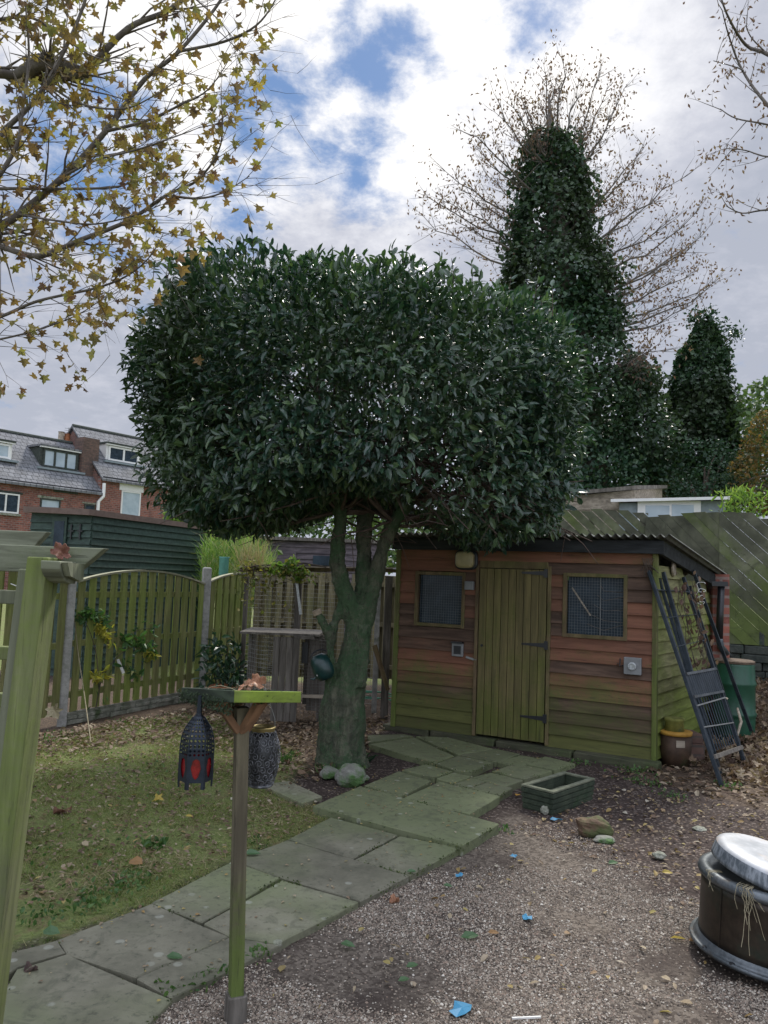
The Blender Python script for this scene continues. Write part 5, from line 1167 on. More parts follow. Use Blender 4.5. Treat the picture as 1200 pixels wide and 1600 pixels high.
mb = MB(); w = 15 / 1200 * 10.2 / 2; Mq = Matrix.Translation((q.x, 10.2, 0)); mb.lathe([(w, .9), (w, z1 - .02), (w * 1.15, z1), (w * .95, z1), (w * .9, z1 - .1)], Mq, 16, False)
set_props(mb.build('tree_guard', M['teal'], loc=(q.x, 10.2, 0), smooth=True), 'teal plastic tree guard tube sticking up behind the fence', 'tree guard')
# far hedge closing the view behind the fences
mass('far_hedge', 'dark distant hedge glimpsed beyond the fences under the crown', 'hedge', [(800, 420, 900), (830, 380, 920), (890, 380, 920)], 24, 9000, M['hedge'], .18, ry=.2)
# ------------------------------------------------------------------ wire pen behind the laurel
pen = thing('wire_pen', 'timber post and wire mesh pen behind the laurel trunk', 'pen', at(500, 900, 9.3) * Vector((1, 1, 0)).length if False else (at(500, 900, 9.3).x, 9.3, 0))
def vpost(px, yt, yb, Y, w, mat, name='post', lean=0):
    a = at(px, yt, Y); bz_ = at(px, yb, Y).z if yb else 0; mb = MB(); mb.box((a.x - w / 2, Y - w / 2, max(-.05, bz_) if yb else -.05), (a.x + w / 2, Y + w / 2, a.z)); return mb.build(name, mat, pen, bevel=.004)
vpost(468, 897, None, 9.3, .075, M['greywood']); vpost(386, 900, None, 9.3, .05, M['greywood']); vpost(592, 905, None, 9.1, .06, M['concrete']); vpost(608, 900, None, 8.75, .085, M['greywood'])
mb = MB(); a = at(376, 890, 9.28); e = at(560, 890, 9.28); mb.beam(a, e, .06, .05); f = at(650, 893, 9.2); mb.beam(e, f, .06, .045); mb.build('top_rail', M['trimwood'], pen, bevel=.004)
mb = MB(); a = at(374, 885, 9.25); e = at(652, 888, 9.2); mb.beam(a, e, .11, .014); mb.build('capping', M['palewood'], pen)
def wiregrid(o_parent, A, B_, z0, z1, g, r=.0016, name='wire_mesh'):
    A = Vector(A); B_ = Vector(B_); L = (B_ - A).length; mb = MB(); n = int(L / g)
    for i in range(n + 1): p = A.lerp(B_, i / max(1, n)); mb.tube([p + Vector((0, 0, z0)), p + Vector((0, 0, z1))], r, 3, False)
    for j in range(int((z1 - z0) / g) + 1): z = z0 + j * g; mb.tube([A + Vector((0, 0, z)), B_ + Vector((0, 0, z))], r, 3, False)
    return mb.build(name, M['wire'], o_parent)
wiregrid(pen, (at(386, 900, 9.3).x, 9.3, 0), (at(468, 900, 9.3).x, 9.3, 0), .1, at(430, 893, 9.3).z, .05)
wiregrid(pen, (at(472, 900, 9.3).x, 9.3, 0), (at(592, 900, 9.1).x, 9.1, 0), .1, at(530, 893, 9.3).z, .05)
mb = MB(); a = at(463, 902, 9.26); e = at(470, 960, 9.26); mb.beam(a, e, .03, .06); mb.build('brace', M['silver'], pen)
mb = MB(); a = at(585, 1008, 8.6); e = at(606, 1078, 8.6); mb.tube([a, e], [.028, .024], 8)
set_props(mb.build('leaning_branch', M['twig'] if False else M['trimwood'], loc=(e.x, e.y, 0)), 'brown pole leaning between the laurel trunk and the pen post', 'pole')
mb = MB(); a = at(572, 915, 9.0); mb.tube([at(590, 1060, 9.2), at(592, 950, 9.2)], .012, 6)
set_props(mb.build('cable', M['wire'], loc=(a.x, a.y, 0)), 'pale cable running down the pen post by the shed', 'cable')
# hutch
hx0 = at(387, 1060, 8.6).x; hx1 = at(502, 1060, 8.25).x; hz1 = at(440, 991, 8.25).z
hut = thing('hutch', 'weathered grey timber and wire hutch standing beside the laurel trunk', 'hutch', ((hx0 + hx1) / 2, 8.5, 0))
ux = at(425, 1060, 8.15).x; vx = at(466, 1060, 8.15).x
mb = MB(); n_ = 4
for i in range(n_): x0 = ux + (vx - ux) * i / n_; mb.box((x0 + .002, 8.13, .04), (x0 + (vx - ux) / n_ - .002, 8.155, hz1 - .02))
mb.build('plank_side', M['greywood'], hut, bevel=.002)
mb = MB(); mb.box((hx0 - .03, 8.12, hz1), (at(500, 1000, 8.2).x, 8.85, hz1 + .022)); mb.box((vx - .05, 8.10, hz1 - .03), (at(492, 1000, 8.2).x, 8.13, hz1 - .001)); mb.build('roof', M['greywood'], hut)
wiregrid(hut, (hx0, 8.55, 0), (ux, 8.14, 0), .2, hz1, .045, .003, 'wire_side')
mb = MB(); mb.box((at(480, 1060, 8.4).x, 8.38, .12), (at(512, 1060, 8.4).x, 8.40, hz1 - .04)); mb.box((vx + .01, 8.60, .15), (at(512, 1060, 8.6).x, 8.62, hz1 - .04)); mb.build('front_panel', M['greywood'], hut)
mb = MB(); mb.box((vx + .01, 8.30, hz1 - .30), (at(479, 1060, 8.3).x, 8.32, hz1 - .08)); mb.build('opening', M['plasticblack'], hut)  # black panel painted in for the dark inside the opening
for (x_, y_) in ((hx0 + .02, 8.57), (hx0 + .02, 8.82), (at(498, 1060, 8.3).x, 8.42)): mb = MB(); mb.box((x_ - .02, y_ - .02, -.03), (x_ + .02, y_ + .02, hz1)); mb.build('leg', M['greywood'], hut)
wiregrid(hut, (vx + .02, 8.34, 0), (at(512, 1060, 8.35).x, 8.34, 0), .1, hz1 - .05, .035, .0015, 'wire_front')
mb = MB(); mb.box((at(455, 1060, 8.2).x, 8.2, .28), (at(512, 1060, 8.2).x, 8.26, .31)); set_props(mb.build('plank', M['palewood'], loc=(at(480, 1060, 8.2).x, 8.2, .28)), 'narrow pale plank fixed low along the hutch front', 'plank')
# hose behind
mb = MB(); c = G(585, 1098, .0); mb.tube([Vector((c.x + .22 * math.cos(t) * (1 + .1 * math.sin(3 * t)), c.y + .16 * math.sin(t), .02 + .012 * t)) for t in np.linspace(0, 12, 60)], .008, 6)
set_props(mb.build('garden_hose', M['hose'], loc=(c.x, c.y, 0), smooth=True), 'coiled green hose on the ground behind the laurel trunk', 'hose')
# vine along the top of the pen
vine = thing('climbing_vine', 'yellow-green vine trailing along the top of the wire pen', 'vine', (at(380, 900, 9.15).x, 9.15, 0))
mb = MB(); P = []; 
for k in range(26):
    x0 = random.uniform(372, 478); y0_ = random.uniform(880, 892); Ln = random.uniform(15, 75) if x0 < 440 else random.uniform(5, 25); pts = [at(x0 + random.gauss(0, 3) * j, y0_ + Ln * j / 4, 9.12 + random.uniform(-.08, .04)) for j in range(5)]
    mb.tube(pts, [.006, .005, .004, .003, .002], 4, False)
    for p in pts: P += [tuple(p + Vector((random.gauss(0, .04), random.gauss(0, .04), random.gauss(0, .03)))) for j in range(2)]
pts = [at(372, 892, 9.15), at(400, 884, 9.12), at(440, 882, 9.1), at(475, 880, 9.12), at(510, 886, 9.15)]; mb.tube(pts, .01, 5); 
mb.build('stems', M['barkd'], vine)
P = np.array(P); foliage('leaves', leafmat('yellowing_vine_leaf', [(.08, .10, .03), (.16, .17, .04), (.26, .22, .05), (.07, .10, .03)], .6, .35), vine, P, rdir(len(P), .2), .055, .8)
P = np.array([tuple(at(random.gauss(450, 14), random.gauss(886, 6), 9.08)) for k in range(90)] + [tuple(at(random.gauss(473, 6), random.gauss(896, 5), 9.08)) for k in range(20)]); foliage('bright_leaves', M['lime'], vine, P, rdir(len(P), .4), .075, .85)
# dark shrub at the corner
sb = at(352, 1070, 9.3); t = thing('laurel_shrub', 'small dark evergreen shrub in the fence corner beside the hutch', 'shrub', (sb.x, 9.3, 0))
P, Nn = envelope([(1000, 335, 365), (1020, 322, 384), (1045, 318, 388), (1070, 322, 385), (1085, 335, 375)], 9.2, 420, 1.3, .0); P = P + RS.normal(size=P.shape) * .05; foliage('leaves', M['darkshrub'], t, P, Nn, .11, .35, T_LEAF)
mb = MB()
for k in range(9): mb.tube([Vector((sb.x, 9.25, 0)), at(random.uniform(325, 380), random.uniform(1005, 1040), 9.25)], [.012, .004], 5, False)
mb.build('stems', M['barkd'], t)
c = at(350, 1077, 8.9); mb = MB(); mb.lathe([(.10, 0), (.16, .16), (.17, .17), (.17, .20), (.155, .20), (.15, .16), (.1, .02)], Matrix.Translation((c.x, 8.9, max(0.0, c.z - .16))), 24, False)
set_props(mb.build('planter_bowl', M['terracotta'], loc=(c.x, 8.9, 0), smooth=True), 'low terracotta bowl under the dark shrub behind the bird table', 'plant pot')
# climber on the arched panel
cl = thing('fence_climber', 'sparse green and yellow climber growing up the arched fence panel', 'climber', (FP.p(.5, 0, .12).x, FP.p(.5, 0, .12).y, 0))
mb = MB(); P1_ = []; P2q = []; fy = lambda px: FP.p(FP.uz(px, 1000)[0], 0, .10).y
def cst(pts, r, store, m=6, sp=.05):
    Q_ = [at(x_, y_, fy(x_) - (0.0 if k == 0 else .05)) for k, (x_, y_) in enumerate(pts)]; dense, rr = pathlimb(mb, Q_, r, r * .4, 5)
    for q in dense: store += [tuple(q + Vector((random.gauss(0, sp), random.gauss(0, sp * .6), random.gauss(0, sp)))) for j in range(m)]
cst([(150, 1105), (160, 1060), (180, 1030), (205, 1012), (228, 1016)], .006, P1_, 1); cst([(155, 1080), (150, 1020), (135, 975), (122, 960)], .005, P2q, 0)
cst([(122, 962), (135, 958), (150, 962), (165, 975)], .003, P1_, 7, .03); cst([(188, 1000), (205, 1000), (222, 1006), (237, 1018)], .003, P1_, 7, .03); cst([(205, 990), (225, 982), (243, 984)], .003, P1_, 2, .03)
cst([(150, 975), (160, 985), (170, 998)], .002, P2q, 8, .028); cst([(145, 1055), (155, 1053), (163, 1057)], .002, P2q, 5, .02); cst([(190, 1030), (205, 1045), (218, 1058)], .002, P1_, 2, .02); cst([(225, 1015), (235, 1022), (240, 1025)], .002, P2q, 4, .02)
mb.build('stems', M['barkd'], cl)
P = np.array(P1_); foliage('leaves', M['midgreen'], cl, P, rdir(len(P), -.2), .085, .36, T_LEAF); P = np.array(P2q); foliage('yellow_leaves', leafmat('yellow_leaf', [(.22, .24, .04), (.42, .36, .05), (.16, .22, .05)], .6, .3), cl, P, rdir(len(P), -.2), .085, .34, T_LEAF)
mb = MB(); mb.tube([at(116, 965, fy(116)), at(122, 1020, fy(122)), at(131, 1080, fy(125) - .1), at(142, 1160, 6.75)], [.004, .005, .005, .005], 5)
set_props(mb.build('bamboo_cane', M['twig'], loc=(at(142, 1160, 6.75).x, 6.75, 0)), 'thin pale cane leaning against the arched fence panel', 'cane')
mb = MB(); a = at(184, 1030, fy(184) - .03); e = at(193, 1052, fy(184) - .03); mb.beam(a, e, .03, .002, (0, -1, 0)); set_props(mb.build('plant_tag', M['whitep'], loc=(a.x, a.y, e.z)), 'small white plant tag hanging in the fence climber', 'plant tag')
# ------------------------------------------------------------------ watering can on the trunk
c = L_(503, 1041, -.12); wc = thing('watering_can', 'dark teal enamel can hanging on the left side of the laurel trunk', 'can', c)
Q = Matrix.Translation(c) @ Matrix.Rotation(R(-24), 4, 'Y')
mb = MB(); r = .088; mb.lathe([(.01, -.115), (.060, -.11), (.082, -.075), (r, -.02), (.082, .04), (.068, .08), (.040, .10), (.01, .103)], Q, 24); mb.build('body', M['can'], wc, smooth=True)
mb = MB(); mb.tube([Q @ Vector((.07 * math.cos(t) + .01, 0, .09 + .045 * math.sin(t))) for t in np.linspace(.2, 2.9, 12)], .006, 6); mb.build('handle', M['plasticblack'], wc)
mb = MB(); mb.tube([Q @ Vector((-.06, 0, -.06)), Q @ Vector((-.10, 0, -.075)), Q @ Vector((-.125, 0, -.06))], [.014, .010, .009], 8); mb.build('spout', M['can'], wc)
mb = MB(); mb.lathe([(.008, -.003), (.008, .004)], Q @ Matrix.Translation((-.055, -.062, -.05)) @ Matrix.Rotation(R(90), 4, 'X'), 8); mb.build('rivet', M['wire'], wc)
# ------------------------------------------------------------------ bird table
bg_ = G(367, 1592); BX, BYd = bg_.x, bg_.y
btab = thing('bird_table', 'slim wooden bird table with a square green mossy tray on a braced post', 'bird table', (BX, BYd, 0))
ptop = at(377, 1140, BYd)
mb = MB(); mb.beam((BX, BYd, .06), (ptop.x - .002, BYd, ptop.z + .08), .046, .046, (0.45, -1, 0)); mb.build('post', M['tpost'], btab, bevel=.003)
mb = MB(); mb.beam((BX, BYd, -.04), (BX + .001, BYd, .085), .066, .066, (0.45, -1, 0)); mb.build('post_socket', M['greywood'], btab, bevel=.003)
# tray corners: front corner, left corner, right corner
tz = at(360, 1100, BYd - .2).z
fc = at(360, 1102, BYd - .23); lc = at(281, 1080, BYd - .02); rc_ = at(472, 1080, BYd + .06)
def ztr(v, z): return Vector((v.x, v.y, z))
zb_ = at(360, 1098, BYd - .23).z; zt_ = at(360, 1079, BYd - .23).z
f0 = ztr(fc, 0); l0 = ztr(at(283, 1080, BYd + .0), 0); r0 = ztr(at(471, 1080, BYd + .05), 0)
k0 = l0 + r0 - f0
def sag(v): return -.13 * (v.y - f0.y)
def rimbar(p, q, mat, nm='rim', w=.014, z0=zb_, z1=zt_):
    d = (q - p).normalized(); n = Vector((d.y, -d.x, 0)); 
    if n.dot(((f0 + k0) / 2) - p) < 0: n = -n
    mb = MB(); a = [p, q, q + n * w, p + n * w]
    if (a[1] - a[0]).cross(a[2] - a[0]).z < 0: a = a[::-1]
    mb.hexa([v + Vector((0, 0, z0 + sag(v))) for v in a] + [v + Vector((0, 0, z1 + sag(v))) for v in a]); return mb.build(nm, mat, btab, bevel=.002)
rimbar(l0, f0, M['trayshade']); rimbar(f0 + (r0 - f0).normalized() * .015, r0, M['tray']); rimbar(k0, r0 , M['trayshade'], w=.0139); rimbar(l0, k0, M['trayshade'], w=.0138)
mb = MB(); a = [l0, f0, r0, k0]
ctr = (f0 + k0) / 2; a = [v + (ctr - v).normalized() * .016 for v in a]
if (a[1] - a[0]).cross(a[2] - a[0]).z < 0: a = a[::-1]
mb.hexa([v + Vector((0, 0, zb_ + .004 + sag(v))) for v in a] + [v + Vector((0, 0, zb_ + .022 + sag(v))) for v in a]); mb.build('tray_floor', M['trayshade'], btab)
P = np.array([tuple(l0.lerp(f0, random.random()) + Vector((random.gauss(0, .006), random.gauss(0, .006), zb_ + random.uniform(-.035, .012)))) for k in range(420)] + [tuple(l0.lerp(f0, random.random()) + (r0 - f0) * random.random() + Vector((0, 0, zb_ - random.uniform(0, .02)))) for k in range(350)])
foliage('moss', leafmat('hanging_moss', [(.02, .035, .018), (.045, .07, .03), (.03, .045, .03)], .9, .1), btab, P, rdir(len(P), -1), .014, .4, droop=-.8)
jn = at(378, 1140, BYd)
for dx, dy in ((-.085, -.05), (.07, -.05), (-.05, .08), (.06, .08)):
    mb = MB(); a = Vector((ptop.x + dx * .12, BYd + dy * .2, ptop.z - .005)); e = Vector((ptop.x + dx, BYd + dy, zb_ + sag(Vector((0, BYd + dy, 0))) - .001)); mb.beam(a, e, .040, .024, (dx, dy, 0)); mb.build('brace', M['brace'], btab, bevel=.002)
for p, lab, dz in (((ptop.x - .125, BYd - .07, 0), None, 0), ((ptop.x + .055, BYd + .045, 0), None, 0)): pass
# pierced hexagonal lantern
lc_ = at(308, 1170, BYd - .10); s_ = (BYd - .10) / 1200
ln1 = thing('hexagonal_lantern', 'dark pierced metal lantern with red glass panels hanging from the left of the bird table', 'lantern', (lc_.x, lc_.y, at(308, 1230, BYd - .10).z))
def zpx(py, Y=BYd - .10): return at(308, py, Y).z
rad = 25 * s_
prof = [(1113, .14), (1120, .34), (1127, .54), (1136, .75), (1150, .93), (1166, 1.0), (1178, 1.0)]
Mh = Matrix.Translation((lc_.x, lc_.y, 0)) @ Matrix.Rotation(R(12), 4, 'Z')
def hexv(r, z, k): t = 2 * PI * k / 6; return Mh @ Vector((r * math.cos(t), r * math.sin(t), z))
def pierced(mb, quad, cols, rws, hole=.55, th=.0012):
    """panel of a quad pierced by a grid of lozenge holes: bars only"""
    a, b_, c, d = quad
    P_ = lambda u, v: a.lerp(b_, u).lerp(d.lerp(c, u), v)
    for i in range(cols):
        for j in range(rws):
            u0, u1, v0, v1 = i / cols, (i + 1) / cols, j / rws, (j + 1) / rws; um, vm = (u0 + u1) / 2, (v0 + v1) / 2
            ring = [(u0, v0), (um, v0), (u1, v0), (u1, vm), (u1, v1), (um, v1), (u0, v1), (u0, vm)]
            rh = [(um + (x_ - um) * hole * (1.25 if k % 2 else .80), vm + (y_ - vm) * hole * (1.25 if k % 2 else .80)) for k, (x_, y_) in enumerate(ring)]
            mb.add([P_(*q) for q in ring] + [P_(*q) for q in rh], [(k, (k + 1) % 8, 8 + (k + 1) % 8, 8 + k) for k in range(8)])
mb = MB()
for k in range(6):
    for (y0_, r0_), (y1_, r1_) in zip(prof[:-1], prof[1:]):
        pierced(mb, (hexv(rad * r1_, zpx(y1_), k), hexv(rad * r1_, zpx(y1_), k + 1), hexv(rad * r0_, zpx(y0_), k + 1), hexv(rad * r0_, zpx(y0_), k)), 4, 1 if y0_ < 1125 else 2, .52)
mb.build('pierced_dome', M['lantern'], ln1)
mb = MB(); zA_, zB_ = zpx(1178), zpx(1218)
for k in range(6):
    a, b2 = hexv(rad, 0, k), hexv(rad, 0, k + 1); Pq = lambda u, z: a.lerp(b2, u) + Vector((0, 0, z)); H = zA_ - zB_
    outer = [(0, 1), (1, 1), (1, 0), (.86, -.18), (.80, .06), (.20, .06), (.14, -.18), (0, 0)]
    # solid panel frame round a window
    zz = lambda v: zB_ + H * v
    ring = [(0, 1), (1, 1), (1, 0), (0, 0)]; win = [(.30, .86), (.5, .93), (.70, .86), (.80, .56), (.66, .24), (.5, .12), (.34, .24), (.20, .56)]
    o8 = [(0, 1), (.5, 1), (1, 1), (1, .5), (1, 0), (.5, 0), (0, 0), (0, .5)]; w8 = [win[0], win[1], win[2], win[3], win[4], win[5], win[6], win[7]]
    mb.add([Pq(u, zz(v)) for u, v in o8] + [Pq(u, zz(v)) for u, v in w8], [(i, (i + 1) % 8, 8 + (i + 1) % 8, 8 + i) for i in range(8)])
    for u0_, u1_ in ((0, .16), (.84, 1)): mb.add([Pq(u0_, zz(0)), Pq(u1_, zz(0)), Pq(u1_ if u0_ == 0 else 1, zz(-.26)), Pq(u0_, zz(-.26))] , [(0, 1, 2, 3)])
o = mb.build('side_panels', M['lantern'], ln1); md = o.modifiers.new('solid', 'SOLIDIFY'); md.thickness = .0015
mb = MB()
for k in range(6): mb.tube([hexv(rad * 1.01, zpx(1218) - .012, k), hexv(rad * 1.01, zA_, k), hexv(rad * 1.01, zpx(1166), k), hexv(rad * .93 * 1.01, zpx(1150), k), hexv(rad * .75, zpx(1136), k), hexv(rad * .34, zpx(1120), k)], .0022, 5)
mb.build('ribs', M['lantern'], ln1)
mb = MB()
for k in range(6): a, b2 = hexv(rad * .93, 0, k), hexv(rad * .93, 0, k + 1); mb.add([a.lerp(b2, u) + Vector((0, 0, zB_ + (zA_ - zB_) * v)) for u, v in ((.1, .05), (.9, .05), (.9, .95), (.1, .95))], [(0, 1, 2, 3)])
mb.build('red_glass', M['redglass'], ln1)
mb = MB(); mb.lathe([(rad * .9, zB_ + .001), (rad * .9, zB_ + .004)], Matrix.Translation((lc_.x, lc_.y, 0)), 12); mb.build('base', M['lantern'], ln1)
mb = MB(); mb.tube([Vector((lc_.x, lc_.y, zpx(1118))), Vector((lc_.x, lc_.y, zb_ + .0))], [.010, .007], 8); mb.build('hanger', M['lantern'], ln1)
# barrel-shaped filigree lantern
YL = BYd + .12; l2 = at(409, 1180, YL); s2 = YL / 1200
ln2 = thing('barrel_lantern', 'grey filigree barrel-shaped lantern hanging to the right of the bird table post', 'lantern', (l2.x, YL, at(409, 1227, YL).z))
z2 = lambda py: at(409, py, YL).z
pr2 = [(1226, 17), (1218, 19), (1205, 22), (1190, 24.5), (1175, 25), (1160, 23), (1148, 19), (1140, 16.5)]
pz = [(r * 1.1 * s2, z2(y_)) for y_, r in pr2]
def rz2(z):
    zs_ = [q[1] for q in pz]; return float(np.interp(z, zs_, [q[0] for q in pz]))
M2 = Matrix.Translation((l2.x, YL, 0))
mb = MB(); rr_ = random.Random(3)
rows_n = 8; zlo, zhi = pz[0][1] + .004, pz[-1][1] - .002
for j in range(rows_n):
    zc_ = zlo + (zhi - zlo) * (j + .5) / rows_n; nn2 = 14
    for i in range(nn2):
        th = 2 * PI * (i + .5 * (j % 2)) / nn2; sgn = 1 if rr_.random() < .5 else -1; rot = rr_.uniform(0, 6.28); R0 = (zhi - zlo) / rows_n * .56
        pts = []
        for t in np.linspace(0, 7.6, 16):
            q = R0 * (1 - t / 9.0); du = q * math.cos(rot + sgn * t); dz_ = q * math.sin(rot + sgn * t); z = min(max(zc_ + dz_, zlo), zhi); r = rz2(z) + .001; pts.append(M2 @ Vector((r * math.cos(th + du / r), r * math.sin(th + du / r), z)))
        mb.tube(pts, .0017, 4, False)
for i in range(20):
    th = 2 * PI * i / 20; ph = rr_.uniform(0, 6); pts = [M2 @ Vector((rz2(z) * math.cos(th + .09 * math.sin(z * 90 + ph)), rz2(z) * math.sin(th + .09 * math.sin(z * 90 + ph)), z)) for z in np.linspace(zlo, zhi, 18)]; mb.tube(pts, .0009, 3, False)
mb.build('filigree', M['lantern2'], ln2, smooth=True)
mb = MB(); mb.lathe([(r * .90, z) for r, z in pz[1:-1]], M2, 24, False); mb.build('liner', plain('lantern_liner', (.08, .085, .09), .4, .2, var=.8, sc=45), ln2, smooth=True)
mb = MB(); mb.lathe([(pz[0][0] * .98, pz[0][1] - .004), (pz[0][0] * 1.04, pz[0][1]), (pz[0][0] * 1.02, pz[0][1] + .006), (pz[0][0] * .6, pz[0][1] + .007)], M2, 28); mb.build('base_ring', M['lantern2'], ln2, smooth=True)
mb = MB(); rt = pz[-1][0]; mb.lathe([(rt, pz[-1][1] - .003), (rt * 1.02, pz[-1][1] + .006), (rt * 1.08, pz[-1][1] + .010), (rt * .92, pz[-1][1] + .013), (rt * .9, pz[-1][1] + .002)], M2, 28, False); mb.build('neck_ring', M['brass'], ln2, smooth=True)
mb = MB(); zt0 = pz[-1][1] + .012
for sx in (-1, 1): mb.tube([Vector((l2.x + sx * rt, YL, zt0)), Vector((l2.x + sx * rt * .95, YL, zt0 + .03)), Vector((l2.x, YL, zb_ + .002))], .0012, 5)
mb.build('wire_handle', M['wire'], ln2)
# dried leaves on the table and the beam
def curled(name, px, py, Y, size, lab, rz=0.0, mat=None, tilt=.3, parent=None, seed=1, flat=.35):
    rr = random.Random(seed); c = at(px, py, Y); n = 14; V = []; Fc = []
    Mr = Matrix.Translation(c) @ Matrix.Rotation(rz, 4, 'Z') @ Matrix.Rotation(tilt, 4, 'Y')
    for i in range(n + 1):
        u = i / n; w = size * .42 * math.sin(PI * min(.98, max(.02, u)) ** .8) * (1 + .25 * math.sin(i * 2.3 + seed))
        for j in range(7):
            v = (j - 3) / 3; V.append(Mr @ Vector((size * (u - .5), w * v, flat * size * (v * v) * (.5 + .4 * math.sin(u * 7 + seed)) + .06 * size * math.sin(u * 9 + v * 3 + seed))))
    for i in range(n):
        for j in range(6): a = i * 7 + j; Fc.append((a, a + 1, a + 8, a + 7))
    o = mkmesh(name, V, Fc, mat or M['leafbrown'], None, c, rz, True); md = o.modifiers.new('solid', 'SOLIDIFY'); md.thickness = .0008
    return set_props(o, lab, 'leaf')
def crumple(px, py, Y, size, lab, rot, mat=None, seed=1, amp=.4):
    c = at(px, py, Y); V = [c.copy()]; Fc = []; nr, na = 6, 40; Mr = Matrix.Translation(c) @ Matrix.Rotation(rot[2], 4, 'Z') @ Matrix.Rotation(rot[1], 4, 'Y') @ Matrix.Rotation(rot[0], 4, 'X')
    def hgt(x_, y_): return amp * size * (fbm((x_ * 2.4 / size, y_ * 2.4 / size, seed), 1.0, 3) + .9 * (y_ / size) ** 2 * 4 + .18 * math.sin(9 * x_ / size + seed))
    V = [Mr @ Vector((0, 0, hgt(0, 0)))]
    for i in range(1, nr + 1):
        for k in range(na):
            t = 2 * PI * k / na; lobe = .62 + .38 * abs(math.cos(2.5 * t)) ** .8 + .06 * math.sin(13 * t); r_ = size / 2 * (i / nr) * lobe; x_, y_ = r_ * math.cos(t), r_ * math.sin(t) * .8; V.append(Mr @ Vector((x_, y_, hgt(x_, y_))))
    Fc = [(0, 1 + k, 1 + (k + 1) % na) for k in range(na)] + [(1 + (i - 1) * na + k, 1 + i * na + k, 1 + i * na + (k + 1) % na, 1 + (i - 1) * na + (k + 1) % na) for i in range(1, nr) for k in range(na)]
    o = mkmesh('dried_leaf', V, Fc, mat or M['leafbrown'], None, c, 0, True); md = o.modifiers.new('solid', 'SOLIDIFY'); md.thickness = .0008; return set_props(o, lab, 'leaf')
crumple(399, 1067, BYd + .02, .085, 'large curled orange-brown dried leaf lying in the bird table tray', (.9, -.35, .3), seed=2, amp=.30)
crumple(383, 1074, BYd - .03, .060, 'smaller pale curled leaf beside the big one in the bird table tray', (.5, -.3, -.4), seed=5, amp=.3)
mb = MB(); mb.tube([at(322, 1079, BYd), at(330, 1073, BYd), at(345, 1071, BYd), at(360, 1075, BYd), at(372, 1080, BYd)], .0016, 5)
set_props(mb.build('stem', M['twig'], loc=at(345, 1079, BYd)), 'thin curved dry stem arching over the bird table tray', 'twig')
crumple(95, 862, PY + .03, .060, 'crumpled red-brown leaf caught on the pergola beam', (1.2, .5, .2), seed=7, amp=.35, mat=rough_mat('red_brown_leaf', (.13, .05, .035), (.24, .11, .075), (.42, .30, .22), 40, .7, .3, .003, sc3=25, t3=(.55, .7)))
q_ = at(82, 1103, PY + .05); V, Fc = scatter([tuple(q_)], [(.5, 0, -1)], [(0, -1, .1)], .042, .042, T_MAPLE); set_props(mkmesh('dried_leaf', V, Fc, M['twig'], None, q_), 'pale star-like dead leaf stuck to the right side of the pergola post', 'leaf')
# ------------------------------------------------------------------ metal gates leaning on the shed
def Zp(px, py, Y): return at(px, py, Y)
g0 = G(1127, 1230); gt = thing('metal_gate', 'dark blue-black metal gate with a solid middle panel leaning on the shed side', 'gate', (g0.x, g0.y, 0))
A0 = Zp(1128, 1228, g0.y); A1 = Zp(1014, 892, g0.y + .58)           # left stile
B0 = Zp(1153, 1160, g0.y + .75); B1 = Zp(1068, 902, g0.y + 1.15)      # right stile
gn = (A1 - A0).cross(B0 - A0).normalized()
if gn.y > 0: gn = -gn
mb = MB(); mb.beam(A0, A1, .042, .03, gn); mb.build('stile', M['blackmetal'], gt, bevel=.003)
mb = MB(); mb.beam(B0 - (B1 - B0) * .10, B1, .042, .03, gn); mb.build('stile', M['blackmetal'], gt, bevel=.003)
def ga_(t): return A0.lerp(A1, t)
def gb_(t): return B0.lerp(B1, t)
mb = MB(); t0, t1 = .375, .49; s0, s1 = .285, .42
mb.prism([ga_(t0), gb_(s0), gb_(s1), ga_(t1)], gn * .012); pn = mb.build('panel', M['blackmetal'], gt)
mb = MB()
for k in range(1, 15): u = k / 15; mb.tube([ga_(t0).lerp(gb_(s0), u) + gn * .013, ga_(t1).lerp(gb_(s1), u) + gn * .013], .003, 4)
mb.build('panel_ribs', M['blackmetal'], pn)
for tt_, ss_, rr_, mt in ((.12, -.03, .016, 'greywood'), (.25, .11, .005, 'wire'), (.345, .255, .006, 'wire'), (.385, .29, .010, 'drumrim'), (.49, .425, .011, 'drumrim'), (.62, .60, .003, 'blackmetal'), (.76, .76, .003, 'blackmetal'), (.90, .90, .004, 'blackmetal')):
    mb = MB(); mb.beam(ga_(tt_) + gn * .016, gb_(ss_) + gn * .016, rr_ * 2, rr_ * 2, gn); mb.build('rail', M[mt], gt)
mb = MB()
for k in range(1, 12): u = k / 12; mb.tube([ga_(.375).lerp(gb_(.285), u), ga_(.14).lerp(gb_(.0), u)], .006, 5)
mb.build('bars', M['blackmetal'], gt)
# second frame behind it
g2 = thing('metal_rail_frame', 'pair of dark square metal bars standing inside the leaning gate', 'metal frame', (Zp(1100, 1120, g0.y + .9).x, g0.y + .9, 0))
for (x0, y0_, Y0, x1, y1_, Y1, w) in ((1085, 1068, .50, 1036, 894, .72, .036), (1078, 1062, .52, 1029, 902, .70, .026)):
    mb = MB(); a = Zp(x0, y0_, g0.y + Y0); e = Zp(x1, y1_, g0.y + Y1); a = a + (a - e) * .75; a.z = max(a.z, .02); mb.beam(a, e, w, w, gn); mb.build('bar', M['blackmetal'], g2, bevel=.003)
g3 = thing('metal_post', 'long thin dark metal post right of the gate, a white wire coil at its top', 'metal post', (Zp(1174, 1140, 8.3).x, 8.3, .3))
mb = MB(); mb.beam(Zp(1174, 1142, 7.7), Zp(1083, 891, 7.55), .032, .032, gn); mb.build('bar', M['blackmetal'], g3, bevel=.003)
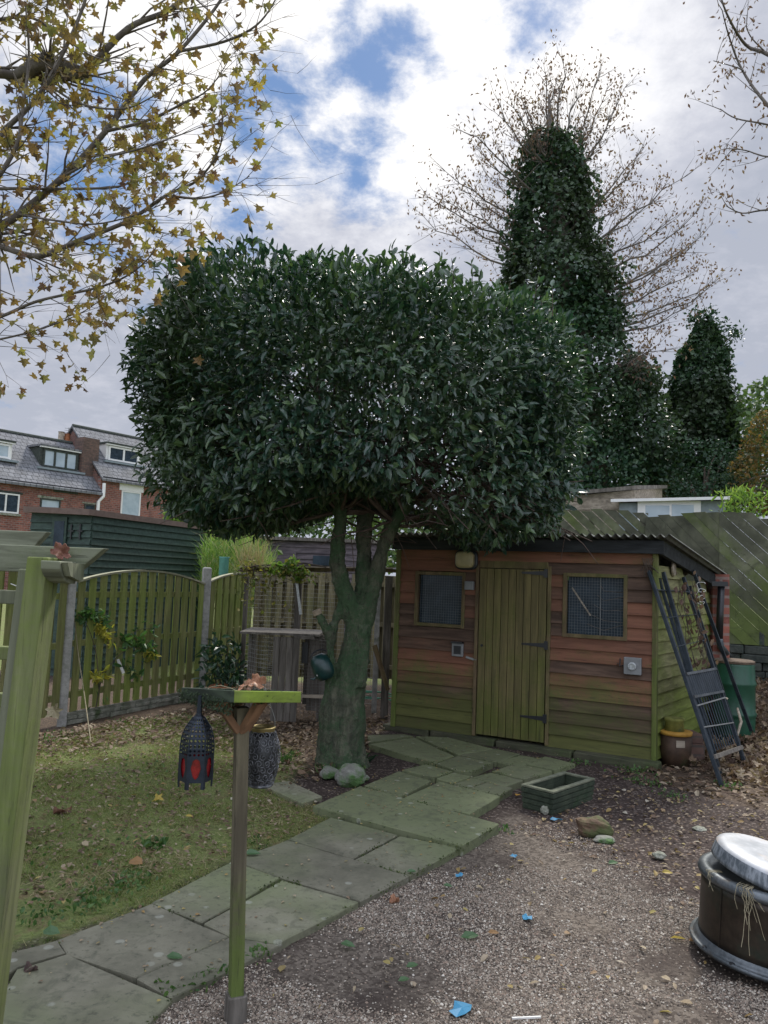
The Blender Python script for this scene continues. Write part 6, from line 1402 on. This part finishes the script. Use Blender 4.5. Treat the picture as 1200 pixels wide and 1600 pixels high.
mb = MB(); mb.beam(Zp(1152, 1160, 7.3) + Vector((.02, 0, 0)), Zp(1078, 915, 7.45), .02, .02, gn); mb.build('bar', M['blackmetal'], g3)
mb = MB(); c = Zp(1092, 925, 7.5)
mb.tube([c + Vector((.038 * math.cos(t) + .012 * math.sin(2.3 * t), -.04, .08 - t * .010 + .03 * math.sin(t))) for t in np.linspace(0, 22, 110)], .003, 4); mb.build('wire_coil', M['whitep'], g3, smooth=True)
mb = MB(); mb.tube([Zp(1152, 1106, 7.4), Zp(1158, 1128, 7.35), Zp(1152, 1150, 7.3), Zp(1155, 1160, 7.3)], [.010, .014, .010, .006], 6); mb.tube([Zp(1137, 1092, 7.3), Zp(1125, 1088, 7.3)], .009, 5)
set_props(mb.build('bark_strip', M['palewood'], loc=Zp(1155, 1160, 7.3)), 'pale strips of split wood caught in the leaning gate', 'wood strip')
# withered vine in the gate
wv = thing('withered_vine', 'withered brown vine hanging between the leaning gate bars and the shed side', 'vine', (Zp(1095, 1050, 7.4).x, 7.4, 0))
mb = MB(); P = []
for k in range(9):
    x0 = random.uniform(1058, 1086); pts = [Zp(x0 + (j * 5) + random.gauss(0, 4), 915 + j * 30 + random.uniform(-8, 8), 7.12) for j in range(random.randint(3, 6))]; mb.tube(pts, .003, 4, False)
    for p in pts: P += [tuple(p + Vector((random.gauss(0, .05), random.gauss(0, .03), random.gauss(0, .06)))) for j in range(2)]
mb.build('stems', M['barkd'], wv); P = np.array(P); foliage('leaves', M['drybrown'], wv, P, rdir(len(P), -1), .06, .55, T_LEAF, droop=-.9)
# vine end on the shed corner
mb = MB(); a = SP.uz(1005, 872)
for k in range(6): mb.tube([SP.p(a[0] + .02 * k, a[1], .05), SP.p(a[0] + .01 * k + .02, a[1] - .06, .07), SP.p(a[0] + .03 * k - .01, a[1] - random.uniform(.1, .22), .05)], .004, 4)
set_props(mb.build('dead_twigs', M['barkd'], loc=SP.p(a[0], a[1] - .2, .05)), 'small bunch of dead twigs at the top of the shed corner', 'twigs')
# ------------------------------------------------------------------ barrel and downpipe
by = rc.y - .26; bx = at(1147, 1070, by); btop = at(1152, 1034, by).z; r = .20
wb = thing('water_barrel', 'dark green plastic water barrel under the black downpipe', 'barrel', (bx.x, by, .15)); Mb = Matrix.Translation((bx.x, by, 0)); z0 = gz(bx.x, by) - .03; H = btop - z0
mb = MB(); mb.lathe([(r * .88, z0), (r * .96, z0 + H * .12), (r, z0 + H * .3), (r * 1.0, z0 + H * .32), (r * 1.05, z0 + H * .34), (r * 1.05, z0 + H * .37), (r, z0 + H * .39), (r, z0 + H * .7), (r * 1.05, z0 + H * .72), (r * 1.05, z0 + H * .75), (r, z0 + H * .77), (r * .97, z0 + H * .96), (r * .95, btop)], Mb, 32); mb.build('body', M['barrel'], wb, smooth=True)
mb = MB(); mb.lathe([(r * .99, btop - .01), (r * 1.0, btop + .012), (r * .9, btop + .022)], Mb, 32); mb.build('lid', M['lidb'], wb)
PYY = rc.y - .06; dp = thing('downpipe', 'black plastic downpipe running down to the green barrel', 'pipe', (at(1126, 950, PYY).x, PYY, btop))
mb = MB(); mb.tube([at(1127, 915, PYY), at(1125, 960, PYY), at(1124, 998, PYY)], .036, 12); mb.build('pipe', M['pipe'], dp, smooth=True)
mb = MB(); mb.tube([at(1124, 998, PYY), at(1126, 1010, PYY), at(1134, 1020, PYY + .1), at(1139, 1026, PYY + .2)], .036, 12); mb.build('bend', M['drumrim'], dp, smooth=True)
mb = MB(); a = at(1124, 913, PYY); mb.box((a.x - .10, PYY - .05, a.z - .02), (a.x + .07, PYY + .05, a.z + .03)); mb.build('gutter_end', M['pipe'], dp)
# ------------------------------------------------------------------ pots by the shed corner
c = G(1062, 1200); cp = Vector((c.x, c.y + .10, 0))
def zc2(py, Y=cp.y): return at(1062, py, Y).z
pt1 = thing('brown_pot', 'large dark brown pot with an ochre rim standing at the shed corner', 'plant pot', cp); r1 = .135
mb = MB(); zt1 = zc2(1147); mb.lathe([(r1 * .85, 0), (r1, zt1 * .5), (r1 * .96, zt1)], Matrix.Translation(cp), 28); mb.build('body', rough_mat('brown_glaze', (.045, .028, .018), (.085, .05, .03), (.05, .06, .025), 10, .6), pt1, smooth=True)
mb = MB(); mb.lathe([(r1 * .94, zt1 - .004), (r1 * 1.04, zt1), (r1 * 1.06, zt1 + .03), (r1 * .92, zt1 + .032)], Matrix.Translation(cp), 28); mb.build('rim', M['orangerim'], pt1, smooth=True)
mb = MB(); a = at(1063, 1163, cp.y - r1 - .004); mb.box((a.x - .035, a.y - .002, a.z - .03), (a.x + .04, a.y + .002, a.z + .03)); mb.build('label', M['palewood'], pt1)
pt2 = thing('mossy_pot', 'small yellow-green mossy pot standing on top of the brown pot', 'plant pot', (cp.x - .01, cp.y, zt1 + .03)); zq = zc2(1122)
mb = MB(); mb.lathe([(.085, zt1 + .033), (.075, zq - .03), (.088, zq - .02), (.088, zq), (.07, zq)], Matrix.Translation((cp.x - .01, cp.y, 0)), 24); mb.build('body', M['mosspot'], pt2, smooth=True)
cb = G(1082, 1195); mb = MB(); mb.box((cb.x - .11, cb.y + .02, -.02), (cb.x + .12, cb.y + .3, .18)); mb.box((cb.x - .10, cb.y + .03, .182), (cb.x + .11, cb.y + .28, .26)); set_props(mb.build('brick_stack', M['brickdark'], loc=(cb.x, cb.y + .1, 0), bevel=.006), 'low stack of dark old bricks behind the pots under the gate', 'bricks')
# ------------------------------------------------------------------ trough, rocks
T1 = [G(815, 1225, .16), G(866, 1238, .16), G(927, 1215, .16), G(881, 1205, .16)]
a, b_, c_, d_ = [Vector((v.x, v.y, 0)) for v in (T1[0], T1[1], T1[2], T1[3])]
ux_ = ((b_ - a) + (c_ - d_)) / 2; vx_ = ((d_ - a) + (c_ - b_)) / 2; ctr = (a + b_ + c_ + d_) / 4
vx_ = vx_ - ux_.normalized() * vx_.dot(ux_.normalized()) * .9
trg = thing('stone_trough', 'rectangular mossy grey trough planter with ribbed sides on the gravel edge', 'planter', ctr, math.atan2(vx_.y, vx_.x)); Tu = vx_.normalized(); Tv = Vector((-Tu.y, Tu.x, 0)); hl = vx_.length / 2; hw = max(.13, ux_.length / 2)
Mt = Matrix(((Tu.x, Tv.x, 0, ctr.x), (Tu.y, Tv.y, 0, ctr.y), (0, 0, 1, 0), (0, 0, 0, 1)))
mb = MB(); zt = .16
for i in range(4):
    z0_ = .0 + i * .036; g_ = .010 * (3 - i) / 3; 
    for (x0, x1, y0, y1) in ((-hl + g_, hl - g_, -hw + g_, -hw + .03), (-hl + g_, hl - g_, hw - .03, hw - g_), (-hl + g_, -hl + .03, -hw + .03, hw - .03), (hl - .03, hl - g_, -hw + .03, hw - .03)): mb.box((x0, y0, z0_ + .003), (x1, y1, z0_ + .033), Mt)
mb.box((-hl + .014, -hw + .014, -.01), (hl - .014, hw - .014, .003), Mt)
for (x0, x1, y0, y1) in ((-hl + .013, hl - .013, -hw + .013, -hw + .029), (-hl + .013, hl - .013, hw - .029, hw - .013), (-hl + .013, -hl + .029, -hw + .029, hw - .029), (hl - .029, hl - .013, -hw + .029, hw - .029)): mb.box((x0, y0, .0), (x1, y1, zt - .012), Mt)
mb.build('body', M['trough'], trg, bevel=.004)
mb = MB()
for (x0, x1, y0, y1) in ((-hl, hl, -hw, -hw + .036), (-hl, hl, hw - .036, hw), (-hl, -hl + .036, -hw + .036, hw - .036), (hl - .036, hl, -hw + .036, hw - .036)): mb.box((x0, y0, zt - .014), (x1, y1, zt), Mt)
mb.build('rim', M['troughtop'], trg, bevel=.003)
mb = MB(); mb.box((-hl + .03, -hw + .03, .04), (hl - .03, hw - .03, .07), Mt); mb.build('soil', M['troughtop'], trg)
def rock(name, px, py, w, h, mat, lab, seed, sq=1.0, dpt=.8, lean=0.0):
    g = G(px, py); bm_v = []; bm_f = []; rr = random.Random(seed); nu, nv = 24, 16
    for j in range(nv + 1):
        ph = PI * j / nv
        for i in range(nu):
            th = 2 * PI * i / nu; d = Vector((math.sin(ph) * math.cos(th), math.sin(ph) * math.sin(th), math.cos(ph))); p = sq
            r_ = (abs(d.x) ** p + abs(d.y) ** p + abs(d.z) ** p) ** (-1 / p) if p > 1 else 1
            r_ *= 1 + .25 * fbm(d * 1.2 + Vector((seed, 0, 0)), 1.0, 3); q = d * r_; bm_v.append(Vector((g.x + q.x * w / 2 + lean * q.z, g.y + q.y * w * dpt / 2, q.z * h / 2 + h * .42)))
    for j in range(nv):
        for i in range(nu): bm_f.append((j * nu + i, (j + 1) * nu + i, (j + 1) * nu + (i + 1) % nu, j * nu + (i + 1) % nu))
    o = mkmesh(name, bm_v, bm_f, mat, None, (g.x, g.y, 0), 0, False); return set_props(o, lab, 'rock', 'loose rocks and stones')
rock('rock', 928, 1306, .20, .12, M['rockbrown'], 'angular brown mossy rock on the gravel in front of the trough', 3, 3.2, .6)
rock('rock', 944, 1316, .13, .04, M['rockgreen'], 'small flat lichened stone lying against the brown rock', 5)
rock('rock', 547, 1226, .21, .16, M['rockgreen'], 'rounded grey-green boulder at the foot of the laurel trunk', 8, 2.4)
rock('rock', 514, 1216, .15, .10, M['rockgreen'], 'mossy stone left of the round boulder at the trunk foot', 9)
rock('rock', 567, 1220, .10, .05, M['rockgreen'], 'low flat stone right of the round boulder at the trunk foot', 11)
rock('rock', 851, 1272, .06, .06, M['stone'], 'small grey cobble against the near corner of the trough', 12)
rock('rock', 1093, 1298, .09, .03, M['stone'], 'flat pale stone on the dark soil above the drum', 13)
rock('rock', 1030, 1342, .075, .045, M['stone'], 'knobbly beige stone on the gravel left of the drum lid', 14)
# blue scraps and small litter
def scrap(px, py, w, h, lab, seed, mat=None, name='plastic_scrap', cat='plastic scrap'):
    g = G(px, py, .012); rr = random.Random(seed); n = 9; V = [g + Vector((0, 0, .01))]; 
    for i in range(n): t = 2 * PI * i / n; k = rr.uniform(.6, 1.15); V.append(g + Vector((w / 2 * k * math.cos(t), h / 2 * k * math.sin(t), rr.uniform(-.002, .014))))
    o = mkmesh(name, V, [(0, 1 + i, 1 + (i + 1) % n) for i in range(n)], mat or M['blue'], None, g); md = o.modifiers.new('solid', 'SOLIDIFY'); md.thickness = .001
    return set_props(o, lab, cat, 'blue plastic scraps' if mat is None else None)
scrap(722, 1578, .10, .10, 'largest blue plastic scrap on the near gravel at the bottom', 1); scrap(823, 1435, .045, .07, 'bright blue scrap in the middle of the gravel', 2); scrap(803, 1338, .05, .04, 'faint blue scrap near the corner of the raised flagstone', 3)
scrap(870, 1281, .09, .05, 'blue scrap at the foot of the stone trough', 4); scrap(718, 1369, .04, .04, 'tiny dull blue scrap beside the path edge', 5)
scrap(808, 1243, .045, .04, 'round orange leaf against the left corner of the trough', 6, M['orangerim'], 'orange_leaf', 'leaf')
mb = MB(); mb.beam(G(800, 1591, .012), G(845, 1589, .016), .006, .006); set_props(mb.build('white_stick', M['whitep'], loc=G(822, 1590, .01)), 'thin white plastic stick on the gravel at the bottom of the photo', 'stick')
curled('dried_leaf', 617, 1411, G(617, 1411).y, .06, 'curled orange-brown leaf on the gravel beside the path', .5, tilt=.1, seed=11, flat=.7)
curled('dried_leaf', 50, 1520, G(50, 1525).y, .07, 'crumpled dark brown leaf on the flagstone at the lower left', .9, tilt=.2, seed=12, flat=.6, mat=rough_mat('dark_brown_leaf', (.06, .04, .035), (.12, .08, .065), None, 40))
curled('dried_leaf', 97, 1271, G(97, 1271).y, .12, 'dark reddish curled leaf on the lawn right of the pergola post', .9, tilt=.1, seed=13, flat=.4, mat=rough_mat('reddish_leaf', (.10, .045, .03), (.18, .09, .055), None, 40))
yl = leafmat('single_yellow_leaf', [(.40, .29, .05), (.45, .35, .09)], .6, .3); gl = leafmat('single_green_leaf', [(.05, .11, .05), (.08, .15, .06)], .4, .3); og = leafmat('single_orange_leaf', [(.26, .14, .06), (.32, .19, .08)], .6, .3)
def oneleaf(px, py, L, mat, lab, T=T_LEAF, wd=.45, h=.015, seed=0):
    g = G(px, py, h); rr = np.random.RandomState(seed + int(px)); V, Fc = scatter([tuple(g + Vector((-L / 2, 0, 0)))], [(1, rr.uniform(-.6, .6), .12)], [(rr.uniform(-.2, .2), -.45, 1)], L, L * wd, T)
    return set_props(mkmesh('fallen_leaf', V, Fc, mat, None, g), lab, 'leaf', 'single fallen leaves')
oneleaf(250, 1249, .075, yl, 'bright yellow lobed leaf lying on the middle of the lawn', T_MAPLE, .9, .03); oneleaf(296, 1275, .05, yl, 'small pale yellow leaf on the lawn under the dark lantern', h=.03)
oneleaf(216, 1345, .09, og, 'oval tan leaf on the lawn near the path', wd=.7, h=.03); oneleaf(274, 1494, .07, gl, 'dark green leaf lying on the flagstone left of the post', h=.035); oneleaf(82, 1455, .08, gl, 'green leaf at the grass edge just right of the pergola post', h=.035, wd=.6)
oneleaf(545, 1474, .07, gl, 'bright green leaf on the gravel right of the path'); oneleaf(645, 1511, .055, gl, 'green leaf in the middle of the lower gravel'); oneleaf(632, 1533, .05, gl, 'small green leaf just below another on the lower gravel')
oneleaf(735, 1465, .085, gl, 'green leaf lying beside tan ones on the mid gravel'); oneleaf(960, 1350, .07, gl, 'light green leaf on the dark soil below the brown rock'); oneleaf(643, 1362, .05, gl, 'green leaf on the edge of the path flagstone', h=.045); oneleaf(700, 1383, .05, gl, 'green leaf on the gravel by the path, right of the flagstone edge')
oneleaf(394, 1334, .09, gl, 'pale green leaf on the path edge right of the bird table post', h=.045); oneleaf(1083, 1469, .045, og, 'orange leaf beside the base of the drum'); oneleaf(1059, 1466, .07, yl, 'narrow yellow-green leaf left of the drum base', wd=.2); oneleaf(1042, 1363, .06, yl, 'yellow leaf on the soil left of the drum'); oneleaf(771, 1457, .05, og, 'tan leaf on the gravel right of the green one')
# ------------------------------------------------------------------ drum with a zinc lid
dc = at(1209, 1400, 3.42); DX, DYY = dc.x, 3.42
drum = thing('metal_drum', 'dark rusty metal drum on a wide rim at the right edge of the gravel', 'drum', (DX, DYY, 0)); Md = Matrix.Translation((DX, DYY, 0)) @ Matrix.Rotation(R(2.5), 4, 'Y') @ Matrix.Diagonal((.95, .95, 1, 1))
rb = .325
mb = MB(); mb.lathe([(.29, .02), (.340, .030), (.354, .036), (.358, .046), (.352, .054), (.342, .050), (.335, .062), (.330, .075)], Md, 56); mb.build('base_rim', M['drumrim'], drum, smooth=True)
mb = MB(); mb.lathe([(.322, .06), (.318, .10), (.316, .28), (.318, .315)], Md, 56); mb.build('body', M['drum'], drum, smooth=True)
mb = MB(); mb.lathe([(.319, .310), (.330, .318), (.334, .330), (.326, .345), (.305, .352), (.285, .350), (.275, .338)], Md, 56); mb.build('top_rim', M['drumrim'], drum, smooth=True)
for th in (200, 262):
    mb = MB(); mb.tube([Md @ Vector((.319 * math.cos(R(th)), .319 * math.sin(R(th)), z)) for z in (.075, .2, .308)], .003, 6); mb.build('seam', M['drum'], drum)
mb = MB()
for th in (190, 215, 245, 275): mb.lathe([(.012, 0), (.011, .006), (.004, .008)], Md @ Matrix.Translation((.344 * math.cos(R(th)), .344 * math.sin(R(th)), .049)), 10)
mb.build('rivets', M['plasticblack'], drum)
lid = thing('bin_lid', 'round weathered zinc bin lid tilted on top of the dark drum', 'lid', Md @ Vector((0, 0, .36)), 0)
Ml = Matrix.Translation((DX + .02, DYY - .01, .39)) @ Matrix.Rotation(R(13), 4, 'Y') @ Matrix.Rotation(R(4), 4, 'X') @ Matrix.Diagonal((.90, .90, 1, 1))
mb = MB(); mb.lathe([(.001, .046), (.10, .044), (.2, .038), (.26, .030), (.282, .020), (.288, .012)], Ml, 56, False); mb.build('top', M['zinc'], lid, smooth=True)
mb = MB(); mb.lathe([(.289, .0125), (.296, -.03), (.296, -.045), (.290, -.045), (.283, .008)], Ml, 56, False); mb.build('skirt', M['zincrim'], lid, smooth=True)
mb = MB(); mb.tube([Ml @ Vector((-.052, 0, .045)), Ml @ Vector((-.050, 0, .075)), Ml @ Vector((-.035, 0, .088)), Ml @ Vector((.035, 0, .088)), Ml @ Vector((.050, 0, .075)), Ml @ Vector((.052, 0, .045))], .007, 8); mb.build('handle', M['silver'], lid, smooth=True)
mb = MB(); rr = random.Random(2)
for th0, n_, Ln in ((215, 6, .17), (222, 6, .24), (265, 3, .2), (190, 4, .08)):
    for k in range(n_):
        th = R(th0 + rr.gauss(0, 3)); p = Md @ Vector((.335 * math.cos(th), .335 * math.sin(th), .352)); pts = [Md @ Vector((.27 * math.cos(th), .27 * math.sin(th), .355)), p + Vector((rr.gauss(0, .006), -.006, .005))]
        l_ = Ln * rr.uniform(.4, 1.0); dx = rr.gauss(.02, .03)
        for j in range(1, 6): pts.append(p + Vector((dx * j / 5 + rr.gauss(0, .004), -.012 - .004 * j + rr.gauss(0, .003), -l_ * j / 5)))
        mb.tube(pts, .0013, 4, False)
set_props(mb.build('dead_grass', M['straw'] if False else M['twig'], loc=Md @ Vector((-.2, -.28, .35))), 'strands of dead grass hanging out from under the zinc lid', 'dead grass')['kind'] = 'stuff'
# ------------------------------------------------------------------ loose stuff on the ground
def inpoly(P, poly): return sdist(P, poly)
def sample(poly, N, margin=0.0, dens=None):
    a = np.array(poly); lo = a.min(0); hi = a.max(0); out = []
    tot = 0
    while tot < N:
        P = RS.uniform(lo, hi, (N * 2, 2)); P = P[sdist(P, poly) > margin]
        if dens is not None: P = P[RS.rand(len(P)) < dens(P)]
        out.append(P); tot += len(P)
        if len(out) > 60: break
    return np.concatenate(out)[:N]
FLP = [[xy(G(*p)) for p in pts] for pts, h in FL]
def off_path(P, m=0.0):
    k = np.ones(len(P), bool)
    for poly in FLP: k &= sdist(P, poly) < -m
    return k
# gravel
GV = [xy(G(*p)) for p in [(150, 1640), (270, 1560), (433, 1474), (560, 1407), (719, 1324), (790, 1290), (900, 1290), (1080, 1400), (1260, 1460), (1260, 1640)]]
P = sample(GV, 74000, .0, lambda p: np.clip((5.3 - p[:, 1]) / 2.4, .06, 1) * np.clip(.74 + 2.0 * fbmA(np.column_stack([p, np.zeros(len(p))]), 1.4, 4), .06, 1)); P = P[off_path(P, -.004)]
n_ = len(P); oct_v = np.array([(1, 0, 0), (-1, 0, 0), (0, 1, 0), (0, -1, 0), (0, 0, 1), (0, 0, -1)], float); oct_f = np.array([(0, 2, 4), (2, 1, 4), (1, 3, 4), (3, 0, 4), (2, 0, 5), (1, 2, 5), (3, 1, 5), (0, 3, 5)])
sz = RS.uniform(.0022, .0054, n_) * (1 + .5 * (RS.rand(n_) < .08)); ang = RS.uniform(0, 2 * PI, n_); v = oct_v[None] * RS.uniform(.6, 1.35, (n_, 6, 1)) * sz[:, None, None]; v[:, :, 2] *= .75
x_ = v[:, :, 0] * np.cos(ang)[:, None] - v[:, :, 1] * np.sin(ang)[:, None]; y_ = v[:, :, 0] * np.sin(ang)[:, None] + v[:, :, 1] * np.cos(ang)[:, None]; v = np.stack([x_, y_, v[:, :, 2]], -1)
v += np.column_stack([P, gzA(P) + sz * .25])[:, None]; Fc = oct_f[None] + (np.arange(n_) * 6)[:, None, None]
mkmesh('gravel', v.reshape(-1, 3), Fc.reshape(-1, 3), M['gravel'])['kind'] = 'stuff'; print('gravel', n_)
# lawn
LW = [xy(G(*p)) for p in [(-60, 1500), (31, 1479), (90, 1469), (237, 1410), (364, 1345), (450, 1311), (517, 1276), (490, 1262), (420, 1225), (440, 1170), (330, 1120), (200, 1130), (60, 1160), (-150, 1200), (-300, 1400)]]
P = sample(LW, 75000, -.03, lambda p: np.clip(.55 + 1.6 * fbmA(np.column_stack([p, np.zeros(len(p))]), 1.6, 4), .06, 1)); P = P[off_path(P, -.01)]
P3 = np.column_stack([P, gzA(P) - .003]); n_ = len(P3); d = nrm(np.column_stack([RS.normal(size=n_), RS.normal(size=n_), RS.uniform(.15, 1.3, n_)])); Lr = RS.uniform(.018, .05, n_); V, Fc = scatter(P3, d, rdir(n_), Lr, .0028, T_BLADE)
mkmesh('grass', V, Fc, M['lawn'])['kind'] = 'stuff'
# weeds along the path edges and at the foot of things
wv_ = []
for (px, py, n, s) in ((140, 1400, 60, .28), (165, 1395, 90, .14), (215, 1375, 70, .10), (60, 1435, 70, .12), (185, 1385, 50, .2), (135, 1420, 60, .08), (270, 1548, 60, .06), (300, 1535, 60, .08), (395, 1500, 50, .06), (330, 1525, 40, .05), (410, 1492, 20, .03), (560, 1180, 60, .08), (515, 1212, 60, .06), (440, 1190, 60, .10), (75, 1160, 80, .14), (100, 1150, 50, .1), (990, 1205, 120, .16), (1010, 1225, 90, .14), (1140, 1232, 60, .07), (900, 1195, 60, .09), (1050, 1245, 60, .1), (460, 1180, 40, .07), (280, 1120, 80, .16), (190, 1130, 80, .2), (560, 1205, 60, .05), (790, 1300, 25, .06), (410, 1330, 40, .06), (390, 1320, 30, .05), (240, 1200, 60, .3), (150, 1330, 60, .4), (260, 1240, 50, .3)):
    g = G(px, py); wv_.append(np.column_stack([g.x + RS.normal(size=n) * s * .6, g.y + RS.normal(size=n) * s * .6]))
P = np.concatenate(wv_); P = P[off_path(P, -.01)]; n_ = len(P); P3 = np.column_stack([P, gzA(P) + RS.uniform(0, .03, n_)]); d = nrm(rdir(n_, 1.0)); Lr = RS.uniform(.010, .034, n_); V, Fc = scatter(P3, d, rdir(n_, 1.2), Lr, Lr * .55, T_LEAF); mkmesh('weeds', V, Fc, M['weed'])['kind'] = 'stuff'
# moss in the joints and along the edges of the flagstones
Ps = []
for pts, h in FL:
    c = [G(*p, h) for p in pts]
    for i in range(len(c)):
        a, e = c[i], c[(i + 1) % len(c)]; L = (e - a).length; n = int(L * 420); t = RS.rand(n); P = np.array(a)[None] + (np.array(e) - np.array(a))[None] * t[:, None]; f = fbmA(P, 3.1, 3); P = P[RS.rand(n) < np.clip(.12 + 1.3 * f, 0, .8)]
        P = P + RS.normal(size=P.shape) * .006; P[:, 2] = h - RS.uniform(-.001, .022, len(P)); Ps.append(P)
P = np.concatenate(Ps); n = len(P); Lr = RS.uniform(.005, .016, n); V, Fc = scatter(P, rdir(n, .5), rdir(n, .5), Lr, Lr * .7, T_QUAD); mkmesh('joint_moss', V, Fc, leafmat('moss_frond', [(.045, .07, .02), (.08, .11, .03), (.03, .045, .018), (.11, .13, .04)], .9, .2))['kind'] = 'stuff'; print('moss', n)
# leaves and debris
def litter(name, polys, mat, size, seed=0, wd=.55, T=T_LEAF, lift=.01, onpath=False):
    Ps = []
    for poly, N in polys: Ps.append(sample([xy(G(*p)) for p in poly], N))
    P = np.concatenate(Ps)
    if not onpath: P = P[off_path(P, 0)]
    n = len(P); P3 = np.column_stack([P, gzA(P) + lift * RS.uniform(.2, 1.3, n)]); th = RS.uniform(0, 2 * PI, n); d = np.column_stack([np.cos(th), np.sin(th), RS.normal(size=n) * .3]); Lr = RS.uniform(size[0], size[1], n); V, Fc = scatter(P3, d, nrm(rdir(n) * .5 + np.array([0, 0, 1])), Lr, Lr * wd * RS.uniform(.6, 1.2, n), T)
    # curl: lift the middle line irregularly
    o = mkmesh(name, V, Fc, mat); o['kind'] = 'stuff'; return o
polL = [(-60, 1215), (60, 1150), (230, 1120), (330, 1105), (430, 1130), (600, 1125), (600, 1150), (560, 1200), (480, 1225), (430, 1205), (300, 1150), (60, 1190)]
polR = [(930, 1215), (1035, 1195), (1060, 1205), (1100, 1150), (1200, 1130), (1300, 1180), (1300, 1270), (1180, 1260), (1050, 1235)]
polLawn = [(60, 1430), (364, 1345), (517, 1276), (440, 1200), (300, 1140), (60, 1170), (-60, 1300)]
polPen = [(330, 1105), (500, 1130), (610, 1125), (610, 1085), (330, 1085)]
polSoil = [(780, 1300), (930, 1225), (1200, 1260), (1300, 1420), (1080, 1420), (960, 1360)]
litter('leaf_litter', [(polL, 2600), (polR, 1300), (polPen, 500)], M['litter'], (.03, .075), lift=.03)
litter('leaf_fragments', [(polLawn, 3600), (polL, 2200), (polSoil, 900), (polR, 700)], M['litter'], (.010, .04), lift=.02)
litter('pale_leaf_fragments', [(polLawn, 420), (polL, 340), (polSoil, 240), (polR, 120), ([xy_ for xy_ in [(300, 1600), (560, 1420), (780, 1300), (1080, 1430), (1200, 1520), (1200, 1600)]], 90)], M['litterp'], (.015, .05), lift=.02)
litter('straw_litter', [(polLawn, 1500), ([(40, 1420), (364, 1345), (250, 1340), (60, 1380)], 500), ([(364, 1345), (517, 1276), (430, 1240), (360, 1290)], 500)], M['straw'], (.03, .08), wd=.05, T=T_BLADE, lift=.02)
# specks on the flagstones
P = np.concatenate([sample(poly, k) for poly, k in zip(FLP, [14, 5, 30, 14, 16, 22, 22, 18, 20, 130, 45, 30, 16, 10, 8, 12, 16, 20, 6, 16, 10, 12, 12, 8, 10])]); hts = np.concatenate([np.full(k, h) for (pts, h), k in zip(FL, [14, 5, 30, 14, 16, 22, 22, 18, 20, 130, 45, 30, 16, 10, 8, 12, 16, 20, 6, 16, 10, 12, 12, 8, 10])])
n = len(P); P3 = np.column_stack([P, hts + .007]); th = RS.uniform(0, 2 * PI, n); Lr = RS.uniform(.006, .024, n); V, Fc = scatter(P3, np.column_stack([np.cos(th), np.sin(th), RS.normal(size=n) * .15]), nrm(rdir(n) * .3 + [0, 0, 1]), Lr, Lr * .6, T_LEAF); mkmesh('path_specks', V, Fc, M['litterp'])['kind'] = 'stuff'
# big leaves banked on the right
P = sample([xy(G(*p)) for p in [(1060, 1190), (1110, 1130), (1190, 1105), (1300, 1150), (1300, 1250), (1140, 1225)]], 1300); n = len(P); P3 = np.column_stack([P, gzA(P) + RS.uniform(0, .09, n)]); Lr = RS.uniform(.04, .10, n)
V, Fc = scatter(P3, rdir(n), rdir(n, .8), Lr, Lr * .8, T_MAPLE); mkmesh('leaf_bank', V, Fc, M['litter'])['kind'] = 'stuff'
# leaf heap behind the pergola
c = at(-88, 1060, 4.3); P = np.column_stack([c.x + RS.normal(size=900) * .16, 4.3 + RS.normal(size=900) * .16, np.zeros(900)]); hh = 1.0 * np.exp(-(((P[:, 0] - c.x) / .26) ** 2 + ((P[:, 1] - 4.3) / .26) ** 2)); P[:, 2] = np.minimum(at(0, 1035, 4.3).z, hh * 1.1 + RS.uniform(-.02, .03, 900)); Lr = RS.uniform(.05, .11, 900)
t = thing('leaf_heap', 'tall heap of dead brown leaves behind the pergola lattice', 'leaf heap', (c.x, 4.3, 0)); t['kind'] = 'stuff'
V, Fc = scatter(P, rdir(900), rdir(900), Lr, Lr * .8, T_MAPLE); mkmesh('leaves', V, Fc, M['litter'], t)
mb = MB(); mb.lathe([(.42, 0), (.36, .3), (.27, .62), (.16, .86), (.05, .97)], Matrix.Translation((c.x, 4.3, -.02)), 20); mb.build('core', M['darkstone'] if False else rough_mat('leaf_mass', (.04, .026, .018), (.13, .085, .055), None, 18, .9, 1.0, .03), t)
# leaves lying on top of the left fence panel
P = np.array([tuple(FP.p(-1.75 + 1.6 * k / 60 , 0, random.uniform(-.03, .03)) + Vector((0, 0, 0))) for k in range(60)]); 
for k in range(60): s_ = (k / 60 * 1.6 + .2) / 1.89; P[k, 2] = (zA[0] - .01) + .14 * (1 - (2 * s_ - 1) ** 2) + random.uniform(.0, .03)
V, Fc = scatter(P, rdir(60), rdir(60, .5), RS.uniform(.05, .1, 60), .07, T_MAPLE); mkmesh('leaves_on_fence', V, Fc, M['maple'])['kind'] = 'stuff'
# tufts and plants at the trunk foot
for (px, py, n, h, w, mt, lab) in ((563, 1190, 34, .13, .30, 'darkshrub', 'small dark leafy plant at the right foot of the laurel trunk'), (519, 1212, 40, .09, .10, 'weed', 'bright green grassy tuft among the stones at the trunk foot'), (443, 1192, 36, .09, .12, 'weed', 'light green tuft in the bare ground left of the trunk'), (240, 1325, 30, .05, .5, 'weed', 'low green leafy weed on the lawn edge near the path')):
    g = G(px, py); P = np.column_stack([g.x + RS.normal(size=n) * .035, g.y + RS.normal(size=n) * .035, np.full(n, .01)]); d = rdir(n, 1.4); V, Fc = scatter(P, d, rdir(n, .5), h * RS.uniform(.6, 1.2, n), h * w, T_LEAF)
    set_props(mkmesh('small_plant', V, Fc, M[mt], None, (g.x, g.y, 0)), lab, 'plant', 'small plants on the ground')
